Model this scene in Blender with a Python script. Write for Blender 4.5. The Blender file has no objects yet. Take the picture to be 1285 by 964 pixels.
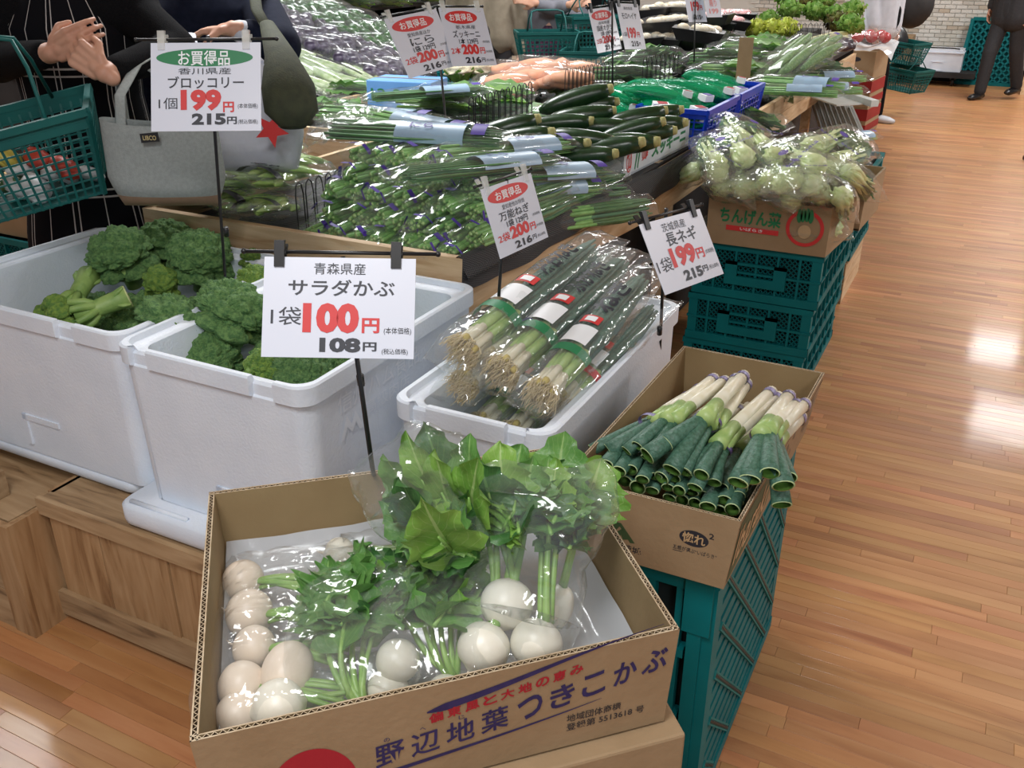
import bpy, math, random
from mathutils import Vector, Matrix, noise
sc = bpy.context.scene
COL = sc.collection
R = math.radians
# ------------------------------------------------------------------ camera
F, CX, CY, H = 1161.0, 642.5, 482.0, 1.55
PITCH, YAW = math.atan(550 / F), R(27.1)
cam = bpy.data.cameras.new('camera')
cam.sensor_fit = 'HORIZONTAL'; cam.sensor_width = 36; cam.lens = 36 * F / 1285
cam.clip_start = .05; cam.clip_end = 100
co = bpy.data.objects.new('camera', cam); COL.objects.link(co)
co.location = (0, 0, H); co.rotation_euler = (R(90) - PITCH, 0, YAW)
sc.camera = co
# ------------------------------------------------------------------ world, exposure
sc.view_settings.view_transform = 'Standard'; sc.view_settings.look = 'None'
sc.view_settings.exposure = 0.22; sc.view_settings.gamma = 1; sc.view_settings.use_curve_mapping = False
sc.cycles.transparent_max_bounces = 24
sc.cycles.max_bounces = 8
wd = bpy.data.worlds.new('world'); sc.world = wd; wd.use_nodes = True
wd.node_tree.nodes['Background'].inputs[0].default_value = (.78, .88, 1, 1)
wd.node_tree.nodes['Background'].inputs[1].default_value = .34
# ------------------------------------------------------------------ ceiling lamps
LAMPS = [(-.5, -.2), (-2.6, 3.2), (-4.4, 2.27), (1.9, 5.4), (-2.2, 6.2), (.66, 9.6), (.55, 11.6), (-2.4, 9.4),
         (-5.2, 6.4), (-.25, 15.2), (2.6, 4.2), (2.8, 8.4), (1.3, -1.2), (-5.0, 10.4)]
LPOW = {0: 36, 1: 56, 2: 40, 12: 36}
for i, (x, y) in enumerate(LAMPS):
    l = bpy.data.lights.new('ceiling_lamp', 'AREA'); l.shape = 'RECTANGLE'; l.size = .62; l.size_y = .9
    l.energy = LPOW.get(i, 46); l.color = (.975, .985, 1)
    o = bpy.data.objects.new('ceiling_light_beam', l); o.location = (x, y, 2.765); COL.objects.link(o)

# ================================================================== helpers
random.seed(7)
fwd = Vector((-math.sin(YAW) * math.cos(PITCH), math.cos(YAW) * math.cos(PITCH), -math.sin(PITCH)))
rgt = Vector((math.cos(YAW), math.sin(YAW), 0))
upv = Vector((-math.sin(YAW) * math.sin(PITCH), math.cos(YAW) * math.sin(PITCH), math.cos(PITCH)))
def ray(x, y): return fwd + rgt * ((x - CX) / F) - upv * ((y - CY) / F)
def W(x, y, z):                      # the point at height z seen there in the photograph
    d = ray(x, y); return Vector((0, 0, H)) + d * ((z - H) / d.z)
def D(x, y, d): return Vector((0, 0, H)) + ray(x, y) * d
def V(*a): return Vector(a)

class MB:
    def __init__(s): s.v = []; s.f = []; s.m = []; s.uv = []
    def add(s, vs, fs, mi=0, uvs=None, M=None):
        b = len(s.v)
        if M is not None: vs = [M @ Vector(p) for p in vs]
        s.v += [tuple(p) for p in vs]
        s.uv += uvs if uvs else [(0, 0)] * len(vs)
        s.f += [tuple(b + i for i in f) for f in fs]; s.m += [mi] * len(fs)
        return s
    def box(s, c, d, mi=0, M=None, rz=0):
        x, y, z = c; a, b, h = d[0] / 2, d[1] / 2, d[2] / 2
        vs = [(i * a, j * b, k * h) for k in (-1, 1) for j in (-1, 1) for i in (-1, 1)]
        if rz: cr, sr = math.cos(rz), math.sin(rz); vs = [(p[0] * cr - p[1] * sr, p[0] * sr + p[1] * cr, p[2]) for p in vs]
        vs = [(p[0] + x, p[1] + y, p[2] + z) for p in vs]
        return s.add(vs, [(0, 2, 3, 1), (4, 5, 7, 6), (0, 1, 5, 4), (2, 6, 7, 3), (0, 4, 6, 2), (1, 3, 7, 5)], mi, None, M)
    def bb(s, a, b, mi=0): return s.box([(a[i] + b[i]) / 2 for i in range(3)], [abs(b[i] - a[i]) for i in range(3)], mi)
    def hexa(s, p, mi=0):                 # 8 corners: bottom loop then top loop
        return s.add(p, [(3, 2, 1, 0), (4, 5, 6, 7), (0, 1, 5, 4), (1, 2, 6, 5), (2, 3, 7, 6), (3, 0, 4, 7)], mi)
    def bar(s, p, q, w, h, mi=0, up=(0, 0, 1)):
        p = Vector(p); q = Vector(q); d = (q - p).normalized(); u = Vector(up)
        a = d.cross(u)
        if a.length < 1e-4: a = d.cross(Vector((1, 0, 0)))
        a.normalize(); b = a.cross(d) * (h / 2); a = a * (w / 2)
        return s.hexa([p - a - b, p + a - b, q + a - b, q - a - b, p - a + b, p + a + b, q + a + b, q - a + b], mi)
    def grid(s, nu, nv, fn, mi=0, wrap=False, M=None):
        vs = []; uv = []; n = nu if wrap else nu + 1
        for j in range(nv + 1):
            for i in range(n):
                u, v = i / nu, j / nv; vs.append(fn(u, v)); uv.append((u, v))
        fs = [(j * n + i, j * n + (i + 1) % n, (j + 1) * n + (i + 1) % n, (j + 1) * n + i) for j in range(nv) for i in range(nu)]
        return s.add(vs, fs, mi, uv, M)
    def tube(s, pts, r, n=8, mi=0, caps=True, flat=1.0, up=None):
        pts = [Vector(p) for p in pts]; k = len(pts)
        rs = [r(i / (k - 1)) for i in range(k)] if callable(r) else ([r] * k if not isinstance(r, (list, tuple)) else r)
        t = [(pts[min(i + 1, k - 1)] - pts[max(i - 1, 0)]).normalized() for i in range(k)]
        a = Vector(up) if up else (Vector((0, 0, 1)) if abs(t[0].z) < .9 else Vector((1, 0, 0)))
        vs = []; uv = []
        for i in range(k):
            a = a - t[i] * a.dot(t[i]); a = a.normalized() if a.length > 1e-5 else t[i].orthogonal().normalized()
            b = t[i].cross(a)
            for j in range(n):
                th = 2 * math.pi * j / n
                vs.append(pts[i] + b * (rs[i] * math.cos(th)) + a * (rs[i] * flat * math.sin(th))); uv.append((j / n, i / (k - 1)))
        fs = [(i * n + j, i * n + (j + 1) % n, (i + 1) * n + (j + 1) % n, (i + 1) * n + j) for i in range(k - 1) for j in range(n)]
        if caps: fs += [tuple(range(n - 1, -1, -1)), tuple((k - 1) * n + j for j in range(n))]
        s.last = a
        return s.add(vs, fs, mi, uv)
    def ball(s, c, r, nu=12, nv=8, mi=0, M=None, fn=None):
        r = (r, r, r) if not isinstance(r, (list, tuple)) else r
        def g(u, v):
            a = u * 2 * math.pi; b = (v - .5) * math.pi
            p = Vector((math.cos(a) * math.cos(b), math.sin(a) * math.cos(b), math.sin(b)))
            k = fn(p) if fn else 1
            return (c[0] + p.x * r[0] * k, c[1] + p.y * r[1] * k, c[2] + p.z * r[2] * k)
        return s.grid(nu, nv, g, mi, True, M)
    def mesh(s, name, mats, smooth=True, loc=None):
        me = bpy.data.meshes.new(name)
        vs = s.v
        if loc is not None: vs = [(p[0] - loc[0], p[1] - loc[1], p[2] - loc[2]) for p in vs]
        me.from_pydata(vs, [], s.f)
        for m in (mats if isinstance(mats, (list, tuple)) else [mats]): me.materials.append(m)
        me.polygons.foreach_set('material_index', s.m)
        me.polygons.foreach_set('use_smooth', [smooth] * len(s.f))
        ul = me.uv_layers.new(name='UVMap'); li = [0] * len(me.loops); me.loops.foreach_get('vertex_index', li)
        ul.data.foreach_set('uv', [c for i in li for c in s.uv[i]])
        me.update(); return me
    def build(s, name, mats, parent=None, smooth=True, world=True):
        # world=True: the points are world points, moved into the parent's frame
        if world and parent is not None:
            inv = wm(parent).inverted(); s.v = [tuple(inv @ Vector(p)) for p in s.v]
        o = bpy.data.objects.new(name, s.mesh(name, mats, smooth)); COL.objects.link(o)
        if parent is not None: o.parent = parent
        return o
def wm(o):
    m = o.matrix_basis.copy()
    while o.parent: o = o.parent; m = o.matrix_basis @ m
    return m
def tag(o, label=None, cat=None, group=None, kind=None):
    for k, v in (('label', label), ('category', cat), ('group', group), ('kind', kind)):
        if v: o[k] = v
    return o
def thing(name, label, cat, loc=(0, 0, 0), rz=0, group=None, rot=None):
    o = bpy.data.objects.new(name, None); COL.objects.link(o); o.empty_display_size = .05
    o.location = loc; o.rotation_euler = rot if rot else (0, 0, rz); return tag(o, label, cat, group)
def dup(o, parent=None):
    c = o.copy(); COL.objects.link(c); c.parent = parent
    for ch in o.children: dup(ch, c)
    return c
class Proto:                            # first placement uses the prototype itself, later ones copies
    def __init__(s, make): s.root = make(); s.used = False
    def put(s, loc, rot=(0, 0, 0), label=None, scale=1, group=None):
        o = dup(s.root) if s.used else s.root
        s.used = True; o.location = loc; o.rotation_euler = rot; o.scale = (scale,) * 3 if not isinstance(scale, tuple) else scale
        if label: o['label'] = label
        if group: o['group'] = group
        return o
def origin(o):                           # move a single-mesh thing's origin to its lowest centre
    me = o.data; xs = [v.co for v in me.vertices]
    c = Vector((sum(p.x for p in xs) / len(xs), sum(p.y for p in xs) / len(xs), min(p.z for p in xs)))
    me.transform(Matrix.Translation(-c)); o.location = c; return o
ORD = ['first', 'second', 'third', 'fourth', 'fifth', 'sixth', 'seventh', 'eighth', 'ninth', 'tenth', 'eleventh', 'twelfth']

# ------------------------------------------------------------------ materials
MATS = {}
def nt(name):
    m = bpy.data.materials.new(name); m.use_nodes = True; t = m.node_tree
    return m, t, t.nodes['Principled BSDF']
def N(t, kind, **kw):
    n = t.nodes.new(kind)
    for k, v in kw.items():
        if k[0] == 'i' and k[1:].isdigit(): n.inputs[int(k[1:])].default_value = v
        else: setattr(n, k, v)
    return n
def L(t, a, b): t.links.new(a, b)
def rgb(c): return (*c, 1) if len(c) == 3 else c
def srgb(r, g, b): return tuple(((c / 255) / 12.92 if c / 255 <= .04045 else ((c / 255 + .055) / 1.055) ** 2.4) for c in (r, g, b))
def mat(name, c1, c2=None, rough=.6, scale=20, bump=0, bscale=None, stretch=(1, 1, 1), sss=0, spec=.5, metal=0, trans=0, detail=4, emit=None, coat=0):
    if name in MATS: return MATS[name]
    m, t, b = nt(name); MATS[name] = m
    b.inputs['Base Color'].default_value = rgb(c1); b.inputs['Roughness'].default_value = rough
    b.inputs['Metallic'].default_value = metal; b.inputs['Specular IOR Level'].default_value = spec
    if coat: b.inputs['Coat Weight'].default_value = coat; b.inputs['Coat Roughness'].default_value = .12
    tc = N(t, 'ShaderNodeTexCoord'); mp = N(t, 'ShaderNodeMapping'); mp.inputs['Scale'].default_value = stretch
    L(t, tc.outputs['Object'], mp.inputs[0])
    if c2:
        nz = N(t, 'ShaderNodeTexNoise'); nz.inputs['Scale'].default_value = scale; nz.inputs['Detail'].default_value = detail
        L(t, mp.outputs[0], nz.inputs[0]); cr = N(t, 'ShaderNodeValToRGB')
        cr.color_ramp.elements[0].position = .35; cr.color_ramp.elements[1].position = .65
        cr.color_ramp.elements[0].color = rgb(c1); cr.color_ramp.elements[1].color = rgb(c2)
        L(t, nz.outputs[0], cr.inputs[0]); L(t, cr.outputs[0], b.inputs['Base Color'])
    if bump:
        nb = N(t, 'ShaderNodeTexNoise'); nb.inputs['Scale'].default_value = bscale or scale * 3; nb.inputs['Detail'].default_value = 3
        L(t, mp.outputs[0], nb.inputs[0]); bp = N(t, 'ShaderNodeBump'); bp.inputs['Strength'].default_value = bump; bp.inputs['Distance'].default_value = .01
        L(t, nb.outputs[0], bp.inputs['Height']); L(t, bp.outputs[0], b.inputs['Normal'])
    if sss:
        b.inputs['Subsurface Weight'].default_value = sss; b.inputs['Subsurface Radius'].default_value = (.01, .01, .008); b.inputs['Subsurface Scale'].default_value = .5
    if emit: b.inputs['Emission Color'].default_value = rgb(emit[0]); b.inputs['Emission Strength'].default_value = emit[1]
    return m
def film(name, tint=(1, 1, 1), haze=.06, gloss=.9, bscale=30, bump=.6, tr=None):
    if name in MATS: return MATS[name]
    m, t, b = nt(name); MATS[name] = m; t.nodes.remove(b); out = t.nodes['Material Output']
    tb = N(t, 'ShaderNodeBsdfTransparent'); tb.inputs[0].default_value = rgb(tr or (.97, .98, .98))
    gl = N(t, 'ShaderNodeBsdfGlossy'); gl.inputs['Roughness'].default_value = .09; gl.inputs[0].default_value = (1, 1, 1, 1)
    df = N(t, 'ShaderNodeBsdfDiffuse'); df.inputs[0].default_value = rgb(tint)
    tc = N(t, 'ShaderNodeTexCoord')
    vo = N(t, 'ShaderNodeTexNoise'); vo.noise_type = 'RIDGED_MULTIFRACTAL'; vo.inputs['Scale'].default_value = bscale; vo.inputs['Detail'].default_value = 2
    L(t, tc.outputs['Object'], vo.inputs[0])
    bp = N(t, 'ShaderNodeBump'); bp.inputs['Strength'].default_value = bump; bp.inputs['Distance'].default_value = .006
    L(t, vo.outputs[0], bp.inputs['Height'])
    for n in (gl, df): L(t, bp.outputs[0], n.inputs['Normal'])
    fr = N(t, 'ShaderNodeLayerWeight'); fr.inputs[0].default_value = .5; L(t, bp.outputs[0], fr.inputs['Normal'])
    pw = N(t, 'ShaderNodeMath', operation='POWER'); pw.inputs[1].default_value = 4.0; L(t, fr.outputs['Facing'], pw.inputs[0])
    mu = N(t, 'ShaderNodeMath', operation='MULTIPLY_ADD'); mu.inputs[1].default_value = gloss * .5; mu.inputs[2].default_value = .06 * gloss; mu.use_clamp = True
    L(t, pw.outputs[0], mu.inputs[0])
    m1 = N(t, 'ShaderNodeMixShader'); m1.inputs[0].default_value = haze; L(t, tb.outputs[0], m1.inputs[1]); L(t, df.outputs[0], m1.inputs[2])
    m2 = N(t, 'ShaderNodeMixShader'); L(t, mu.outputs[0], m2.inputs[0]); L(t, m1.outputs[0], m2.inputs[1]); L(t, gl.outputs[0], m2.inputs[2])
    L(t, m2.outputs[0], out.inputs[0]); return m
def leafmat(name, c1, c2, vein, rough=.42):
    m, t, b = nt(name); b.inputs['Roughness'].default_value = rough
    uv = N(t, 'ShaderNodeUVMap'); sp = N(t, 'ShaderNodeSeparateXYZ'); L(t, uv.outputs[0], sp.inputs[0])
    def M_(op, a, c=None, c3=None):
        n = N(t, 'ShaderNodeMath', operation=op)
        for i, q in enumerate((a, c, c3)):
            if q is None: continue
            if isinstance(q, (int, float)): n.inputs[i].default_value = q
            else: L(t, q, n.inputs[i])
        return n.outputs[0]
    du = M_('ABSOLUTE', M_('SUBTRACT', sp.outputs[0], .5))
    side = M_('ABSOLUTE', M_('SINE', M_('MULTIPLY', M_('SUBTRACT', sp.outputs[1], M_('MULTIPLY', du, .8)), 26.0)))
    v1 = M_('LESS_THAN', du, .028); v2 = M_('MULTIPLY', M_('LESS_THAN', side, .14), .45)
    ve = M_('MAXIMUM', v1, v2)
    tc = N(t, 'ShaderNodeTexCoord'); nz = N(t, 'ShaderNodeTexNoise'); nz.inputs['Scale'].default_value = 22; L(t, tc.outputs['Object'], nz.inputs[0])
    cr = N(t, 'ShaderNodeValToRGB'); cr.color_ramp.elements[0].color = rgb(c1); cr.color_ramp.elements[1].color = rgb(c2)
    cr.color_ramp.elements[0].position = .38; cr.color_ramp.elements[1].position = .62; L(t, nz.outputs[0], cr.inputs[0])
    mx = N(t, 'ShaderNodeMixRGB'); mx.inputs[2].default_value = rgb(vein); L(t, ve, mx.inputs[0]); L(t, cr.outputs[0], mx.inputs[1]); L(t, mx.outputs[0], b.inputs['Base Color'])
    nb = N(t, 'ShaderNodeTexNoise'); nb.inputs['Scale'].default_value = 90; L(t, tc.outputs['Object'], nb.inputs[0])
    ad = M_('SUBTRACT', nb.outputs[0], ve)
    bp = N(t, 'ShaderNodeBump'); bp.inputs['Strength'].default_value = .5; bp.inputs['Distance'].default_value = .004; L(t, ad, bp.inputs['Height']); L(t, bp.outputs[0], b.inputs['Normal'])
    tl = N(t, 'ShaderNodeBsdfTranslucent'); L(t, mx.outputs[0], tl.inputs[0])
    ms = N(t, 'ShaderNodeMixShader'); ms.inputs[0].default_value = .22; L(t, b.outputs[0], ms.inputs[1]); L(t, tl.outputs[0], ms.inputs[2])
    L(t, ms.outputs[0], t.nodes['Material Output'].inputs[0]); return m
def woodmat(name, c1, c2, dark, along='X', rough=.55, sc_=6, attr=None, coat=0, fine=1.0):
    m, t, b = nt(name); b.inputs['Roughness'].default_value = rough
    tc = N(t, 'ShaderNodeTexCoord'); mp = N(t, 'ShaderNodeMapping'); s = {'X': (.12, 1, 1), 'Y': (1, .12, 1), 'Z': (1, 1, .12)}[along]
    mp.inputs['Scale'].default_value = s; L(t, tc.outputs['Object'], mp.inputs[0])
    oi = N(t, 'ShaderNodeObjectInfo')
    nz = N(t, 'ShaderNodeTexNoise'); nz.noise_dimensions = '4D'; nz.inputs['Scale'].default_value = sc_ * 5; nz.inputs['Detail'].default_value = 6; nz.inputs['Distortion'].default_value = 1.2
    L(t, mp.outputs[0], nz.inputs['Vector'])
    wmul = N(t, 'ShaderNodeMath', operation='MULTIPLY'); wmul.inputs[1].default_value = 40
    if attr:
        at = N(t, 'ShaderNodeAttribute'); at.attribute_name = 'tint'; L(t, at.outputs['Fac'], wmul.inputs[0])
    else: L(t, oi.outputs['Random'], wmul.inputs[0])
    L(t, wmul.outputs[0], nz.inputs['W'])
    cr = N(t, 'ShaderNodeValToRGB'); e = cr.color_ramp.elements; e[0].position = .3; e[1].position = .68; e[0].color = rgb(dark); e[1].color = rgb(c2)
    k = cr.color_ramp.elements.new(.45); k.color = rgb(c1)
    L(t, nz.outputs[0], cr.inputs[0])
    hv = N(t, 'ShaderNodeHueSaturation'); L(t, cr.outputs[0], hv.inputs['Color'])
    mr = N(t, 'ShaderNodeMapRange'); mr.inputs[3].default_value = .8 if attr else .85; mr.inputs[4].default_value = 1.16 if attr else 1.12
    L(t, at.outputs['Fac'] if attr else oi.outputs['Random'], mr.inputs[0]); L(t, mr.outputs[0], hv.inputs['Value'])
    if attr:
        mh = N(t, 'ShaderNodeMath', operation='MULTIPLY_ADD'); mh.inputs[1].default_value = .018; mh.inputs[2].default_value = .493
        fr_ = N(t, 'ShaderNodeMath', operation='FRACT'); m7 = N(t, 'ShaderNodeMath', operation='MULTIPLY'); m7.inputs[1].default_value = 7.3
        L(t, at.outputs['Fac'], m7.inputs[0]); L(t, m7.outputs[0], fr_.inputs[0]); L(t, fr_.outputs[0], mh.inputs[0]); L(t, mh.outputs[0], hv.inputs['Hue'])
    L(t, hv.outputs[0], b.inputs['Base Color'])
    if coat: b.inputs['Coat Weight'].default_value = coat; b.inputs['Coat Roughness'].default_value = .1
    if attr:
        n2 = N(t, 'ShaderNodeTexNoise'); n2.inputs['Scale'].default_value = 1.6; n2.inputs['Detail'].default_value = 3; L(t, tc.outputs['Object'], n2.inputs[0])
        bp2 = N(t, 'ShaderNodeBump'); bp2.inputs['Strength'].default_value = .25; bp2.inputs['Distance'].default_value = .012; L(t, n2.outputs[0], bp2.inputs['Height'])
        if coat: L(t, bp2.outputs[0], b.inputs['Coat Normal'])
    bp = N(t, 'ShaderNodeBump'); bp.inputs['Strength'].default_value = .18 * fine; bp.inputs['Distance'].default_value = .003; L(t, nz.outputs[0], bp.inputs['Height']); L(t, bp.outputs[0], b.inputs['Normal'])
    return m

M_floor = woodmat('floor_wood', srgb(178, 124, 78), srgb(190, 140, 94), srgb(158, 104, 64), 'X', .46, 3, attr=True, coat=.2, fine=.5)
M_pine = woodmat('pine_board', srgb(204, 172, 132), srgb(222, 194, 156), srgb(180, 142, 100), 'Y', .6)
M_pinex = woodmat('pine_board_cross', srgb(206, 176, 138), srgb(224, 198, 162), srgb(182, 146, 106), 'X', .6)
M_crate = woodmat('old_crate_wood', srgb(166, 130, 90), srgb(184, 150, 110), srgb(134, 98, 62), 'Z', .75)
M_cratex = woodmat('old_crate_wood_cross', srgb(164, 134, 98), srgb(184, 156, 120), srgb(122, 96, 68), 'X', .75)
M_card = mat('cardboard', srgb(158, 133, 101), srgb(151, 126, 94), .8, 14, .08, 90)
M_cardin = mat('cardboard_inner', srgb(148, 126, 90), srgb(141, 118, 83), .85, 10, .06, 90)
M_cardlite = mat('cardboard_edge', srgb(196, 178, 150), srgb(170, 148, 118), .85, 60)
M_styro = mat('styrofoam', srgb(228, 236, 246), srgb(221, 230, 241), .5, 9, .12, 160, sss=.15)
M_teal = mat('teal_plastic', srgb(0, 112, 116), srgb(0, 100, 104), .55, 6, spec=.25)
M_teal2 = mat('teal_plastic_light', srgb(40, 128, 124), srgb(14, 112, 112), .6, 120, spec=.25)
M_blk = mat('black_plastic', (.012, .012, .013), None, .35)
M_blkrough = mat('black_board', (.014, .013, .013), (.022, .02, .02), .7, 12)
M_clear = film('clear_clip_plastic', (.9, .9, .85), .35, 1.0, 20, .2)
M_paper = mat('white_card', srgb(212, 216, 228), None, .35, coat=.3)
M_red = mat('print_red', srgb(206, 52, 52), None, .5)
M_green = mat('print_green', srgb(34, 122, 76), None, .5)
M_dgreen = mat('print_dark_green', srgb(62, 84, 52), None, .6)
M_dk = mat('print_dark', srgb(44, 46, 54), None, .5)
M_navy = mat('print_navy', srgb(34, 30, 84), srgb(46, 42, 96), .6, 60)
M_crim = mat('print_crimson', srgb(168, 24, 44), None, .6)
M_purp = mat('print_purple', srgb(74, 52, 150), None, .5)
M_white = mat('print_white', srgb(235, 238, 240), None, .5)
M_bluep = mat('blue_plastic', srgb(18, 62, 196), srgb(14, 52, 176), .32, 6)
M_bluebox = mat('light_blue_plastic', srgb(112, 164, 224), srgb(102, 154, 216), .5, 6)
M_film = film('clear_film', haze=.045, bscale=48, bump=.9)
M_film2 = film('clear_film_soft', (1, 1, 1), .06, .9, 42, .8)
M_filmg = film('green_net_film', srgb(10, 160, 110), .5, .5, 90, .6, tr=(.35, .85, .65))
M_filmw = film('white_film', (.95, .95, .97), .55, .6, 20, .4)
M_liner = film('cloudy_liner', srgb(220, 224, 230), .62, .5, 12, .35)
# ------------------------------------------------------------------ lettering
_TC = {}
def text_mesh(body, bold=0.0, res=3):
    k = (body, bold)
    if k in _TC: return _TC[k]
    c = bpy.data.curves.new('lettering', 'FONT'); c.body = body; c.size = 1; c.offset = bold; c.resolution_u = res
    o = bpy.data.objects.new('lettering', c); COL.objects.link(o)
    me = bpy.data.meshes.new_from_object(o.evaluated_get(bpy.context.evaluated_depsgraph_get()))
    vs = [v.co.copy() for v in me.vertices]; fs = [tuple(p.vertices) for p in me.polygons]
    bpy.data.objects.remove(o); bpy.data.meshes.remove(me)
    x0 = min(v.x for v in vs); x1 = max(v.x for v in vs); y0 = min(v.y for v in vs); y1 = max(v.y for v in vs)
    _TC[k] = ([((v.x - x0) / (x1 - x0), (v.y - y0) / (y1 - y0)) for v in vs], fs); return _TC[k]
def lettering(body, m, O, U, Vd, x, y, w, h, parent, bold=0.012, n=None, name='lettering', fn=None, lift=.0009):
    """body filling the box x..x+w, y..y+h (y down) of the frame O + U*x + Vd*y"""
    vs, fs = text_mesh(body, bold)
    n = n if n is not None else -U.cross(Vd).normalized()
    mb = MB()
    if fn: P_ = [fn(x + a * w, y + (1 - b) * h) + n * lift for a, b in vs]
    else: P_ = [O + U * (x + a * w) + Vd * (y + (1 - b) * h) + n * lift for a, b in vs]
    mb.add(P_, fs); return mb.build(name, m, parent, smooth=False)
def shape2d(pts, m, O, U, Vd, parent, name='print_mark', lift=.0006, n=None):
    n = n if n is not None else -U.cross(Vd).normalized()
    mb = MB(); mb.add([O + U * a + Vd * b + n * lift for a, b in pts], [tuple(range(len(pts)))]); return mb.build(name, m, parent, smooth=False)
def ell(cx, cy, rx, ry, n=36, a0=0, a1=360): return [(cx + rx * math.cos(R(a0 + (a1 - a0) * i / n)), cy + ry * math.sin(R(a0 + (a1 - a0) * i / n))) for i in range(n if a1 - a0 == 360 else n + 1)]
def ring2d(cx, cy, r0, r1, m, O, U, Vd, parent, n=40, a0=0, a1=360, sy=1, name='print_mark', lift=.0006):
    mb = MB(); nn = -U.cross(Vd).normalized()
    def g(u, v):
        a = R(a0 + (a1 - a0) * u); r = r0 + (r1 - r0) * v
        return O + U * (cx + r * math.cos(a)) + Vd * (cy + r * math.sin(a) * sy) + nn * lift
    mb.grid(n, 1, g); return mb.build(name, m, parent, smooth=False)

# ================================================================== SETTING
def struct(o): o['kind'] = 'structure'; return o
RND = random.Random(3)
PW = .037
rows = []
y = -1.2; cells = []
while y < 13.4:
    x = -7 + RND.random() * .6
    while x < 4.6:
        ln = RND.uniform(.32, .95); cells.append((x, y, ln)); x += ln
    y += PW
def proj(p):
    v = Vector(p) - Vector((0, 0, H)); d = v.dot(fwd)
    if d < .1: return None
    return CX + F * v.dot(rgt) / d, CY - F * v.dot(upv) / d, d
def seen(x, y, ln):
    best = 0
    for k in (.05, .5, .95):
        q = proj((x + ln * k, y + PW / 2, 0))
        if q and -10 < q[0] < 1295 and 90 < q[1] < 975:
            X = x + ln * k
            if X > -.36 and (y > 1.3 or X > -.2) or (X < -1.4 and y < 1.3 and q[1] > 740 and q[0] < 250): best = max(best, ln / q[2] ** 2)
    return best
sco = sorted(((seen(*c), i) for i, c in enumerate(cells)), reverse=True)
near = set(i for s, i in sco[:300] if s > 0)
fl = MB(); fl.bb((-9, -3, -.05), (7, 16, -.006)); floor = struct(fl.build('floor', M_floor, None, False))
def plank_mesh(mb, x, y, ln):
    g = .00025; e = .0006
    a, b, c, d = x + g, x + ln - g, y + g, y + PW - g
    lo = [(a, c, -.006), (b, c, -.006), (b, d, -.006), (a, d, -.006)]; mi = [(a, c, -e), (b, c, -e), (b, d, -e), (a, d, -e)]
    hi = [(a + e, c + e, 0), (b - e, c + e, 0), (b - e, d - e, 0), (a + e, d - e, 0)]
    f = [(0, 1, 5, 4), (1, 2, 6, 5), (2, 3, 7, 6), (3, 0, 4, 7), (4, 5, 9, 8), (5, 6, 10, 9), (6, 7, 11, 10), (7, 4, 8, 11), (8, 9, 10, 11)]
    mb.add(lo + mi + hi, f)
def settint(me, vals):
    at = me.attributes.new('tint', 'FLOAT', 'POINT'); at.data.foreach_set('value', vals)
settint(floor.data, [.2] * len(floor.data.vertices))
rest = MB(); tv = []
for i, (x, y, ln) in enumerate(cells):
    t_ = min(1, max(0, RND.gauss(.5, .24)))
    if i in near:
        mb = MB(); plank_mesh(mb, x, y, ln); o = mb.build('plank', M_floor, floor, False, False); settint(o.data, [t_] * 12)
    elif x < 3.2 and y > -.5:
        plank_mesh(rest, x, y, ln); tv += [t_] * 12
o = rest.build('floor_planks', M_floor, floor, False, False); settint(o.data, tv); o['kind'] = 'stuff'

ce = MB(); ce.bb((-9, -3, 2.8), (7, 16, 2.9)); struct(ce.build('ceiling', mat('ceiling_paint', srgb(232, 232, 228), srgb(225, 225, 222), .9, 3), None, False))
for i, (x, y) in enumerate(LAMPS):
    t = thing('ceiling_lamp', 'white recessed ceiling lamp, %s' % ('%s above the stands' % ORD[min(i, 11)] if x < -1 else '%s above the aisle' % ORD[min(i, 11)]), 'lamp', (x, y, 2.77), 0, 'recessed ceiling lamps')
    mb = MB()
    for sx, sy, dx, dy in ((0, .47, .7, .04), (0, -.47, .7, .04), (.33, 0, .04, .9), (-.33, 0, .04, .9)): mb.box((x + sx, y + sy, 2.785), (dx, dy, .03))
    mb.build('lamp_frame', M_white, t, False)
# back wall of pale bricks
M_mort = mat('wall_mortar', srgb(216, 214, 206), None, .9)
BR = [mat('brick_' + k, srgb(*c), srgb(*[q - 8 for q in c]), .85, 30, .3, 120) for k, c in (('cream', (222, 220, 212)), ('sand', (214, 210, 198)), ('grey', (202, 198, 188)), ('tan', (196, 184, 166)))]
wb = MB(); wb.bb((-6, 13.42, 0), (5, 13.6, 2.8)); wall = struct(wb.build('wall_back', M_mort, None, False))
z = .2; k = 0; nb = 0; rest = MB(); bm4 = []
for i in range(4):
    q = MB(); q.bb((-.06, -.012, -.0205), (.06, .012, .0205)); me = q.mesh('brick', BR[i], False); bm4.append(me)
while z < 1.5:
    x = -3.2 + (k % 2) * .063
    while x < 1.4:
        i = RND.choice([0, 0, 0, 0, 1, 1, 2, 3])
        if x > -1.75 and x < .45 and z > .3 and z < .98 and nb < 300:
            o = bpy.data.objects.new('brick', bm4[i]); COL.objects.link(o); o.parent = wall; o.location = (x, 13.414, z); nb += 1
        else: rest.box((x, 13.414, z), (.12, .024, .041), i)
        x += .127
    z += .048; k += 1
o = rest.build('brick_courses', BR, wall, False); o['kind'] = 'stuff'
bs = MB(); bs.bb((-6, 13.36, 0), (5, 13.42, .17)); struct(bs.build('baseboard_back', M_blkrough, None, False))
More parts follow.
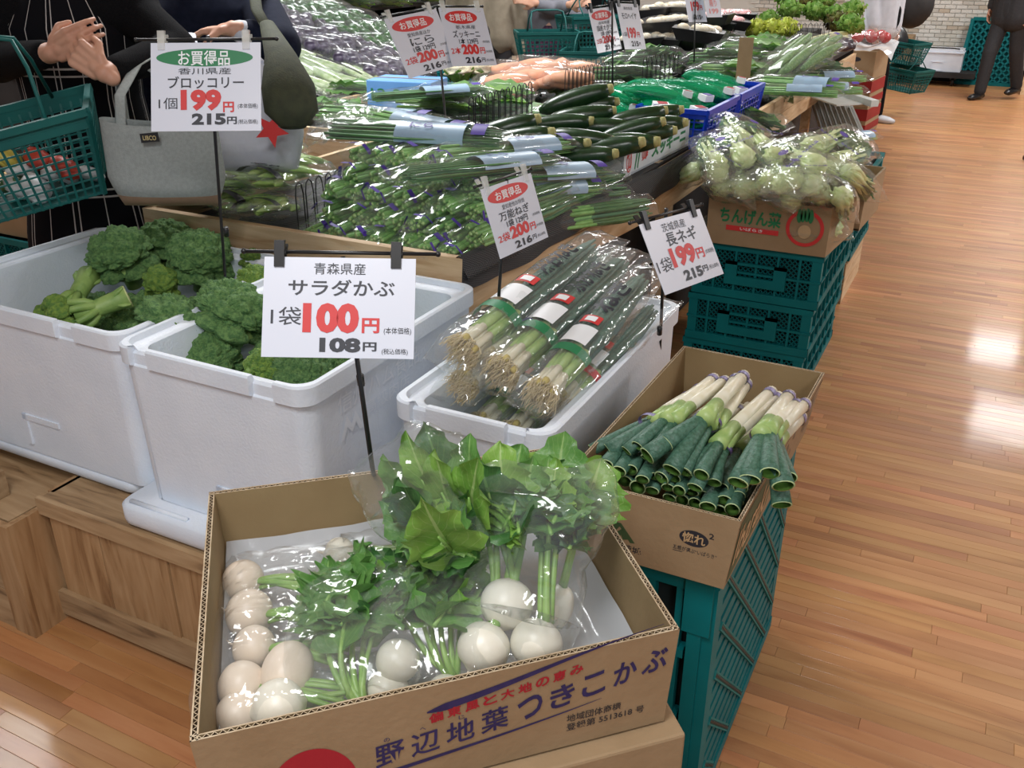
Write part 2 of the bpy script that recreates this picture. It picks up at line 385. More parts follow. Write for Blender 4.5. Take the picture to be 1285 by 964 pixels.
# ================================================================== WOODEN CRATES UNDER THE FOAM BOXES
def board(t, a, b, m, name='board'): q = MB(); q.bb(a, b); return q.build(name, m, t, False)
t = thing('wooden_crate', 'old wooden crate of two wide upright boards under the broccoli foam boxes', 'crate', (-1.58, 1.3, 0))
for x0, x1 in ((-1.85, -1.685), (-1.682, -1.49), (-1.46, -1.30), (-1.297, -1.1)): board(t, (x0, 1.165, .05), (x1, 1.183, .355), M_crate)
board(t, (-1.87, 1.15, .018), (-1.08, 1.166, .088), M_cratex, 'rail'); board(t, (-1.87, 1.153, .315), (-1.08, 1.166, .36), M_cratex, 'rail')
board(t, (-1.487, 1.16, .08), (-1.462, 1.186, .32), M_crate, 'post')
board(t, (-1.75, 1.17, 0), (-1.71, 1.6, .02), M_cratex, 'skid'); board(t, (-1.3, 1.17, 0), (-1.26, 1.6, .02), M_cratex, 'skid')
board(t, (-1.87, 1.19, .02), (-1.85, 1.68, .36), M_crate, 'side_board'); board(t, (-1.1, 1.19, .02), (-1.08, 1.68, .36), M_crate, 'side_board')
board(t, (-1.86, 1.166, .345), (-1.08, 1.69, .36), M_cratex, 'top_board')
t = thing('wooden_crate', 'old wooden crate with scuffed knotty boards at the far left', 'crate', (-2.15, 1.3, 0))
board(t, (-1.885, 1.085, 0), (-1.868, 1.30, .325), M_crate, 'end_board'); board(t, (-1.885, 1.30, 0), (-1.868, 1.6, .325), M_crate, 'end_board')
for z0, z1 in ((.0, .12), (.122, .235), (.237, .325)): board(t, (-2.6, 1.07, z0), (-1.93, 1.088, z1), M_cratex)
board(t, (-1.94, 1.066, 0), (-1.868, 1.085, .325), M_crate, 'post')
board(t, (-2.6, 1.09, .31), (-1.89, 1.6, .325), M_cratex, 'top_board')
t = thing('wooden_beam', 'short dark wooden beam lying on the far left crate', 'beam', (-2.15, 1.2, .326))
board(t, (-2.6, 1.1, .326), (-1.99, 1.17, .395), M_cratex); board(t, (-2.6, 1.4, .326), (-1.99, 1.47, .395), M_cratex)

# ================================================================== STYROFOAM BOXES
def rloop(x0, y0, x1, y1, r, notches=()):
    """rounded rectangle, counter-clockwise from the front-left, with flags for notch points on the front side"""
    pts = []
    for cx, cy, a0 in ((x1 - r, y0 + r, -90), (x1 - r, y1 - r, 0), (x0 + r, y1 - r, 90), (x0 + r, y0 + r, 180)):
        for i in range(7): a = R(a0 + 15 * i); pts.append((cx + r * math.cos(a), cy + r * math.sin(a), 0))
    fr = []
    for a, b in notches: fr += [(a, y0, 0), (a + .001, y0, 1), (b - .001, y0, 1), (b, y0, 0)]
    return fr + pts
def styro(name, label, x0, y0, x1, y1, z0, z1, notches=(), taper=.016, m=None):
    t = thing(name, label, 'foam box', ((x0 + x1) / 2, (y0 + y1) / 2, z0))
    lay = [(taper, z0, .035), (taper, z0 + .004, .035), (.008, z1 - .045, .04), (.0, z1 - .041, .04), (0, z1 - .004, .04), (.004, z1, .04), (.014, z1, .04), (.018, z1 - .012, .04),
           (.034, z1 - .014, .035), (.042, z1 - .02, .03), (.05, z0 + .05, .03)]
    mb = MB(); n = 28 + 4 * len(notches); vs = []
    for k, (ins, z, r) in enumerate(lay):
        base = rloop(x0 + ins, y0 + ins, x1 - ins, y1 - ins, r, notches)
        for px, py, fl_ in base:
            if fl_ and 3 <= k <= 6: py = y0 + .012; z_ = min(z, z1 - .018)
            else: z_ = z
            vs.append((px, py, z_))
    fs = [(k * n + i, k * n + (i + 1) % n, (k + 1) * n + (i + 1) % n, (k + 1) * n + i) for k in range(len(lay) - 1) for i in range(n)]
    fs += [tuple(range(n - 1, -1, -1)), tuple((len(lay) - 1) * n + i for i in range(n))]
    mb.add(vs, fs); o = mb.build('foam_shell', m or M_styro, t, True)
    bv = o.modifiers.new('bevel', 'BEVEL'); bv.width = .003; bv.segments = 2; bv.limit_method = 'ANGLE'; bv.angle_limit = R(35)
    md = o.modifiers.new('edges', 'WEIGHTED_NORMAL')
    return t
B1 = styro('foam_box', 'white foam box at the far left holding broccoli and two upturned stems', -2.32, 1.245, -1.585, 1.86, .40, .795, [(-1.79, -1.73)])
B2 = styro('foam_box', 'white foam box with embossed lettering holding broccoli behind the turnip price sign', -1.56, 1.205, -1.05, 1.875, .42, .80, [(-1.512, -1.462), (-1.19, -1.13)])
B3 = styro('foam_box', 'white foam box holding long bagged leeks, right of the broccoli boxes', -.955, 1.335, -.607, 2.12, .40, .75, [(-.908, -.87), (-.70, -.655)], .012)
# grip recess near the foot of the two front boxes, drawn as a shallow raised frame
for t, x, w in ((B1, -2.0, .13), (B2, -1.33, .13)):
    mb = MB(); zb = .425; y0 = (1.257 if t is B1 else 1.217)
    mb.bb((x, y0 - .002, zb), (x + .014, y0 + .006, zb + .085)); mb.bb((x, y0 - .002, zb + .07), (x + w, y0 + .006, zb + .085)); mb.build('grip_edge', M_styro, t, False)
def lid_slab(t, x0, y0, x1, y1, z0, z1):  # the separate foam lid lying under a box, built as a part of it
    mb = MB()
    lay = [(.012, z0), (.002, z0 + .008), (0, z0 + .02), (0, z1 - .006), (.006, z1)]; vs = []
    for ins, z in lay: vs += [(a, b, z) for a, b, _ in rloop(x0 + ins, y0 + ins, x1 - ins, y1 - ins, .035)]
    n = 28; fs = [(k * n + i, k * n + (i + 1) % n, (k + 1) * n + (i + 1) % n, (k + 1) * n + i) for k in range(4) for i in range(n)]
    fs += [tuple(range(n - 1, -1, -1)), tuple(4 * n + i for i in range(n))]; mb.add(vs, fs); sl = mb.build('foam_lid', M_styro, t)
    mb = MB(); mb.tube([(x0 + .03, y0 + .02, z1 + .002), (x0 + .2, y0 + .02, z1 + .002)], .006, 8); mb.build('grip_rib', M_styro, sl); return t
lid_slab(B2, -1.60, 1.165, -1.04, 1.86, .362, .418)
lid_slab(B1, -2.3, 1.26, -1.64, 1.84, .362, .398)
lid_slab(B3, -.95, 1.35, -.62, 2.1, .345, .398)
t = thing('wooden_crate', 'wooden crate hidden under the foam box of bagged leeks', 'crate', (-.78, 1.7, 0))
for y0, y1 in ((1.36, 1.7), (1.705, 2.09)): board(t, (-.64, y0, 0), (-.625, y1, .343), M_crate)
for x0, x1 in ((-.94, -.79), (-.787, -.64)): board(t, (x0, 1.36, 0), (x1, 1.375, .343), M_crate)
board(t, (-.94, 1.376, .325), (-.64, 2.09, .343), M_cratex, 'top_board')
# embossing on the aisle side of box 2 (faces +X) and on box 3
M_emb = mat('foam_embossing', srgb(236, 242, 250), None, .5)
def emb(t, txt, O, U, Vd, x, y, w, h): lettering(txt, M_emb, O, U, Vd, x, y, w, h, t, .0, name='embossing', lift=.0004)
Oe = V(-1.0555, 1.205, .8)
U_, D_ = V(0, 1, 0), V(-.02, 0, -1).normalized()
emb(B2, '信州ハム食品', Oe, U_, D_, .10, .055, .30, .045); emb(B2, '高級肉店', Oe, U_, D_, .19, .108, .17, .034)
shape2d([(.1, .16), (.125, .11), (.14, .135), (.155, .11), (.18, .16), (.165, .16), (.155, .135), (.14, .155), (.125, .135), (.112, .16)], M_emb, Oe, U_, D_, B2, 'embossing', .0012)

# ================================================================== CARDBOARD CARTONS
M_flute = mat('cardboard_flute', srgb(92, 72, 50), None, .9)
def carton(label, bot, top, z0, z1, th=.006, m=M_card, name='carton', flute=True, mi=None, cat='carton'):
    c = [sum(p[i] for p in bot) / 4 for i in (0, 1)]
    t = thing(name, label, cat, (c[0], c[1], z0)); inn = mi or M_cardin
    for k in range(4):
        a, b, A, B = (Vector((*p, z)) for p, z in ((bot[k], z0), (bot[(k + 1) % 4], z0), (top[k], z1), (top[(k + 1) % 4], z1)))
        d = (B - A).normalized(); n = Vector((-d.y, d.x, 0))          # inward for a counter-clockwise loop
        e = th * .22
        mb = MB()
        mb.hexa([a, b, b + n * e, a + n * e, A, B, B + n * e, A + n * e], 0)
        mb.hexa([a + n * (th - e) + d * th, b + n * (th - e) - d * th, b + n * th - d * th, a + n * th + d * th, A + n * (th - e) + d * th, B + n * (th - e) - d * th, B + n * th - d * th, A + n * th + d * th], 1)
        if flute:
            ln = (B - A).length; seg = int(ln / .0042); h = V(0, 0, .018)
            P0 = [A + d * (ln * i / seg) + n * (e if i % 2 else th - e) for i in range(1, seg)]
            mb.add(P0 + [p - h for p in P0], [(i, i + 1, len(P0) + i + 1, len(P0) + i) for i in range(len(P0) - 1)], 3)
            w2 = d * .0006 + V(0, 0, .0002); w3 = d * -.0006 + V(0, 0, .0002); mb.add([p + w3 for p in P0] + [p + w2 for p in P0], [(i, i + 1, len(P0) + i + 1, len(P0) + i) for i in range(len(P0) - 1)], 2)
            for o_, e_ in ((n * 0, n * e), (n * (th - e), n * th)): mb.add([A + o_ + V(0, 0, .0003), B + o_ + V(0, 0, .0003), B + e_ + V(0, 0, .0003), A + e_ + V(0, 0, .0003)], [(0, 1, 2, 3)], 2)
        else: mb.hexa([a + n * e, b + n * e, b + n * (th - e), a + n * (th - e), A + n * e, B + n * e, B + n * (th - e), A + n * (th - e)], 2)
        mb.build('side_panel', [m, inn, M_cardlite, M_flute], t, False)
    mb = MB(); mb.hexa([(*p, z0 + .001) for p in bot] + [(*p, z0 + .007) for p in bot]); mb.build('bottom_panel', inn, t, False)
    return t
TC = [(-.623, .480), (-.223, .883), (-.538, 1.233), (-.956, .858)]            # turnip carton, front-left first
def inset(P_, k):
    c = V(sum(p[0] for p in P_) / 4, sum(p[1] for p in P_) / 4); return [tuple(c + (V(p[0], p[1]) - c) * k) for p in P_]
turnip_carton = carton('open cardboard carton of bagged turnips with navy and crimson lettering', inset(TC, .975), TC, .648, .80, .0085)
O = V(*TC[0], .80); U = (V(*TC[1], 0) - V(*TC[0], 0)).normalized(); Wd = (V(*TC[1], 0) - V(*TC[0], 0)).length; DV = V(0, 0, -1)
b0 = V(*inset(TC, .975)[0], .648); DV = (b0 - O); DV = (DV - U * DV.dot(U)).normalized(); nn = -U.cross(DV).normalized()
tc = turnip_carton
# curved writing: u along the panel, rising to the right like the print
def curve_fn(y0, rise): return lambda x, y: O + U * x + DV * (y + y0 - rise * ((x - .16) / .38) ** 2 * 1)
def arc(x): return .074 - .042 * max(0, (x - .18) / .38) - .012 * max(0, (x - .3) / .25) ** 2
def fnA(x, y): return O + U * x + DV * (y + arc(x))
for ch, x, w in zip('野辺地葉つきこかぶ', (.190, .232, .274, .316, .361, .402, .443, .484, .521), (.037, .037, .037, .037, .034, .034, .033, .033, .037)):
    lettering(ch, M_navy, O, U, DV, x, .0, w * .92, .036, tc, .013 if ch in '野葉辺地' else .022, nn, fn=lambda a, b: fnA(a, b))
def fnB(x, y): return O + U * x + DV * (y + arc(x) - .024)
for i, ch in enumerate('偏東風と大地の恵み'):
    lettering(ch, M_crim, O, U, DV, .254 + i * .0215, 0, .017, .015, tc, .03, nn, fn=lambda a, b: fnB(a, b))
def stripe(y_of, h_of, x0, x1, m):
    mb = MB()
    mb.grid(40, 1, lambda u, v: O + U * (x0 + (x1 - x0) * u) + DV * (y_of(x0 + (x1 - x0) * u) + (v - .5) * h_of(u)) + nn * .0008); mb.build('print_stripe', m, tc, False)
stripe(lambda x: arc(x) - .034 + .006 * math.cos((x - .25) * 14), lambda u: .012 * (1 - u) ** 1.1 * min(1, u * 12 + .15) + .0006, .252, .545, M_navy)
stripe(lambda x: arc(x) + .047, lambda u: .006 * (1 - u) ** .8 + .0005, .19, .47, M_navy)
lettering('地域団体商標', M_dk, O, U, DV, .425, .098, .072, .0125, tc, .01, nn); lettering('登録第 5513618 号', M_dk, O, U, DV, .425, .113, .105, .0125, tc, .01, nn)
ring2d(.118, .122, .021, .052, M_crim, O, U, DV, tc, a0=150, a1=390, sy=1.35)
shape2d(ell(.118, .15, .012, .014), M_crim, O, U, DV, tc)
lettering('の', M_navy, O, U, DV, .201, -.0095 + arc(.2), .007, .006, tc, .01, nn); lettering('へ', M_navy, O, U, DV, .243, -.008 + arc(.24), .007, .004, tc, .01, nn); lettering('じ', M_navy, O, U, DV, .289, -.008 + arc(.28), .007, .006, tc, .01, nn)
def closed_box(label, c4, z0, z1, m=M_card, name='carton', cat='carton'):
    t = thing(name, label, cat, (sum(p[0] for p in c4) / 4, sum(p[1] for p in c4) / 4, z0)); mb = MB()
    mb.hexa([(*p, z0) for p in c4] + [(*p, z1) for p in c4]); o = mb.build('carton_body', m, t, False)
    bv = o.modifiers.new('b', 'BEVEL'); bv.width = .004; bv.segments = 2
    a, b, c, d = [V(*p, z1) for p in c4]; mb = MB(); e = V(0, 0, .0018); k = .49
    mb.add([a + (d - a) * (k - .03) + e, b + (c - b) * (k - .03) + e, b + (c - b) * (k + .05) + e, a + (d - a) * (k + .05) + e], [(0, 1, 2, 3)]); mb.build('packing_tape', mat('packing_tape', srgb(178, 150, 108), None, .25), t, False); return t
c2 = [(x + .012, y - .006) for x, y in inset(TC, 1.03)]
closed_box('closed plain cardboard carton directly under the turnip carton', c2, .487, .644)
c2 = inset(c2, .985)
closed_box('closed plain cardboard carton second from the top under the turnips', inset(c2, .99), .325, .484); closed_box('lowest closed cardboard carton under the turnips, on the floor', inset(c2, 1.0), .002, .322)
# cloudy liner sheet in the turnip carton
q = inset(TC, .965); A0, B0, C0, D0 = [V(*p, 0) for p in q]
mb = MB()
def liner(u, v):
    p = (A0 * (1 - u) + B0 * u) * (1 - v) + (D0 * (1 - u) + C0 * u) * v
    e = min(u, 1 - u, v, 1 - v); z = .66 + .055 * max(0, 1 - e / .05) + .006 * noise.noise(p * 14)
    p = p + (.5 * (A0 + C0) - p) * .02
    return (p.x, p.y, z)
mb.grid(30, 24, liner); o = origin(mb.build('carton_liner', M_liner)); tag(o, 'cloudy plastic liner sheet on the bottom of the turnip carton', 'liner')

# negi carton (leeks)
NC = [(-.529, 1.220), (-.231, 1.223), (-.217, 1.847), (-.521, 1.852)]
nb_ = [(-.522, 1.228), (-.246, 1.229), (-.236, 1.835), (-.512, 1.84)]
leek_carton = carton('open cardboard carton of loose leeks with green and black print on teal crates', nb_, NC, .612, .75, .006)
O = V(*NC[0], .75); U = V(1, .01, 0).normalized(); DV = (V(*nb_[0], .612) - O); DV = (DV - U * DV.dot(U)).normalized(); lc = leek_carton
shape2d(ell(.228, .055, .024, .0155), M_dk, O, U, DV, lc); lettering('惚れ', mat('print_tan', srgb(190, 160, 120)), O, U, DV, .209, .044, .038, .021, lc, .02, lift=.0014)
lettering('2', M_dk, O, U, DV, .252, .036, .008, .011, lc, .015)
lettering('五感が選ぶ“いばらき”', M_dk, O, U, DV, .195, .075, .072, .009, lc, .008); shape2d([(.195, .086), (.267, .086), (.267, .0875), (.195, .0875)], M_dk, O, U, DV, lc)
shape2d([(.075, .092), (.098, .062), (.105, .066), (.088, .092)], M_dgreen, O, U, DV, lc); shape2d([(.094, .086), (.108, .072), (.118, .092), (.109, .095), (.106, .086), (.1, .092)], M_dgreen, O, U, DV, lc)
shape2d([(.098, .062), (.105, .062), (.13, .096), (.122, .098)], M_dgreen, O, U, DV, lc)
lettering('コープ茨城', M_dk, O, U, DV, .062, .103, .08, .014, lc, .01)
O2 = V(*NC[1], .75); U2 = (V(*NC[2], 0) - V(*NC[1], 0)).normalized(); DV2 = (V(*nb_[1], .612) - O2); DV2 = (DV2 - U2 * DV2.dot(U2)).normalized()
shape2d([(.012, .012), (.24, .012), (.24, .108), (.012, .13)], M_dgreen, O2, U2, DV2, lc); lettering('Ibaraki', mat('print_tan', srgb(190, 160, 120)), O2, U2, DV2, .02, .03, .2, .072, lc, .02, lift=.0014)
ring2d(.36, .055, .028, .035, M_dk, O2, U2, DV2, lc, a0=20, a1=160); shape2d(ell(.34, .04, .005, .009), M_dk, O2, U2, DV2, lc); shape2d(ell(.39, .036, .005, .009), M_dk, O2, U2, DV2, lc)
lettering('茨城', M_dk, O2, U2, DV2, .5, .02, .07, .03, lc, .01); lettering('ねぎ', M_dk, O2, U2, DV2, .5, .06, .07, .03, lc, .01)

# rear pak choi carton
PC = [(-.86, 3.22), (-.436, 3.222), (-.40, 3.60), (-.86, 3.60)]
pak_carton = carton('open cardboard carton of pak choi with green lettering and round red badge', inset(PC, .99), PC, .578, .75, .006)
O = V(-.86, 3.219, .75); U = V(1, 0, 0); DV = V(.01, 0, -1).normalized()
lettering('ちんげん菜', M_green, O, U, DV, .045, .035, .215, .055, pak_carton, .03)
shape2d([(.07, .098), (.255, .098), (.255, .116), (.07, .116)], M_red, O, U, DV, pak_carton); lettering('いばらき', M_white, O, U, DV, .12, .101, .08, .011, pak_carton, .01, lift=.0014)
ring2d(.342, .078, .052, .064, M_red, O, U, DV, pak_carton)
for a in (-.022, -.01, .003, .016): shape2d(ell(.342 + a, .03 + abs(a) * .3, .009, .024), M_green, O, U, DV, pak_carton, lift=.0012)
shape2d(ell(.342, .09, .022, .024), mat('print_tan', srgb(190, 160, 120)), O, U, DV, pak_carton, lift=.0012)
carton2 = carton('second plain open cardboard carton behind the pak choi carton', [(-.80, 3.62), (-.385, 3.62), (-.365, 3.99), (-.80, 3.99)], [(-.80, 3.62), (-.38, 3.62), (-.36, 3.99), (-.80, 3.99)], .578, .75)

# ================================================================== TEAL CRATES
def mesh_panel(t, O, U, Vd, w, h, cell, bar_, name='lattice'):
    mb = MB(); n = U.cross(Vd).normalized()
    k = -h
    while k < w:
        for s in (1, -1):
            if s == 1: p0 = (k, 0); p1 = (k + h, h)
            else: p0 = (k, h); p1 = (k + h, 0)
            x0, y0, x1, y1 = *p0, *p1
            if x0 < 0: y0 += (y1 - y0) * (-x0) / (x1 - x0); x0 = 0
            if x1 > w: y1 = y0 + (y1 - y0) * (w - x0) / (x1 - x0); x1 = w
            if x1 - x0 > cell * .2: mb.bar(O + U * x0 + Vd * y0, O + U * x1 + Vd * y1, bar_, bar_, 0, n)
        k += cell
    o = mb.build(name, M_teal, t, False); o['kind'] = 'stuff'; return o
def teal_crate(label, x0, y0, x1, y1, z0, z1, group='teal mesh crates under the pak choi'):
    t = thing('mesh_crate', label, 'crate', ((x0 + x1) / 2, (y0 + y1) / 2, z0), group=None)
    h = z1 - z0
    for x, y in ((x0, y0), (x1, y0), (x1, y1), (x0, y1)):
        mb = MB(); mb.box((x + (.018 if x == x0 else -.018), y + (.018 if y == y0 else -.018), (z0 + z1) / 2), (.034, .034, h - .004)); mb.build('corner_post', M_teal, t, False)
    for zz, hh, nm in ((z1 - .012, .022, 'rim'), (z0 + .016, .03, 'base_frame'), ((z0 + z1) / 2, .008, 'middle_band')):
        mb = MB(); e = .003
        mb.bb((x0 - e, y0 - e, zz - hh / 2), (x1 + e, y0 + .012, zz + hh / 2)); mb.bb((x0 - e, y1 - .012, zz - hh / 2), (x1 + e, y1 + e, zz + hh / 2))
        mb.bb((x0 - e, y0, zz - hh / 2), (x0 + .012, y1, zz + hh / 2)); mb.bb((x1 - .012, y0, zz - hh / 2), (x1 + e, y1, zz + hh / 2)); mb.build(nm, M_teal, t, False)
    for k in range(1, 6):
        x = x0 + (x1 - x0) * k / 6; mb = MB(); mb.box((x, y0 + .004, (z0 + z1) / 2), (.008, .012, h - .03)); mb.build('rib', M_teal, t, False)
    for k in range(1, 8):
        y = y0 + (y1 - y0) * k / 8; mb = MB(); mb.box((x1 - .004, y, (z0 + z1) / 2), (.014, .008, h - .03)); mb.build('rib', M_teal, t, False)
    mesh_panel(t, V(x0 + .03, y0 + .008, z0 + .03), V(1, 0, 0), V(0, 0, 1), x1 - x0 - .06, h - .05, .018, .003)
    mesh_panel(t, V(x1 - .010, y0 + .03, z0 + .03), V(0, 1, 0), V(0, 0, 1), y1 - y0 - .06, h - .05, .022, .003)
    mb = MB(); xm = (x0 + x1) / 2; w = .11; zc = (z0 + z1) / 2
    mb.bb((xm - w, y0 - .012, zc - .045), (xm + w, y0, zc - .012)); mb.bb((xm - w, y0 - .012, zc - .012), (xm - w * .6, y0, zc + .04)); mb.bb((xm + w * .6, y0 - .012, zc - .012), (xm + w, y0, zc + .04)); mb.bb((xm - w, y0 - .012, zc + .03), (xm + w, y0, zc + .04))
    mb.build('handle', M_teal, t, False)
    mb = MB(); mb.bb((x0 + .02, y0 + .02, z0 + .004), (x1 - .02, y1 - .02, z0 + .03)); mb.build('crate_floor', M_teal, t, False)
    mb = MB(); mb.bb((x0 + .03, y0 + .05, z0 + .034), (x1 - .03, y1 - .05, z1 - .02)); mb.build('shade_block', mat('painted_inside_shade', (.004, .012, .013), None, .9), t, False)  # added near-black block: the shade inside the crate painted as colour
    return t
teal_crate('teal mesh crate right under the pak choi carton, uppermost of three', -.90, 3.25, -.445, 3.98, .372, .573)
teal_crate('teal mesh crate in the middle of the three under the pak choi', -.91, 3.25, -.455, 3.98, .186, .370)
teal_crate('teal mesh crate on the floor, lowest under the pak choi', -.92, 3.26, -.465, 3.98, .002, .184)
# the near crate under the leek carton: long slats and slanted bands on its aisle side
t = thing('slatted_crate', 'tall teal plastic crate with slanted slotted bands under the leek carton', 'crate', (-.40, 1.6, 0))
x0, x1, y0, y1, zt = -.555, -.262, 1.275, 1.93, .606
mb = MB(); mb.bb((x0 + .02, y0 + .03, .01), (x1 - .014, y1 - .02, zt - .03)); mb.build('shade_core', mat('painted_inside_shade', (.004, .012, .013), None, .9), t, False)  # solid filler, no real wall; its near-black colour stands for shade behind the slats
for x in (x0 + .02, x1 - .022):
    for y in (y0 + .02, y1 - .02): mb = MB(); mb.box((x, y, zt / 2), (.044, .044, zt)); o = mb.build('corner_post', M_teal, t, False)
for zz in (zt - .015, .025):
    mb = MB(); mb.bb((x0 - .004, y0 - .006, zz - .015), (x1 + .003, y0 + .03, zz + .015)); mb.bb((x1 - .03, y0, zz - .015), (x1 + .003, y1, zz + .015)); mb.bb((x0 - .004, y1 - .03, zz - .015), (x1, y1, zz + .015)); mb.bb((x0 - .004, y0, zz - .015), (x0 + .03, y1, zz + .015)); mb.build('rim', M_teal, t, False)
for k in range(14):
    z = .03 + k * .041; mb = MB(); mb.bb((x1 - .012, y0 + .03, z), (x1 - .001, y1 - .02, z + .026)); mb.build('slat', M_teal, t, False)
mb = MB(); mb.bb((x1 - .02, y0 + .04, .03), (x1 - .012, y1 - .03, zt - .03)); mb.build('side_wall', M_teal, t, False)
for k in range(-5, 6):
    p0 = (y0 + .045 + k * .112, zt - .03); p1 = (p0[0] + .53, p0[1] - .53)
    a = max(0, (y0 + .045 - p0[0]) / .53); b = min(1, (y1 - .02 - p0[0]) / .53)
    if b - a < .08: continue
    A = V(x1, p0[0] + .53 * a, p0[1] - .53 * a); B = V(x1, p0[0] + .53 * b, p0[1] - .53 * b)
    mb = MB(); mb.bar(A, B, .016, .006, 0, (1, 0, 0)); bd = mb.build('slanted_band', M_teal2, t, False)
    n = int((B - A).length / .013); mb = MB()
    for i in range(n): mb.box(A + (B - A) * ((i + .5) / n) + V(.0032, 0, 0), (.0012, .0065, .0065))
    o = mb.build('band_slots', M_blk, bd, False); o['kind'] = 'stuff'
for k in range(4):
    z = zt - .03 - k * .15; mb = MB(); mb.bb((x0 + .04, y0 - .004, z - .018), (x1 - .05, y0 + .02, z)); mb.build('front_rail', M_teal, t, False)
for k in range(4):
    x = x1 - .06 - k * .05; mb = MB(); mb.bb((x - .012, y0, .04), (x, y0 + .02, zt - .03)); mb.build('front_rib', M_teal, t, False)
mb = MB(); mb.bb((x1 - .055, y0 - .012, zt - .13), (x1 - .006, y0 + .01, zt - .02)); mb.bb((x1 - .045, y0 - .008, .05), (x1 - .02, y0, zt - .13)); mb.build('corner_lip', M_teal, t, False)
# ================================================================== BROCCOLI
M_broc = mat('broccoli_buds', srgb(132, 174, 102), srgb(84, 130, 76), .75, 130, 1.0, 420)
M_brocy = mat('broccoli_buds_light', srgb(156, 190, 84), srgb(104, 152, 72), .75, 110, 1.0, 420)
M_brocst = mat('broccoli_stem', srgb(152, 182, 104), srgb(124, 160, 84), .5, 30, .15, 60)
M_broccut = mat('broccoli_cut', srgb(206, 212, 158), srgb(190, 202, 138), .6, 60)
def buds(mb, c, r, seed, nu=64, nv=40, flat=.8, mi=0, cell=.4):
    sd = V(seed * 3.1, seed * 1.7, seed)
    def g(u, v):
        a = u * 2 * math.pi; b = (v - .5) * math.pi; p = V(math.cos(a) * math.cos(b), math.sin(a) * math.cos(b), math.sin(b))
        d = noise.voronoi(p / cell + sd)[0]; d2 = noise.voronoi(p * 10 + sd)[0]
        k = 1 + .20 * (1 - min(1, d[0] ** 2 * 2.2)) - .1 + .085 * (1 - min(1, d2[0] * 1.6))
        q = p * (r * k)
        if q.z < 0: q.z *= .45
        return (c[0] + q.x, c[1] + q.y, c[2] + q.z * flat)
    mb.grid(nu, nv, g, mi, True)
def make_broccoli(seed, r=.075, light=False):
    rd = random.Random(seed)
    t = thing('broccoli', 'x', 'broccoli')
    mb = MB(); buds(mb, (0, 0, .01), r, seed, 150, 90)
    for k in range(6):
        a = k * 1.05 + rd.random() * .5; rr = r * rd.uniform(.38, .5)
        buds(mb, (math.cos(a) * r * .72, math.sin(a) * r * .72, -.022 - rd.random() * .012), rr, seed + k + 5, 44, 28, .9, 0, .7)
    mb.build('floret_crown', M_brocy if light else M_broc, t, True, False)
    mb = MB(); mb.tube([(0, 0, .005), (0, 0, -.04), (.002, .001, -.085)], [.034, .02, .021], 14)
    for k in range(6):
        a = k * 1.05; mb.tube([(0, 0, -.06), (math.cos(a) * .03, math.sin(a) * .03, -.042), (math.cos(a) * r * .7, math.sin(a) * r * .7, -.015)], [.013, .011, .012], 8)
    mb.build('stem', M_brocst, t, True, False)
    mb = MB(); mb.tube([(.002, .001, -.084), (.002, .001, -.087)], .0195, 14); mb.build('cut_end', M_broccut, t, True, False)
    return t
pb = [Proto(lambda s=s: make_broccoli(s)) for s in (1, 4, 9)]; pl = Proto(lambda: make_broccoli(14, .05, True))
def put(pr, p, rot, label, scale=1, group=None): return pr.put(tuple(p), tuple(R(a) for a in rot), label, scale, group)
G = 'broccoli heads in the foam boxes'
put(pb[0], W(152, 322, .775), (12, -8, 20), 'big round broccoli head, leftmost at the back of the far left foam box', 1.12, G)
put(pb[1], W(208, 308, .775), (-8, 6, 80), 'middle broccoli head at the back of the far left foam box', 1.02, G)
put(pb[2], W(252, 325, .775), (5, 12, 10), 'broad broccoli head beside the sign pole in the far left foam box', 1.12, G)
put(pl, W(203, 355, .735), (20, 20, 0), 'small yellowish broccoli piece below the big heads in the far left box', .9, G)
put(pb[1], W(216, 414, .745), (28, -16, 200), 'broccoli head at the left of the embossed foam box', 1.12, G)
put(pb[0], W(290, 396, .765), (30, 4, 140), 'tallest broccoli head with thick pale branches in the embossed foam box', 1.16, G)
put(pb[2], W(372, 470, .72), (24, 30, 30), 'broccoli head under the lower right corner of the turnip price card', .85, G)
put(pb[2], W(262, 446, .69), (16, -14, 70), 'broccoli head low between the two tall ones in the embossed foam box', 1.0, G)
put(pl, W(322, 358, .77), (-10, 20, 0), 'light yellow green broccoli head behind the turnip price card', 1.0, G)
put(pl, W(335, 462, .74), (30, 25, 60), 'small light broccoli head with branching stems at the front of the embossed foam box', .85, G)
put(pb[1], W(515, 368, .74), (0, 0, 0), 'broccoli head barely visible right of the turnip price card', .7, G)
put(pl, W(316, 326, .775), (0, 20, 90), 'bright green broccoli tip behind the sign pole at the far left box corner', .6, G)
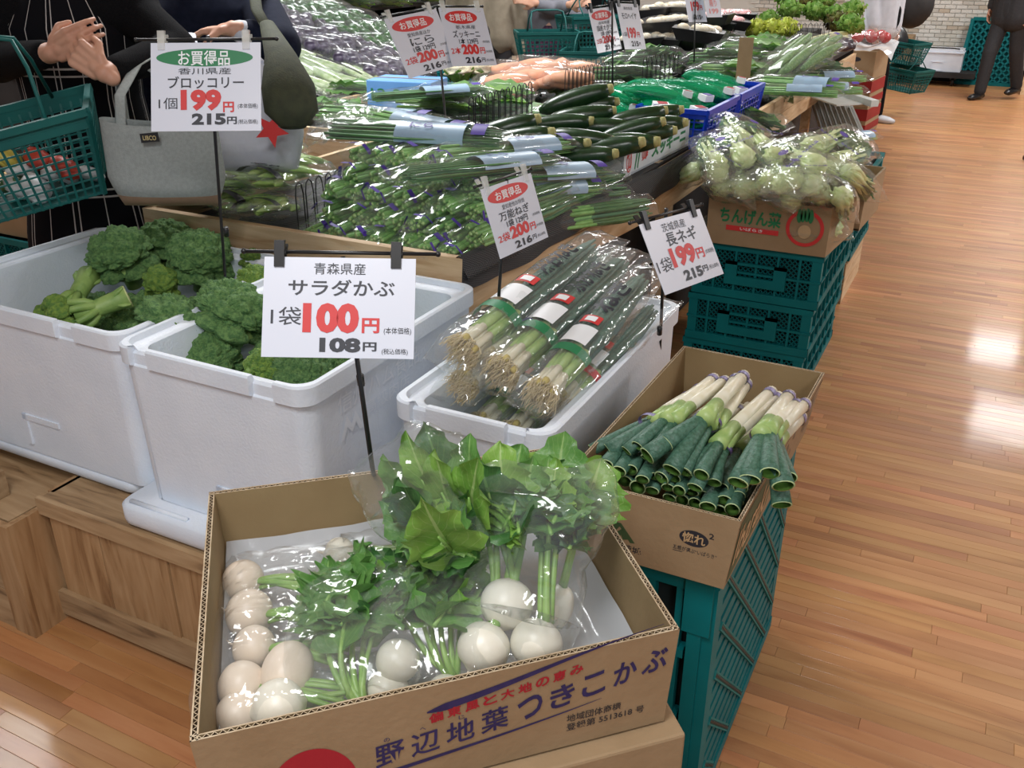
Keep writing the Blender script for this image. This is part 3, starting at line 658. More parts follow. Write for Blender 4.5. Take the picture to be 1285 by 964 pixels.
# filler heads below so the boxes are not empty
for i, (x, y, z) in enumerate([(-1.95, 1.62, .62), (-1.75, 1.66, .63), (-1.82, 1.45, .58), (-2.1, 1.6, .6), (-1.34, 1.5, .66), (-1.2, 1.62, .66), (-1.40, 1.68, .68), (-1.22, 1.40, .64), (-1.34, 1.42, .60)]):
    put(pb[i % 3], (x, y, z), (0, 0, 50 * i), 'broccoli head in the lower layer of the ' + ('far left' if x < -1.58 else 'embossed') + ' foam box, ' + ORD[i], 1.25, 'broccoli heads in the lower layer, ' + ('far left' if x < -1.58 else 'embossed') + ' box')
def upturned(label, p, q, crown_r, seed):
    """stem with its cut end towards q, florets at p"""
    t = thing('broccoli', label, 'broccoli', p, group=G); p = Vector(p); q = Vector(q); d = (q - p)
    mb = MB(); mb.tube([p, p + d * .35, p + d * .8, q], [.032, .022, .025, .030], 14)
    s = d.cross(V(0, 0, 1)).normalized(); u = d.cross(s).normalized()
    for k in range(7):
        a = k * .9; o_ = s * math.cos(a) + u * math.sin(a); mb.tube([p + d * .5, p + d * .25 + o_ * .028, p - d * .12 + o_ * .045], [.012, .010, .008], 8)
    for k in range(4):
        a = k * 1.57 + .4; o_ = s * math.cos(a) + u * math.sin(a); mb.tube([p + d * .62, p + d * .9 + o_ * .026, p + d * 1.0 + o_ * .032], [.009, .012, .004], 7, flat=.5)
    mb.build('stem', M_brocst, t)
    mb = MB(); dn = d.normalized(); mb.tube([q - dn * .001, q + dn * .002], .0285, 16); mb.build('cut_end', M_broccut, t)
    mb = MB()
    for k in range(7):
        a = k * .9; o_ = s * math.cos(a) + u * math.sin(a); buds(mb, p - d * .22 + o_ * .045, crown_r * .5, seed + k, 40, 24, 1, 0, .7)
    mb.build('floret_crown', M_brocy, t)
upturned('upturned broccoli with its leafy stem standing up, left of the cut one', W(84, 392, .70), W(112, 345, .745) , .05, 30)
upturned('upturned broccoli lying with its pale round cut stem towards the right', W(96, 398, .71), W(160, 372, .745), .055, 50)

# ================================================================== LEAVES AND TURNIPS
M_leafA = leafmat('leaf_light', srgb(134, 176, 78), srgb(108, 156, 64), srgb(168, 196, 120))
M_leafB = leafmat('leaf_mid', srgb(104, 152, 76), srgb(82, 132, 62), srgb(140, 176, 104))
M_leafC = leafmat('leaf_dark', srgb(72, 120, 62), srgb(54, 100, 50), srgb(100, 142, 80))
M_stalk = mat('leaf_stalk', srgb(146, 182, 98), srgb(118, 162, 76), .4, 30)
M_turnip = mat('turnip_skin', srgb(234, 231, 218), srgb(226, 221, 204), .38, 14, .06, 50, sss=.1)
M_turnip2 = mat('turnip_skin_pink', srgb(230, 216, 200), srgb(222, 206, 186), .4, 14, .06, 50, sss=.1)
def leaf_into(mb, base, tip, nrm, w, seed, curl=.25, ruf=.12, lobed=True, nu=10, nv=18, mi=0):
    base = Vector(base); tip = Vector(tip); ax = tip - base; ln = ax.length; ax.normalize(); n = Vector(nrm); n = (n - ax * n.dot(ax)).normalized(); sd = ax.cross(n)
    def g(u, v):
        x = (u - .5) * 2; wv = math.sin(math.pi * min(1, .06 + v * .92) ** .75) ** .8 if v < .995 else .03
        if lobed: wv *= 1 + .16 * math.sin(v * 31 + seed) * (abs(x) > .5)
        z = -curl * ln * v * v + .22 * w * abs(x) * (1 - .3 * v) + ruf * w * abs(x) ** 1.5 * math.sin(v * 19 + seed * 2 + (2 if x > 0 else 0)) + .06 * w * noise.noise(V(u * 4, v * 6, seed))
        return base + ax * (ln * v) + sd * (x * w * wv) + n * z
    mb.grid(nu, nv, g, mi)
def bez(p, q, r, n=7): p, q, r = Vector(p), Vector(q), Vector(r); return [p * (1 - t) ** 2 + q * (2 * t * (1 - t)) + r * t * t for t in [i / (n - 1) for i in range(n)]]
def turnip(label, c, r, axis, stalks=(), leaf_mats=(), lw=.035, ll=.12, pink=False, lift=(0, 0, 1), seed=1, group='turnips in the front carton', flat=.92, up=(0, 0, 1)):
    """c centre, axis from root tip to crown; stalks = list of (middle, end) points, a leaf beyond each end"""
    t = thing('turnip', label, 'turnip', c, group=group); c = Vector(c); ax = Vector(axis).normalized(); rd = random.Random(seed)
    q = ax.to_track_quat('Z', 'Y').to_matrix(); mb = MB()
    def g(u, v):
        a = u * 2 * math.pi; b = v * math.pi; z = -math.cos(b); rr = math.sin(b) ** .85
        if v < .12: rr *= .9
        k = 1 + .03 * noise.noise(V(math.cos(a), math.sin(a), z * 1.3 + seed))
        p = V(math.cos(a) * rr * r * k, math.sin(a) * rr * r * k, z * r * flat - (max(0, .08 - v) * r * 1.6) + (max(0, v - .93) * r * 1.2)); return c + q @ p
    mb.grid(28, 20, g, 0, True); mb.build('root', M_turnip2 if pink else M_turnip, t)
    mb = MB(); b_ = c - ax * (r * flat * 1.08); mb.tube([b_ + ax * .004, b_ - ax * .006 + q @ V(.002, 0, 0), b_ - ax * .013 + q @ V(.005, .003, 0)], [.0028, .0014, .0004], 6); mb.build('root_tip', M_turnip2, t)
    cr = c + ax * (r * flat * .96)
    for i, (m_, e_) in enumerate(stalks):
        s0 = cr + (q @ V(math.cos(i * 2.1), math.sin(i * 2.1), 0)) * r * .2
        pts = bez(s0, m_, e_, 8); mb = MB(); mb.tube(pts, lambda v: .0056 - .0022 * v, 8, flat=.8); mb.build('leaf_stalk', M_stalk, t)
        if leaf_mats:
            d = (pts[-1] - pts[-2]).normalized(); mb = MB(); l_ = ll * rd.uniform(.8, 1.2)
            mb.tube([pts[-1] - d * .004, pts[-1] + d * l_ * .5], [.0033, .0015], 6, 1)
            leaf_into(mb, pts[-1] - d * .02, pts[-1] + d * l_, Vector(up) + V(rd.uniform(-.5, .5), rd.uniform(-.5, .5), 0), lw * rd.uniform(.8, 1.2), seed * 7 + i, rd.uniform(.05, .4), .16)
            mb.build('leaf', [leaf_mats[i % len(leaf_mats)], M_stalk], t)
    return t
ca = (V(*TC[1], 0) - V(*TC[0], 0)).normalized(); cbk = V(-ca.y, ca.x, 0)      # along the front panel, and inwards
# left column, roots at the left wall, stalks to the right
col = [((305, 729), .71, .031, 'topmost turnip of the left column, close to the carton back'), ((313, 770), .715, .0335, 'second turnip from the top of the left column'), ((319, 813), .715, .029, 'third turnip from the top of the left column'),
       ((304, 861), .715, .031, 'fourth turnip from the top of the left column'), ((300, 899), .705, .030, 'lowest turnip of the left column, in the front corner')]
for i, (p, z, r, lb) in enumerate(col):
    c = W(*p, z); ax = (ca * .95 + cbk * -.55 + V(0, 0, .05)).normalized()
    st = [(c + ax * .07 + cbk * (k - 1.5) * .008 + V(0, 0, .01), c + ax * .135 + cbk * (k - 1.5) * .012 + V(0, 0, -.004 + .004 * (k % 2))) for k in range(5)]
    turnip('white ' + lb, c, r, ax, st, (), pink=True, seed=i + 2)
turnip('pear shaped turnip lying crown up, right of the fourth in the left column', W(361, 843, .725), .0325, cbk * .7 + ca * .3 + V(0, 0, .2), [], (), pink=True, seed=11, flat=1.2)
c = W(350, 888, .722); turnip('pale turnip in the front corner with a green stalk stub', c, .034, ca + V(0, 0, .05), [(c + ca * .05, c + ca * .10)] * 1, (), seed=12)
for p, z, r, lb in (((426, 694), .70, .0245, 'small turnip at the back wall of the carton, upper of two'), ((441, 718), .695, .021, 'small turnip at the back wall, half hidden below its neighbour')):
    c = W(*p, z); ax = ca + cbk * -.3; turnip(lb, c, r, ax, [(c + ax * .06 + cbk * (k - 1.5) * .008, c + ax * .12 + cbk * (k - 1.5) * .014) for k in range(4)], (), seed=int(p[0]))
# centre bag, turnips at the front right, greens to the left and behind
LM = (M_leafB, M_leafC, M_leafA)
def fan(px, z, mid_px, mz): return [(W(*m, mz), W(*p, z)) for p, m in zip(px, mid_px)]
turnip('turnip under film in the middle of the carton, right of the broad leaves', W(499, 829, .745), .0275, (.1, .2, 1), [], (), seed=21)
turnip('turnip half hidden low in the middle of the carton front', W(486, 868, .712), .027, (-.2, .4, .3), [], (), seed=22)
# the bunch of stalks rising in the middle left
c = W(452, 912, .70)
turnip('turnip hidden behind the carton front whose stalks rise at the centre left', c, .026, (-.2, .9, .35), fan([(408, 770), (424, 762), (446, 775), (430, 800), (462, 752), (476, 770)], .765, [(405, 850), (418, 850), (432, 860), (420, 860), (446, 880), (440, 880)], .735), LM, .042, .11, seed=31, up=(0, -.3, 1))
c = W(560, 872, .70)
turnip('turnip hidden behind the carton front whose stalks rise at the centre right', c, .026, (0, .9, .35), fan([(538, 742), (552, 760), (566, 745), (528, 770), (508, 760), (580, 752)], .77, [(538, 830), (552, 830), (563, 830), (545, 840), (520, 820), (574, 830)], .74), LM, .042, .11, seed=35, up=(0, -.3, 1))
# right bag lying on top, leaves over the back corner
LB = (M_leafB, M_leafA, M_leafC)
def over(px, mp, z=.875, mz=.82): return fan(px, z, mp, mz)
turnip('turnip topmost of the three at the front of the right bag', W(636, 758, .785), .0345, (-.05, .55, .6), over([(644, 634), (632, 644), (622, 654), (656, 644), (664, 626)], [(644, 690), (637, 690), (631, 692), (650, 690), (656, 690)]), LB, .045, .085, seed=41, up=(.2, -1, .8))
turnip('turnip lower left of the three at the front of the right bag', W(607, 813, .755), .0335, (.15, .6, .5), over([(618, 640), (606, 655)], [(630, 720), (622, 700)], .86), LB, .04, .09, seed=43, up=(0, -1, .8))
turnip('turnip lower right of the three at the front of the right bag', W(673, 808, .757), .033, (.1, .6, .6), over([(682, 644), (690, 654), (704, 646), (696, 630)], [(678, 720), (684, 730), (692, 720), (688, 700)]), LB, .045, .09, seed=47, up=(.3, -1, .8))
turnip('slim turnip at the right edge of the right bag', W(699, 762, .745), .022, (.1, .5, .8), over([(724, 650), (735, 640)], [(712, 710), (716, 700)], .86), LB, .045, .08, seed=53, flat=1.4, up=(.3, -1, .8))
# left-back bag of broad light leaves leaning out over the back wall
rd = random.Random(5)
c = W(600, 738, .735)
turnip('turnip under the right bag whose broad leaves lean over the carton back', c, .03, (-.5, .8, .4), fan([(572, 655), (556, 648), (590, 640), (546, 670), (566, 690), (592, 660), (538, 650), (565, 625)], .865, [(590, 690), (580, 690), (598, 680), (576, 700), (585, 710), (595, 690), (570, 690), (580, 670)], .81), (M_leafA, M_leafA, M_leafB, M_leafC), .040, .12, seed=61, up=(-.2, -1, 1))
# loose leaves that fill the bunches out
def leaves(label, items, group):
    t = thing('turnip_greens', label, 'greens', tuple(items[0][0]), group=None)
    for i, (b, e, n, w, m) in enumerate(items):
        mb = MB(); d = (e - b); mb.tube([b + d * .05, b + d * .6], [.003, .0015], 6, 1); leaf_into(mb, b, e, n, w, i * 3 + 1, .12, .2); mb.build('leaf', [m, M_stalk], t)
    return t
def rl(cx, cy, rx, ry, z, n, to, w, ms, sp=.02, nrm=(0, -1, 1)):
    out = []
    for i in range(n):
        b = W(cx + rd.uniform(-rx, rx), cy + rd.uniform(-ry, ry), z + rd.uniform(-sp, sp)); e = W(b_x(b) + to[0] + rd.uniform(-25, 25), b_y(b) + to[1] + rd.uniform(-15, 15), z + rd.uniform(-.01, .03))
        out.append((b, e, V(*nrm) + V(rd.uniform(-.6, .6), rd.uniform(-.5, .5), 0), w * rd.uniform(.75, 1.2), rd.choice(ms)))
    return out
def b_x(p): return proj(p)[0]
def b_y(p): return proj(p)[1]
leaves('broad pale green turnip leaves leaning out over the back wall of the front carton', rl(572, 664, 26, 26, .865, 22, (-58, -58), .033, (M_leafA, M_leafA, M_leafB)), None)
leaves('dark turnip leaves hanging below the pale ones at the carton back wall', rl(582, 690, 22, 14, .84, 10, (-70, -34), .030, (M_leafB, M_leafC, M_leafC)), None)
leaves('ruffled turnip leaves bunched at the top of the right bag', rl(668, 650, 40, 24, .885, 28, (2, -36), .038, (M_leafB, M_leafA, M_leafB, M_leafC)), None)
leaves('dark turnip leaves at the right side of the right bag by the carton wall', rl(708, 676, 24, 20, .85, 12, (14, -34), .034, (M_leafC, M_leafB, M_leafC)), None)
leaves('wide turnip leaves spread flat at the centre left of the carton', rl(436, 762, 34, 30, .77, 16, (12, -44), .054, (M_leafB, M_leafC, M_leafB), .012), None)
leaves('wide bright turnip leaves spread flat at the centre of the carton', rl(524, 762, 44, 30, .775, 18, (14, -48), .056, (M_leafB, M_leafA, M_leafB), .012), None)
# ------------------------------------------------------------------ bags of clear film
def bag(label, pts, widths, thick, seed=1, mt=None, top=(0, 0, 1), cat='plastic bag', name='plastic_bag', nu=30, nv=34, crum=.006, group=None, parent=None):
    """crumpled film sleeve along a list of points, flat fins at both ends"""
    pts = [Vector(p) for p in pts]; k = len(pts) - 1; upn = Vector(top)
    def at(v):
        f = v * k; i = min(int(f), k - 1); f -= i; return pts[i].lerp(pts[i + 1], f), widths[i] * (1 - f) + widths[i + 1] * f, thick[i] * (1 - f) + thick[i + 1] * f
    def g(u, v):
        p, w, th = at(v); q = at(min(1, v + .02))[0] - at(max(0, v - .02))[0]; d = q.normalized(); s = d.cross(upn).normalized(); n = s.cross(d)
        a = u * 2 * math.pi; e = min(1, min(v, 1 - v) / .10); th *= .06 + .94 * e ** .5
        x = math.cos(a); z = math.sin(a); x = math.copysign(abs(x) ** .8, x); r_ = p + s * (x * w) + n * (z * th)
        nz = noise.noise(r_ * 34 + V(seed, 0, 0)); nz2 = abs(noise.noise(r_ * 75 + V(0, seed, 0)))
        edge = .012 * noise.noise(V(u * 9, v * 3, seed)) * (1 - e)
        return r_ + n * (z * (crum * 1.4 * nz + crum * nz2)) + s * (x * crum * nz) + d * edge
    mb = MB(); mb.grid(nu, nv, g, 0, True); o = mb.build(name, mt or M_film, parent)
    if parent is None: origin(o); tag(o, label, cat, group)
    return o
bag('crinkled clear bag around the left column of turnips', [W(362, 690, .715), W(352, 770, .72), W(345, 850, .73), W(338, 915, .715)], [.085, .095, .10, .09], [.02, .042, .046, .03], 3)
bag('clear bag over the broad leaves at the centre left of the carton', [W(470, 688, .745), W(458, 760, .765), W(440, 840, .745), W(430, 905, .70)], [.07, .095, .085, .07], [.02, .045, .05, .03], 4)
bag('clear bag over the leaves and single turnip in the carton centre', [W(545, 690, .76), W(535, 760, .775), W(530, 830, .75), W(520, 880, .71)], [.07, .09, .085, .07], [.02, .045, .05, .03], 5)
bag('big shiny clear bag of three turnips at the right of the carton', [W(682, 582, .945), W(682, 620, .91), W(666, 700, .84), W(650, 770, .775), W(636, 838, .735)], [.092, .098, .075, .085, .075], [.02, .055, .05, .055, .03], 6, crum=.008)
bag('clear bag around the pale leaves leaning over the carton back', [W(478, 560, .955), W(520, 600, .925), W(570, 660, .865), W(610, 735, .775)], [.06, .085, .07, .05], [.02, .05, .045, .03], 7, top=(0, -.4, 1), crum=.007)
bag('clear bag of two small turnips at the carton back wall', [W(392, 690, .70), W(430, 705, .70), W(500, 690, .70), W(560, 695, .70)], [.03, .045, .045, .04], [.01, .03, .028, .01], 8)

# ================================================================== LEEKS IN THE CARTON
M_lw = mat('leek_white', srgb(232, 228, 208), srgb(222, 216, 190), .35, 30, sss=.1)
M_lg = mat('leek_pale_green', srgb(172, 196, 122), srgb(138, 172, 98), .4, 30)
M_ld = mat('leek_green', srgb(54, 92, 72), srgb(78, 118, 100), .5, 160, .25, 200, stretch=(1, 1, 1))
M_lin = mat('leek_inside', srgb(112, 156, 70), srgb(84, 130, 54), .5, 60)
M_tape = mat('purple_tape', srgb(66, 48, 108), srgb(150, 144, 184), .4, 60)
def hollow(mb, pts, r0, r1, sq=.8, n=12, seed=0):
    """a hollow green leaf tube: outside, cut rim and lighter inside"""
    k = len(pts); rs = [r0 + (r1 - r0) * i / (k - 1) for i in range(k)]
    mb.tube(pts, rs, n, 0, False, sq); P_ = Vector(pts[-1]); d = (Vector(pts[-1]) - Vector(pts[-2])).normalized()
    b = len(s_ := mb.v) - n
    mb.tube([P_ - d * .035, P_ - d * .02, P_ + d * .0003], [r1 * .3, r1 * .78, r1 * .86], n, 1, False, sq, tuple(mb.last))
    j = len(mb.v) - n; mb.f += [(b + i, b + (i + 1) % n, j + (i + 1) % n, j + i) for i in range(n)]; mb.m += [2] * n
M_cutrim = mat('leek_cut_rim', srgb(186, 206, 150), None, .5)
def tapering(t, pts, r, name='tape', w=.008):
    d = (Vector(pts[1]) - Vector(pts[0])).normalized(); c = Vector(pts[0]); mb = MB(); mb.tube([c - d * w, c + d * w], r, 16, 0, False); return mb.build(name, M_tape, t)
def leek(label, wp, wz, tp, tz, ends, ez, r=.0115, er=.0135, seed=1, wt=True):
    a = W(*wp, wz); b = W(*tp, tz); t = thing('leek', label, 'leek', a, group='loose leeks in the carton'); rd = random.Random(seed)
    d = (b - a); m = a + d * .72 + V(0, 0, .004)
    mb = MB(); mb.tube([a - d.normalized() * .002, a + d.normalized() * .003, a + d * .3 + V(0, 0, .002), m], [r * .55, r * .95, r, r], 12); mb.build('white_shaft', M_lw, t)
    mb = MB(); mb.tube([m - d.normalized() * .001, a + d * .86 + V(0, 0, .003), b], [r * 1.01, r * 1.1, r * 1.3], 12, flat=.9); mb.build('pale_green_shaft', M_lg, t)
    for i, e in enumerate(ends):
        z = ez[i] if isinstance(ez, (list, tuple)) else ez; q = W(*e, z); s = a + d * .88; mid = b.lerp(q, .35) + V(0, 0, .006)
        mb = MB(); hollow(mb, bez(s, mid, q, 7), r * .75, er * rd.uniform(.85, 1.2), rd.uniform(.55, .95), 14); mb.build('leaf_tube', [M_ld, M_lin, M_cutrim], t)
    if wt: tapering(t, [a + d.normalized() * .022, b], r * 1.1)
    return t
TZ = .80
leek('leek at the left of the carton, its tip nearest the foam box', (864, 497), .715, (822, 527), .775, [(742, 565)], .735, seed=1)
leek('second leek from the left, its white tip under the back wall', (879, 487), .735, (826, 530), .79, [(764, 566), (790, 566)], [.745, .75], seed=2)
leek('long leek crossing the left bundle with a taped white tip', (897, 474), .765, (836, 527), .80, [(786, 566), (800, 560)], [.76, .775], seed=3)
leek('leek of the left bundle between the long ones', (911, 477), .765, (846, 528), .80, [(812, 575), (776, 578)], [.765, .73], seed=4)
leek('front leek of the second bundle with big dark leaf tubes', (934, 471), .785, (884, 526), .825, [(836, 556), (812, 572), (843, 590)], [.80, .785, .77], .0125, .0155, seed=5)
leek('leek lying beside the big dark one in the second bundle', (924, 474), .775, (890, 532), .81, [(858, 592), (868, 574)], [.765, .77], .0115, .0135, seed=6)
leek('leek under the second bundle with its tip at the back right', (938, 480), .765, (898, 540), .79, [(852, 585)], .75, seed=7)
leek('long white leek in the middle pointing to the back right', (969, 491), .77, (900, 558), .79, [(880, 596), (862, 594)], [.775, .76], .0125, .0145, seed=8)
leek('leek in the middle right with a purple taped tip', (978, 497), .76, (905, 562), .78, [(872, 612), (896, 606)], [.75, .755], .012, .014, seed=9)
leek('leek left of the drooping bundle with a smooth white shaft', (991, 496), .775, (955, 545), .825, [(926, 606), (941, 602)], [.79, .80], .013, .0165, seed=10)
leek('leek of the drooping bundle whose leaves hang over the aisle side', (1001, 507), .77, (962, 543), .825, [(966, 594), (983, 610)], [.81, .79], .0125, .016, seed=11)
leek('rightmost leek whose leaf hangs lowest over the carton edge', (1011, 506), .765, (968, 548), .81, [(981, 634)], [.745], .0125, .0165, seed=12)
leek('leek lying low along the aisle wall of the carton', (1006, 522), .74, (972, 560), .77, [(990, 600)], [.775], .012, .015, seed=13)
leek('thin white leek low in the middle of the carton', (930, 512), .74, (880, 556), .76, [(846, 600), (830, 600)], [.745, .74], seed=14)
rr = random.Random(12)
low = [(760, 582), (776, 592), (792, 590), (806, 602), (822, 598), (838, 612), (852, 616), (868, 618), (884, 622), (905, 612), (909, 628), (928, 622), (935, 614), (923, 641), (940, 634), (888, 636), (902, 643), (932, 646), (872, 632), (856, 628), (840, 625), (818, 616), (800, 612), (784, 604)]
for i, (x, y) in enumerate(low):
    z = .745 - (y - 582) * .0004 - (.02 if i > 15 else 0) - .004 * (i % 3); q = W(x, y, z); q.y = max(q.y, 1.236 + .01 * (i % 3)); q.x = min(max(q.x, -.51), -.262)
    t = thing('leek', 'lower leek with an open cut leaf end, %d pixels in, %s' % (0, '') if False else 'lower leek with open cut end, %s counted from the left, %s' % (ORD[i % 12], 'middle rows' if i < 12 else 'bottom rows'), 'leek', q, group='lower leeks, ' + ('left' if x < 850 else 'right') + ' half')
    b = V(q.x + rr.uniform(-.02, .02), q.y + rr.uniform(.16, .2), z - .015); mid = q.lerp(b, .5) + V(0, 0, .006)
    mb = MB(); hollow(mb, bez(b, mid, q, 5), .010, rr.uniform(.011, .0155), rr.uniform(.5, .95), 14); mb.build('leaf_tube', [M_ld, M_lin, M_cutrim], t)
    e = V(min(max(b.x + rr.uniform(-.03, .03), -.49), -.26), 1.79 - rr.random() * .05, .66 + .003 * (i % 9)); mb = MB(); mb.tube([b - V(0, .01, 0), b.lerp(e, .3)], [.011, .0115], 10, 1); mb.tube([b.lerp(e, .29), e], [.0115, .009], 10, 0); mb.build('white_shaft', [M_lw, M_lg], t)
for k, (a, r_) in enumerate((((818, 530), .025), ((886, 530), .027), ((902, 564), .023), ((961, 548), .027))):
    c = W(*a, (.782, .803, .775, .805)[k]); e = W(*((897, 474), (934, 471), (969, 491), (1001, 507))[k], .77); d = (e - c).normalized(); mb = MB()
    mb.tube([c - d * .006, c + d * .006], r_, 20, 0, False, .62); o = origin(mb.build('bundle_tape', M_tape)); tag(o, ('purple', 'purple', 'thin', 'purple')[k] + ' tape round the ' + ('left', 'second', 'middle', 'drooping')[k] + ' bundle of leeks', 'tape')

# ================================================================== BAGGED LEEKS IN FOAM BOX 3
M_root = mat('leek_roots', srgb(224, 210, 172), srgb(196, 176, 132), .8, 60)
M_yel = mat('leek_cut_cells', srgb(196, 176, 96), None, .7)
def negibag(label, p, q, r, seed, txt=None, band=M_green, nst=12, rz=0):
    p = Vector(p); q = Vector(q); d = q - p; ln = d.length; dn = d.normalized(); t = thing('bagged_leeks', label, 'bag of leeks', p, group='bagged leeks in the foam box'); rd = random.Random(seed)
    s = dn.cross(V(0, 0, 1)).normalized(); n = s.cross(dn)
    for i in range(nst):
        a = i * 2.4; k = r * .62 * math.sqrt((i + .3) / nst); o_ = s * (k * math.cos(a)) + n * (k * math.sin(a))
        mb = MB(); b = p + dn * .03 + o_
        mb.tube([b, b + dn * ln * .06, b + dn * ln * .12], [.0085, .0082, .009], 8, 0); mb.tube([b + dn * ln * .11, p + o_ * 1.1 + dn * ln * .34], [.0091, .011], 8, 1)
        mb.build('pale_stalk', [M_lw, M_lg], t)
        mb = MB(); mb.tube([p + o_ * 1.1 + dn * ln * .33, p + o_ * 1.25 + dn * ln * .65, p + o_ * .9 + dn * ln * .97], [.0115, .0125, .004], 8, 0, True, .7); mb.build('green_leaf', M_ld, t)
    mb = MB()
    for i in range(260):
        a = rd.random() * 6.28; k = r * .85 * math.sqrt(rd.random()); b = p + dn * .035 + s * (k * math.cos(a)) + n * (k * math.sin(a)); e = b - dn * rd.uniform(.012, .04) + V(rd.uniform(-.012, .012), rd.uniform(-.012, .012), rd.uniform(-.012, .008))
        mb.tube([b, (b + e) / 2 + V(rd.uniform(-.006, .006), 0, rd.uniform(-.004, .006)), e], [.0013, .001, .0005], 4, 0, False)
    o = mb.build('roots', M_root, t); o['kind'] = 'stuff'
    mb = MB()
    for i in range(12):
        a = i * 2.4; k = r * .8 * math.sqrt((i + .3) / 12); b = p + dn * .022 + s * (k * math.cos(a)) + n * (k * math.sin(a)); mb.tube([b, b + dn * .012], [.0062, .0075], 7, 0, True)
    mb.build('root_plates', M_yel, t)
    bag(label, [p - dn * .035, p + dn * .06, p + dn * ln * .5, p + dn * ln * 1.0, q + dn * .05], [r * 1.35, r * 1.35, r * 1.25, r * 1.1, r * 1.4], [r * .9, r * 1.08, r * 1.0, r * .8, r * .3], seed, M_film2, parent=t, name='film', nu=20, nv=26, crum=.005)
    fn = lambda x, y: p + dn * x + (s * math.sin(y / r) + n * math.cos(y / r)) * r * 1.16 if False else None
    def wrap(x, y):                                     # x along the bag, y around it
        a = y / (r * 1.2); return p + dn * x - s * (math.sin(a) * r * 1.27) + n * (math.cos(a) * r * 1.13)
    mb = MB(); mb.grid(10, 1, lambda u, v: wrap(ln * (.24 + .05 * v), (u - .5) * r * 3.2)); mb.build('label_band', band, t)
    mb = MB(); mb.grid(8, 2, lambda u, v: wrap(ln * (.31 + .12 * v), (u - .5) * r * 1.5)); mb.build('label', M_white, t)
    mb = MB(); mb.grid(6, 2, lambda u, v: wrap(ln * (.455 + .055 * v), (u - .5) * r * 1.1)); mb.build('label', M_red, t)
    mb = MB(); mb.grid(6, 2, lambda u, v: wrap(ln * (.465 + .035 * v), (u - .5) * r * .6) + n * .0008); mb.build('label', M_white, t)
    if txt:
        vs, fs = text_mesh(txt, .03); mb = MB(); mb.add([wrap(ln * (.55 + .26 * a), (b - .5) * r * 1.3) + n * .001 for a, b in vs], fs); mb.build('lettering', M_dk, t, False)
    return t
negibag('bagged leeks lying highest, from the left corner towards the back', W(572, 448, .80), W(748, 308, .90), .045, 1, '深谷ねぎ')
negibag('bagged leeks with pale hollow root ends in the middle of the box', W(622, 474, .775), W(784, 328, .87), .042, 2, 'ふかねぎ', M_green)
negibag('bagged leeks at the aisle side of the box with a white badge', W(672, 502, .76), W(808, 350, .86), .039, 3, 'ねぎ', M_green)
negibag('bagged leeks lowest in the box, roots at the left front corner', W(574, 490, .735), W(700, 390, .77), .038, 4, None, M_purp)
negibag('bagged leeks low along the aisle wall with a round red label', W(694, 516, .70), W(820, 388, .79), .036, 5, None, M_red)
negibag('bagged leeks between the highest and the middle ones', W(604, 460, .765), W(768, 322, .85), .036, 6, None, M_purp)
for i, (x, y) in enumerate([(-.86, 1.5), (-.78, 1.5), (-.70, 1.5)]):
    negibag('bagged leeks in the bottom layer of the foam box, %s' % ('left', 'centre', 'right')[i], (x, y, .62), (x, 2.0, .64), .036, 20 + i)

# ================================================================== PRICE SIGNS
def sign(label, tl, tr, bl, dl, dr, db, lines, pole=None, oval=None, clip=M_blk, ext=.03, thick=.0012, pd=None, bar=True):
    T = D(*tl, dl); Tr = D(*tr, dr); Bl = D(*bl, db); U = (Tr - T); w = U.length; U.normalize(); Dn = Bl - T; Dn = Dn - U * Dn.dot(U); h = Dn.length; Dn.normalize(); n = -U.cross(Dn).normalized()
    base = V(*pole[-1]) if pole else T
    t = thing('price_sign', label, 'price sign', base, group='price signs on black poles')
    mb = MB(); mb.hexa([T, T + U * w, T + U * w + Dn * h, T + Dn * h, T - n * thick, T + U * w - n * thick, T + U * w + Dn * h - n * thick, T + Dn * h - n * thick]); card = mb.build('sign_card', M_paper, t, False)
    for (txt, x, y, tw, th, m, bo) in lines: lettering(txt, m, T, U, Dn, x * w, y * h, tw * w, th * h, card, bo, n, lift=.0008)
    if oval:
        x, y, rx, ry, m = oval; shape2d(ell(x * w, y * h, rx * w, ry * h), m, T, U, Dn, card, 'oval_mark', .0004, n)
    if bar:
        up = -Dn; a = T + up * .008 - n * .004; mb = MB(); mb.tube([a - U * ext, a + U * (w + ext)], .0028, 8); mb.ball(a - U * ext, .0042, 8, 6); mb.ball(a + U * (w + ext), .0042, 8, 6); mb.build('cross_bar', M_blk, t)
        for x in (.1, .87):
            c = T + U * (w * x); mb = MB(); s = .007
            mb.hexa([c - U * s + up * .022 + n * .006, c + U * s + up * .022 + n * .006, c + U * s - up * .014 + n * .003, c - U * s - up * .014 + n * .003, c - U * s + up * .024 - n * .002, c + U * s + up * .024 - n * .002, c + U * s - up * .014 - n * .0, c - U * s - up * .014 - n * .0])
            mb.hexa([c - U * s + up * .022 - n * .016, c + U * s + up * .022 - n * .016, c + U * s - up * .010 - n * .004, c - U * s - up * .010 - n * .004, c - U * s + up * .02 - n * .018, c + U * s + up * .02 - n * .018, c + U * s - up * .010 - n * .008, c - U * s - up * .010 - n * .008])
            mb.tube([c - U * s * 1.2 + up * .007 - n * .004, c + U * s * 1.2 + up * .007 - n * .004], .005, 8); mb.build('clip', clip, t, False)
    if pole:
        pts = [V(*p) for p in pole]; mb = MB(); mb.tube(pts, .0036 if len(pts) < 3 else .0036, 8); mb.build('pole', M_blk, t)
        k = .45; c = pts[0].lerp(pts[-1], k); mb = MB(); mb.tube([c, c + (pts[-1] - pts[0]).normalized() * .022], .0062, 8); mb.build('pole_joint', M_blk, t)
    return t
def tri(v): return tuple(v)
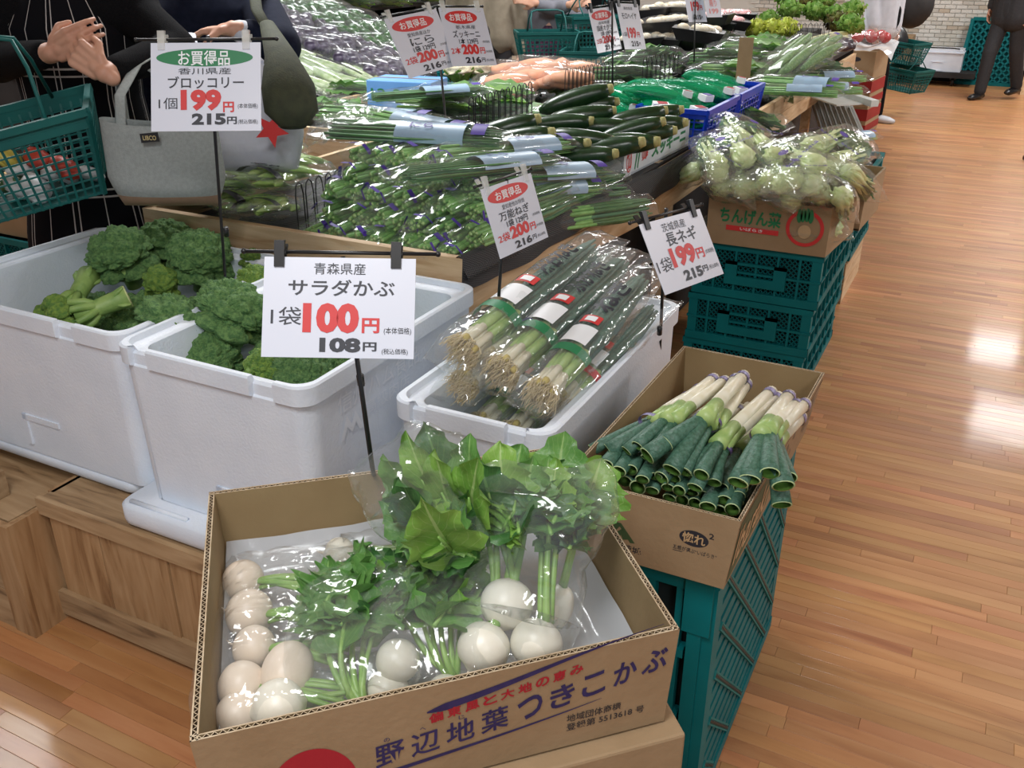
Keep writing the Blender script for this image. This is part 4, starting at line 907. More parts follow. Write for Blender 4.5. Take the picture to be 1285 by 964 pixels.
Lh = [('(本体価格)', .80, .69, .18, .075, M_dk, .0), ('(税込価格)', .79, .90, .17, .065, M_dk, .0)]
sign('white price sign with red 100 above the turnip carton, clipped by two black clips', (332, 322), (522, 325), (340, 448), 1.28, 1.28, 1.27,
     [('青森県産', .33, .055, .34, .115, M_dk, .0), ('サラダかぶ', .165, .22, .70, .165, M_dk, .012), ('1袋', .055, .50, .20, .18, M_dk, .0), ('100', .265, .455, .37, .30, M_red, .055), ('円', .655, .60, .115, .15, M_red, .03),
      ('108', .38, .80, .27, .145, M_dk, .05), ('円', .665, .84, .09, .09, M_dk, .03)] + Lh, pole=[D(430, 322, 1.286), D(467, 585, 1.32), W(472, 610, .66)])
sign('broccoli price sign with green oval and red 199 between the broccoli boxes', (189, 54), (327, 53), (195, 165), 1.8, 1.8, 1.8,
     [('お買得品', .25, .09, .47, .17, M_white, .012), ('香川県産', .25, .285, .48, .075, M_dk, .0), ('ブロッコリー', .155, .38, .69, .14, M_dk, .012), ('1個', .07, .62, .17, .13, M_dk, .0), ('199', .27, .53, .37, .24, M_red, .055), ('円', .655, .67, .10, .12, M_red, .03),
      ('215', .37, .80, .31, .13, M_dk, .05), ('円', .69, .84, .09, .085, M_dk, .03), ('(本体価格)', .79, .69, .18, .065, M_dk, .0), ('(税込価格)', .79, .87, .18, .06, M_dk, .0)],
     pole=[D(261, 45, 1.81), tuple(W(283, 354, .79)), tuple(W(283, 354, .79) + V(0, .0, -.33))], oval=(.49, .17, .44, .10, M_green), clip=M_clear)
sign('leek price sign with red 199 standing behind the leek carton', (802, 282), (878, 262), (817, 377), 1.75, 1.9, 1.72,
     [('茨城県産', .30, .07, .38, .12, M_dk, .0), ('長ネギ', .30, .20, .50, .20, M_dk, .012), ('1袋', .03, .52, .23, .20, M_dk, .0), ('199', .27, .42, .40, .29, M_red, .055), ('円', .68, .53, .13, .15, M_red, .03),
      ('215', .37, .77, .31, .15, M_dk, .05), ('円', .69, .79, .09, .09, M_dk, .03), ('(本体価格)', .83, .58, .15, .08, M_dk, .0), ('(税込価格)', .80, .81, .17, .07, M_dk, .0)], pole=[D(836, 262, 1.84), W(827, 462, .60), W(827, 462, .60) + V(0, 0, -.2)], ext=.02)
SM = lambda a, b, c, d, e, f, g='本体価格': [(a, .28, .30, .44, .07, M_dk, .0), (b, .18 if len(b) > 3 else .28, .39, .60 if len(b) > 3 else .45, .13, M_dk, .01), (c, .28, .53, .42, .10, M_dk, .02), (d, .06, .68, .22, .12, M_red, .01), (e, .30, .63, .38, .18, M_red, .05), ('円', .70, .69, .11, .11, M_red, .03), (f, .33, .85, .34, .11, M_dk, .04), ('円', .69, .87, .08, .07, M_dk, .02), ('(本体価格)', .80, .57, .16, .05, M_dk, 0), ('(本体価格)', .82, .74, .15, .05, M_dk, 0), ('(税込価格)', .79, .89, .17, .05, M_dk, 0)]
sign('onion price sign with red oval standing in front of the green onion pile', (603, 238), (666, 217), (607, 335), 1.88, 2.05, 1.86, [('お買得品', .21, .10, .50, .13, M_white, .012)] + SM('愛知産他お特価', '万能ねぎ', '1袋 129円', '2袋', '200', '216'), pole=[D(636, 225, 1.97), D(626, 372, 1.95)], oval=(.47, .165, .40, .115, M_red), clip=M_clear, ext=.012)
sign('chive price sign with red oval hanging left on the tall pole', (482, 24), (547, 11), (490, 105), 2.62, 2.78, 2.60, [('お買得品', .21, .10, .50, .13, M_white, .012)] + SM('愛知県産ほか', 'にら', '1袋 129円', '2袋', '200', '216'), oval=(.47, .165, .40, .115, M_red), clip=M_clear, ext=.004)
sign('courgette price sign with red oval hanging right on the tall pole', (550, 10), (606, 10), (570, 83), 2.80, 2.86, 2.78, [('お買得品', .19, .10, .50, .13, M_white, .012)] + SM('栃木県産', 'ズッキーニ', '1本 129円', '2本', '200', '216'), pole=[D(546, 8, 2.82), D(559, 150, 2.80), D(559, 168, 2.80)], oval=(.45, .165, .36, .115, M_red), clip=M_clear, ext=.002)
sign('okra price sign with red oval in front of the blue baskets', (738, 12), (769, 8), (734, 70), 3.58, 3.70, 3.56, [('お買得品', .21, .10, .50, .13, M_white, .012)] + SM('高知県産', '国産オクラ', '2袋 129円', '2袋', '200', '216'), pole=[D(768, 2, 3.68), D(769, 108, 3.66)], oval=(.47, .165, .40, .115, M_red), ext=.004)
sign('price sign with red 199 beside the okra sign', (773, 4), (800, 5), (771, 62), 3.72, 3.8, 3.70, [('高知県産', .3, .07, .4, .07, M_dk, 0), ('モロヘイヤ', .15, .2, .68, .14, M_dk, .01), ('1袋', .04, .62, .2, .1, M_dk, 0), ('199', .26, .52, .4, .25, M_red, .05), ('円', .7, .62, .12, .12, M_red, .03), ('215', .35, .82, .33, .12, M_dk, .04), ('円', .7, .85, .08, .07, M_dk, .02)], ext=.002)
sign('price sign with red 199 at the top edge over the black trays', (856, -22), (879, -22), (859, 28), 4.6, 4.65, 4.6, [('みょうが', .2, .1, .6, .14, M_dk, .01), ('199', .25, .48, .45, .25, M_red, .05), ('円', .72, .58, .14, .12, M_red, .03), ('215', .38, .82, .33, .12, M_dk, .04), ('円', .72, .85, .08, .07, M_dk, .02)], pole=[D(873, -30, 4.62), D(871, 78, 4.62)], ext=.004)
sign('faded pink price sign at the top edge, right of the red 199', (880, -22), (899, -22), (882, 22), 4.6, 4.65, 4.6, [('限り', .3, .5, .45, .2, mat('print_pink', srgb(226, 150, 150)), .02), ('199', .2, .75, .6, .15, MATS['print_pink'], .03)], oval=(.5, .25, .3, .12, mat('print_pink', srgb(226, 150, 150))), ext=.002)
# ================================================================== THE STAND
def standboard(t, a, b, m, nm='board'): q = MB(); q.bb(a, b); return q.build(nm, m, t, False)
def slant(y): return .11 * max(0, (3.1 - y) / 1.17)
st = thing('display_stand', 'long pale pine display stand full of bagged vegetables', 'stand', (-1.7, 4.5, 0))
standboard(st, (-2.2, 1.90, .755), (-1.11, 1.925, .85), M_pinex, 'front_board'); standboard(st, (-2.2, 1.90, .66), (-1.11, 1.925, .752), M_pinex, 'front_board')
for y0, y1 in ((1.927, 3.1), (3.104, 4.8), (4.804, 6.0), (6.004, 7.4)):
    for z0, z1 in ((.772, .85), (.69, .769)):
        a_, b_x_ = -1.0 - slant(y0), -1.0 - slant(y1); q = MB(); q.hexa([(a_ - .022, y0, z0), (a_, y0, z0), (b_x_, y1, z0), (b_x_ - .022, y1, z0), (a_ - .022, y0, z1), (a_, y0, z1), (b_x_, y1, z1), (b_x_ - .022, y1, z1)]); q.build('side_board', M_pine, st, False)
standboard(st, (-2.2, 1.927, .69), (-2.178, 3.2, .85), M_pine, 'side_board'); standboard(st, (-3.0, 3.2, .69), (-2.978, 4.7, .85), M_pine, 'side_board'); standboard(st, (-2.62, 4.7, .69), (-2.6, 7.4, .85), M_pine, 'side_board'); standboard(st, (-2.978, 3.2, .69), (-2.2, 3.222, .85), M_pinex, 'front_board')
standboard(st, (-2.178, 1.925, .775), (-1.135, 3.2, .79), M_blkrough, 'tray_floor'); standboard(st, (-2.978, 3.222, .775), (-1.024, 4.7, .79), M_blkrough, 'tray_floor'); standboard(st, (-2.6, 4.7, .775), (-1.024, 7.4, .79), M_blkrough, 'tray_floor'); standboard(st, (-2.6, 7.4, .76), (-1.2, 8.7, .79), M_blkrough, 'tray_floor'); standboard(st, (-2.6, 8.68, 0), (-1.2, 8.7, .76), M_blkrough, 'end_panel')
for x in (-2.15, -1.19): standboard(st, (x, 1.93, 0), (x + .05, 1.98, .775), M_pine, 'leg')
for y in (3.3, 4.6, 6.0, 7.3):
    for x in (-2.95 if y < 5 else -2.58, -1.08): standboard(st, (x, y, 0), (x + .05, y + .05, .775), M_pine, 'leg')
standboard(st, (-1.15, 1.98, .02), (-1.14, 7.3, .64), M_blkrough, 'dark_lower_panel')
# black mesh mat over the tray and its aisle edge
mm, t_, b_ = nt('mesh_mat'); b_.inputs['Roughness'].default_value = .6
tcn = N(t_, 'ShaderNodeUVMap'); ck = N(t_, 'ShaderNodeTexVoronoi'); ck.inputs['Scale'].default_value = 1; ck.inputs['Randomness'].default_value = 0
mp_ = N(t_, 'ShaderNodeMapping'); mp_.inputs['Scale'].default_value = (90, 190, 1); mp_.inputs['Rotation'].default_value = (0, 0, .78); L(t_, tcn.outputs[0], mp_.inputs[0]); L(t_, mp_.outputs[0], ck.inputs[0])
rp = N(t_, 'ShaderNodeValToRGB'); rp.color_ramp.elements[0].position = .25; rp.color_ramp.elements[1].position = .5; rp.color_ramp.elements[0].color = (.006, .006, .006, 1); rp.color_ramp.elements[1].color = (.075, .075, .08, 1)
L(t_, ck.outputs[0], rp.inputs[0]); L(t_, rp.outputs[0], b_.inputs['Base Color'])
bp_ = N(t_, 'ShaderNodeBump'); bp_.inputs['Strength'].default_value = .8; bp_.inputs['Distance'].default_value = .004; L(t_, ck.outputs[0], bp_.inputs['Height']); L(t_, bp_.outputs[0], b_.inputs['Normal'])
mb = MB(); prof = [(-2.17, .793), (-1.10, .793), (-1.03, .80), (-1.022, .845), (-1.011, .856), (-.997, .85), (-.994, .80), (-.99, .775)]
def matf(u, v):
    f = u * 7; i = min(6, int(f)); f -= i; x = prof[i][0] * (1 - f) + prof[i + 1][0] * f; z = prof[i][1] * (1 - f) + prof[i + 1][1] * f
    y = 1.90 + v * 1.62; s_ = max(0, (u - .72) / .28)
    return (x - slant(y) * min(1, u * 2) + .006 * s_ * math.sin(v * 40), y - .02 * s_, z - s_ * .012 * math.sin(v * 11))
mb.grid(28, 60, matf); o = origin(mb.build('mesh_mat', mm)); tag(o, 'black mesh mat spread over the stand and hanging down its aisle edge', 'mat')

def place_dir(pr, p, q, label, scale=1, group=None, roll=0):
    p = Vector(p); q = Vector(q); qt = (q - p).to_track_quat('Y', 'Z') @ Matrix.Rotation(roll, 3, 'Y').to_quaternion()
    return pr.put(tuple(p), tuple(qt.to_euler()), label, scale, group)
def lbag(t, Lh_, w, th, seed, mt=None, fin=.03, nu=16, nv=16, crum=.005, y0=-.02):
    """local film sleeve along +Y, resting on z=0"""
    pts = [V(0, y0 - fin, th), V(0, y0 + .03, th), V(0, y0 + Lh_ * .5, th * 1.02), V(0, y0 + Lh_, th), V(0, y0 + Lh_ + fin, th * .8)]
    return bag('x', pts, [w * 1.1, w, w, w * .9, w], [th * .3, th, th * 1.08, th * .8, th * .3], seed, mt or M_film2, parent=t, name='film', nu=nu, nv=nv, crum=crum)
# ---- generic bagged goods
M_on1 = mat('onion_green', srgb(146, 198, 112), srgb(112, 172, 88), .45, 40); M_on2 = mat('onion_green_dark', srgb(82, 132, 76), srgb(62, 112, 62), .5, 40)
M_onin = mat('onion_cut_end', srgb(196, 222, 150), srgb(156, 198, 112), .5, 200)
M_filmp = film('clear_film_pile', (1, 1, 1), .03, .75, 16, .55)
def mk_onion(seed, far=False):
    rd = random.Random(seed); t = thing('bagged_green_onions', 'x', 'bag of green onions'); w, th = .036, .03; mb = MB(); dk = MB()
    for i in range(24):
        a = rd.random() * 6.28; k = math.sqrt(rd.random()); x = w * k * math.cos(a); z = th + th * .85 * k * math.sin(a); y = rd.uniform(0, .02); r = rd.uniform(.0052, .0072)
        mb.tube([(x, y, z), (x * 1.02, .10, z), (x * .95 + rd.uniform(-.004, .004), .2, z)], [r, r, r * .9], 6, 0, False)
        b = len(mb.v) - 18; P0 = V(x, y, z); mb.tube([P0 + V(0, .012, 0), P0 + V(0, .0005, 0)], [r * .4, r * .8], 6, 1, True)
        dk.tube([(x * .95, .195, z), (x * 1.05, .3, z + rd.uniform(-.005, .005)), (x * .8, .4, z)], [r * .9, r * 1.1, r * .4], 5, 0)
    o = mb.build('cut_stalks', [M_on1, M_onin], t, True, False); o['kind'] = 'stuff'; o = dk.build('leaf_tops', M_on2, t, True, False); o['kind'] = 'stuff'
    lbag(t, .42, .044, .034, seed, M_filmp, fin=.02, nu=14, nv=12, crum=.004)
    mb = MB()
    for i in range(3):
        a = rd.uniform(.4, 2.7); c = V(math.cos(a) * .047, rd.uniform(-.005, .06), .034 + math.sin(a) * .039); s = V(-math.sin(a), 0, math.cos(a)) * .014; u = V(0, rd.uniform(-.003, .003), 0) + V(0, .006, 0)
        mb.add([c - s - u, c + s - u, c + s + u, c - s + u], [(0, 1, 2, 3)])
    mb.build('print_marks', M_purp, t, False, False)
    return t
PO = [Proto(lambda s=s: mk_onion(s)) for s in (1, 2, 3, 4, 5)]
rd = random.Random(21)
rown = ['bottom row', 'second row from the bottom', 'third row from the bottom', 'fourth row from the bottom', 'top row']
k = 0
for r in range(5):
    n = (7, 7, 7, 6, 5)[r]
    for i in range(n):
        x = -1.625 + (r % 2) * .03 + i * .075 + (0, 0, 0, .02, .03)[r]; y = 1.955 + r * .045 + rd.uniform(-.01, .015)
        PO[k % 5].put((x, y, .797 + r * .046), (R(rd.uniform(-2, 5)), R(rd.uniform(-25, 25)), R(rd.uniform(-14, 6))), 'green onion bag, %s of the pile, %s from the left' % (rown[r], ORD[i]), rd.uniform(.95, 1.12), 'bagged green onions piled on the stand'); k += 1
for i in range(9):        # behind the front rows, at the aisle side
    r = i // 3; PO[i % 5].put((-1.42 + (i % 3) * .13, 2.36 + .1 * (i % 2), .80 + r * .05), (0, R(20 * i), R(-50 + 8 * i)), 'green onion bag lying slantwise behind the pile, layer %s' % ORD[r], 1.05, 'green onions at the back of the pile')
M_pblue = mat('pale_blue_band', srgb(158, 186, 208), srgb(148, 176, 200), .35)
def mk_chive(seed, Lc=.52):
    rd = random.Random(seed); t = thing('bagged_chives', 'x', 'bag of chives'); mb = MB()
    for i in range(26):
        x = rd.uniform(-.035, .035); z = .022 + rd.uniform(-.014, .016); mb.tube([(x, 0, z), (x * 1.1 + rd.uniform(-.006, .006), Lc * .5, z), (x * .7, Lc, z - .004)], [.004, .005, .002], 5, 0, True, .6)
    o = mb.build('chive_leaves', M_on2 if seed % 2 else M_on1, t, True, False); o['kind'] = 'stuff'
    lbag(t, Lc, .045, .026, seed, M_filmp, fin=.05, nu=16, nv=16)
    mb = MB(); mb.grid(8, 2, lambda u, v: V(.043 * math.cos(math.pi * u), Lc * (.42 + .4 * v), .026 + .0295 * math.sin(math.pi * u))); mb.build('paper_band', M_pblue, t, True, False)
    mb = MB(); mb.grid(6, 1, lambda u, v: V(.044 * math.cos(math.pi * (.3 + .4 * u)), Lc * (.86 + .08 * v), .026 + .031 * math.sin(math.pi * (.3 + .4 * u)))); mb.build('purple_band', M_purp, t, True, False)
    lettering('にら', M_purp, V(-.012, Lc * .5, .0565), V(0, 1, 0), V(1, 0, 0), 0, 0, .07, .024, t, .02, V(0, 0, 1)); return t
PC_ = [Proto(lambda s=s: mk_chive(s)) for s in (11, 12)]
ch = [((512, 232), 1.015, (748, 206), .965), ((560, 205), 1.02, (735, 188), .97), ((418, 172), 1.045, (600, 182), 1.05), ((440, 150), 1.06, (640, 190), 1.045), ((600, 235), .97, (755, 225), .91), ((585, 250), .94, (742, 240), .88), ((470, 130), .95, (600, 120), .95), ((405, 150), 1.03, (560, 165), 1.05)]
for i, (a, za, b, zb) in enumerate(ch):
    p, q = W(*a, za), W(*b, zb); q = p + (q - p).normalized() * .52
    place_dir(PC_[i % 2], p, q, ['bag of chives with pale blue paper band, frontmost on the pile', 'bag of chives just behind the frontmost one', 'bag of chives at the left of the pile top', 'bag of chives highest on the pile', 'bag of chives low at the right end by the wire divider', 'bag of chives lowest at the right end over the mat', 'bag of chives behind the pile near the blue box', 'bag of chives leftmost on the pile top, its film sticking up'][i], 1, 'chive bags on the onion pile', R(12 * (i % 3)))
bag('crumpled empty end of clear film standing up at the left of the pile', [W(398, 180, 1.02), W(410, 160, 1.07), W(470, 135, 1.10)], [.05, .07, .05], [.006, .02, .004], 77, crum=.012)
# ---- bean bags on the left
M_pod = mat('bean_pod', srgb(186, 210, 120), srgb(148, 186, 94), .45, 30)
def mk_bean(seed):
    rd = random.Random(seed); t = thing('bagged_beans', 'x', 'bag of beans')
    for i in range(13):
        x = rd.uniform(-.045, .045); y = rd.uniform(.02, .14); z = .014 + rd.random() * .026; a = rd.uniform(-.6, .6); dx, dy = math.sin(a) * .05, math.cos(a) * .05
        mb = MB(); mb.tube([(x - dx, y - dy, z), (x - dx * .5 + .003, y - dy * .5, z + .003), (x, y, z + .005), (x + dx * .6, y + dy * .6, z + .002), (x + dx * 1.1, y + dy * 1.1, z)], [.002, .012, .014, .012, .001], 7, 0, True, .6)
        mb.build('bean_pod', M_pod, t, True, False)
    lbag(t, .19, .07, .027, seed, M_film, .03, 16, 14)
    mb = MB(); mb.grid(6, 1, lambda u, v: V(.06 * math.cos(math.pi * (.1 + .8 * u)), -.02 + .03 * v, .027 + .030 * math.sin(math.pi * (.1 + .8 * u)))); mb.build('black_print_band', M_blk, t, True, False)
    lettering('まめ', M_dk, V(-.035, .05, .0585), V(1, 0, 0), V(0, -1, 0), 0, 0, .07, .045, t, .025, V(0, 0, 1)); return t
PBn = [Proto(lambda s=s: mk_bean(s)) for s in (1, 2, 3)]
bl = [((215, 248), .85, 100, 'leftmost, its corner over the board edge'), ((262, 240), .86, 80, 'second from the left in the front'), ((310, 262), .86, 60, 'in front, touching the pine board'), ((352, 272), .85, 40, 'at the right front under the wire divider'), ((300, 222), .90, 110, 'lying across the front ones'), ((352, 232), .91, 50, 'dark topped, below the lettered one'),
      ((345, 205), .94, 120, 'topmost, with bold dark lettering'), ((300, 200), .91, 150, 'at the back left of the bean pile'), ((372, 195), .92, 30, 'at the back against the wire divider'), ((270, 258), .83, 20, 'underneath at the front')]
for i, (p, z, a, lb) in enumerate(bl): PBn[i % 3].put(tuple(W(*p, z) - V(.03, .06, .005)), (R(-10), R(5 * (i % 3) - 5), R(-a + 60)), 'bag of green beans ' + lb, 1.2, 'bean bags at the left of the stand')
# ---- black wire dividers
def divider(label, p, q, h=.14, n=None, up=(0, 0, 1)):
    p = Vector(p); q = Vector(q); ln = (q - p).length; n = n or int(ln / .024); t = thing('wire_divider', label, 'divider', p.lerp(q, .5), group='black wire dividers'); d = (q - p) / n; u = Vector(up) * h
    mb = MB(); mb.tube([p, q], .0022, 6); mb.build('base_rail', M_blk, t); mb = MB(); mb.tube([p + u * .12, q + u * .12], .0018, 6); mb.build('base_rail', M_blk, t)
    for i in range(n):
        a = p + d * (i + .12); b = p + d * (i + .88); mb = MB(); mb.tube([a, a + u * .8, a + u * .95 + d * .12, a + u + d * .38, b + u * .95 - d * .12, b + u * .8, b], .0019, 6, 0, False); mb.build('arch', M_blk, t)
    return t
divider('black wire divider between the bean bags and the onion pile', (-1.655, 1.94, .80), (-1.665, 2.3, .80), .17, 8)
divider('black wire divider at the right end of the onion pile behind its price sign', W(655, 300, .80) + V(.02, .05, 0), W(722, 258, .80) + V(0, .05, 0), .125, 8)
divider('black wire divider left of the courgettes', W(588, 172, .96), W(668, 146, .96), .13, 11)
divider('black wire divider behind the courgettes', W(708, 118, .92), W(768, 104, .92), .11, 12)
divider('black wire divider behind the blue baskets', W(805, 105, .92), W(850, 98, .92), .13, 8)
divider('black wire divider under the lettuces at the far end', W(988, 62, .93), W(1038, 60, .93), .16, 7)
# ---- courgettes in their white carton
M_wcard = mat('white_cardboard', srgb(214, 220, 226), srgb(206, 213, 220), .6, 10)
ZB = [(-1.40, 2.86), (-1.055, 2.86), (-1.035, 3.50), (-1.38, 3.50)]
zc = carton('white open carton of courgettes with green lettering and red round seal', ZB, ZB, .86, .955, .005, M_wcard, mi=M_wcard)
O = V(-1.055, 2.86, .955); U = V(.02, .64, 0).normalized(); DV = V(0, 0, -1)
lettering('ズッキーニ', M_green, O, U, DV, .25, .018, .35, .055, zc, .05); lettering('飯山産', M_red, O, U, DV, .155, .022, .06, .045, zc, .03)
ring2d(.045, .047, .019, .023, M_red, O, U, DV, zc, sy=1.6); lettering('飯山', M_red, O, U, DV, .03, .02, .03, .055, zc, .02)
for x in (.095, .118): shape2d([(x, .08), (x + .012, .03), (x + .02, .02), (x + .022, .04), (x + .008, .085)], M_green, O, U, DV, zc)
lettering('組合', M_red, V(-1.40, 2.859, .955), V(1, 0, 0), DV, .12, .03, .12, .05, zc, .02)
M_zuc = mat('courgette_skin', srgb(38, 68, 36), srgb(26, 52, 28), .28, 60, .05, 80); M_zst = mat('courgette_stem', srgb(186, 176, 120), srgb(150, 150, 88), .7, 60)
def mk_zuc(seed):
    rd = random.Random(seed); t = thing('courgette', 'x', 'courgette'); c = rd.uniform(-.012, .012); mb = MB()
    mb.tube([(c * math.sin(i / 9 * 3.1), .2 * i / 9, 0) for i in range(10)], [.006, .019, .0245, .027, .0285, .029, .028, .026, .022, .016], 16); mb.build('fruit', M_zuc, t, True, False)
    mb = MB(); mb.tube([(0, .198, 0), (0, .207, 0), (0.001, .212, 0)], [.0165, .0135, .0125], 6); mb.build('stem_end', M_zst, t, True, False); return t
PZ = [Proto(lambda s=s: mk_zuc(s)) for s in (1, 2, 3)]
zz = [((676, 140), (764, 112), 3.18, 'topmost, long and straight'), ((676, 152), (768, 139), 3.10, 'second from the top at the left'), ((700, 140), (772, 128), 3.2, 'with only its end showing right of the topmost'), ((655, 160), (740, 152), 3.05, 'at the left, third layer'), ((745, 160), (833, 139), 3.08, 'upper one at the right, long'),
      ((790, 150), (853, 138), 3.16, 'at the right end with its cut face to the aisle'), ((766, 172), (830, 153), 3.0, 'in the middle of the right half'), ((715, 172), (768, 177), 2.9, 'small one in the middle at the front'), ((752, 190), (803, 179), 2.86, 'thick one at the front right'), ((770, 182), (822, 178), 2.95, 'behind the thick one at the right'),
      ((790, 168), (844, 164), 3.02, 'low at the right with a dark skin'), ((810, 158), (858, 154), 3.1, 'lowest at the right end'), ((712, 200), (770, 193), 2.82, 'under crinkled film at the front'), ((612, 168), (672, 150), 2.95, 'leftmost with its stem end raised'), ((640, 178), (690, 167), 2.85, 'left, below the leftmost'), ((700, 186), (735, 180), 2.84, 'hidden behind the film in front'), ((725, 160), (790, 158), 3.06, 'buried in the middle of the heap')]
for i, (a, b, d, lb) in enumerate(zz):
    q = D(*b, d); p = D(*a, d + .04); p = q + (p - q).normalized() * .2; sc_ = 1.25 if 'thick' in lb or 'topmost, long' in lb or 'leftmost' in lb else 1.1
    place_dir(PZ[i % 3], q + (p - q) * sc_, q, 'dark green courgette ' + lb, sc_, 'courgettes heaped in the white carton')
for i in range(10):
    p = V(-1.36 + .02 * (i % 2), 2.93 + .055 * i, .90); place_dir(PZ[i % 3], p, p + V(.25, .0, .0), 'courgette in the bottom layer of the white carton', 1.15, 'bottom layer of courgettes')
for i in range(8):
    p = V(-1.37, 2.95 + .055 * i, .95); place_dir(PZ[i % 3], p, p + V(.25, .0, .0), 'courgette in the second layer of the white carton', 1.15, 'second layer of courgettes')
bag('crinkled clear film lying over the front courgettes', [W(700, 215, .92), W(735, 195, .95), W(770, 215, .93)], [.05, .07, .05], [.01, .03, .01], 78, crum=.012)
pd_ = closed_box('flat black crate carrying the courgette carton', [(-1.42, 2.84), (-1.03, 2.84), (-1.03, 3.5), (-1.42, 3.5)], .80, .858, M_blkrough, 'crate', 'crate')
# ---- baskets
def basket(label, L_, W_, H_, m, nh=6, nvx=10, nvy=7, taper=.03, handle=False, name='basket', cat='basket', group=None, loc=(0, 0, 0), rot=(0, 0, 0)):
    t = thing(name, label, cat, loc, rot=rot, group=group)
    def c4(z):
        k = taper * (1 - z / H_); return [V(-L_ / 2 + k, -W_ / 2 + k, z), V(L_ / 2 - k, -W_ / 2 + k, z), V(L_ / 2 - k, W_ / 2 - k, z), V(-L_ / 2 + k, W_ / 2 - k, z)]
    top, bot = c4(H_), c4(0); mb = MB()
    for i in range(4): mb.bar(top[i], top[(i + 1) % 4], .016, .018)
    mb.build('rim', m, t, False, False)
    for i in range(4):
        a, b, A, B = bot[i], bot[(i + 1) % 4], top[i], top[(i + 1) % 4]; mb = MB(); n = nvx if i % 2 == 0 else nvy
        for k in range(n + 1): f = k / n; mb.bar(a.lerp(b, f), A.lerp(B, f), .006, .004, 0, (b - a).cross(V(0, 0, 1)))
        for k in range(nh + 1): f = k / nh * .9 + .02; mb.bar(a.lerp(A, f), b.lerp(B, f), .005, .004)
        for k in (0,): mb.bar(a.lerp(A, .9), b.lerp(B, .9), .004, H_ * .16)
        o = mb.build('lattice_wall', m, t, False, False); o['kind'] = 'stuff'
    for i in range(4): mb = MB(); mb.bar(bot[i], top[i], .012, .012); mb.build('corner_post', m, t, False, False)
    mb = MB(); mb.bb((-L_ / 2 + taper, -W_ / 2 + taper, 0), (L_ / 2 - taper, W_ / 2 - taper, .008)); mb.build('basket_floor', m, t, False, False)
    if handle:
        for s in (-1, 1):
            mb = MB(); w = L_ * .28
            hh = .13 if handle is True else handle; pts = [(-w, s * W_ * .1 + s * W_ * .38, H_), (-w, s * W_ * .2, H_ + hh * .6), (-w * .9, s * W_ * .07, H_ + hh * .93), (-w * .6, s * .012, H_ + hh), (w * .6, s * .012, H_ + hh), (w * .9, s * W_ * .07, H_ + hh * .93), (w, s * W_ * .2, H_ + hh * .6), (w, s * W_ * .1 + s * W_ * .38, H_)]
            mb.tube(pts, .005, 8); mb.build('handle', m, t, True, False)
    return t
basket('nearer bright blue basket of okra on the aisle edge of the stand', .45, .28, .15, M_bluep, 5, 9, 6, .02, loc=(-1.12, 3.76, .83), rot=(0, 0, R(90)), group='blue baskets on the stand')
basket('farther bright blue basket of okra on the aisle edge of the stand', .42, .28, .15, M_bluep, 5, 9, 6, .02, loc=(-1.12, 4.22, .83), rot=(0, 0, R(90)), group='blue baskets on the stand')
M_okra = mat('okra_skin', srgb(96, 150, 74), srgb(66, 122, 58), .5, 40)
def mk_okra(seed):
    rd = random.Random(seed); t = thing('okra_net', 'x', 'net of okra')
    for i in range(9):
        x = rd.uniform(-.04, .04); z = .014 + rd.random() * .025; mb = MB(); y0 = rd.uniform(0, .03); mb.tube([(x, y0, z), (x, y0 + .03, z), (x + .004, y0 + .08, z), (x, y0 + .13, z)], [.009, .0095, .007, .001], 5); mb.build('okra', M_okra, t, False, False)
    lbag(t, .16, .055, .028, seed, M_filmg, .03, 14, 12, y0=-.005)
    mb = MB(); mb.box((0, -.02, .05), (.05, .03, .02)); mb.build('white_label', M_white, t, False, False); mb = MB(); mb.box((.004, -.021, .0605), (.03, .022, .002)); mb.build('label_print', M_crim if seed % 2 else M_purp, t, False, False); return t
PK = [Proto(lambda s=s: mk_okra(s)) for s in (1, 2, 3)]
for i, (x, y, z, a) in enumerate([(-1.12, 3.62, .92, 60), (-1.15, 3.8, .94, 75), (-1.1, 3.95, .95, 95), (-1.2, 3.7, .96, 110), (-1.1, 4.15, .93, 70), (-1.14, 4.3, .95, 100), (-1.25, 3.6, .93, 30), (-1.32, 3.8, .92, 80), (-1.34, 4.0, .92, 60), (-1.4, 3.65, .90, 100), (-1.42, 3.9, .9, 45), (-1.3, 4.2, .92, 120), (-1.15, 3.7, .87, 90), (-1.12, 4.2, .87, 90)]):
    PK[i % 3].put((x + .05, y, z), (R(10), R(5), R(a)), 'green okra net with a printed label, %s' % ['front of the nearer basket', 'middle of the nearer basket', 'back of the nearer basket', 'on top at the left of the nearer basket', 'front of the farther basket', 'back of the farther basket', 'left of the nearer basket rim', 'on the stand left of the nearer basket', 'on the stand left of the farther basket', 'behind the courgettes', 'leftmost of the okra heap', 'left of the farther basket', 'low inside the nearer basket', 'low inside the farther basket'][i], 1.25, 'okra nets around the blue baskets')
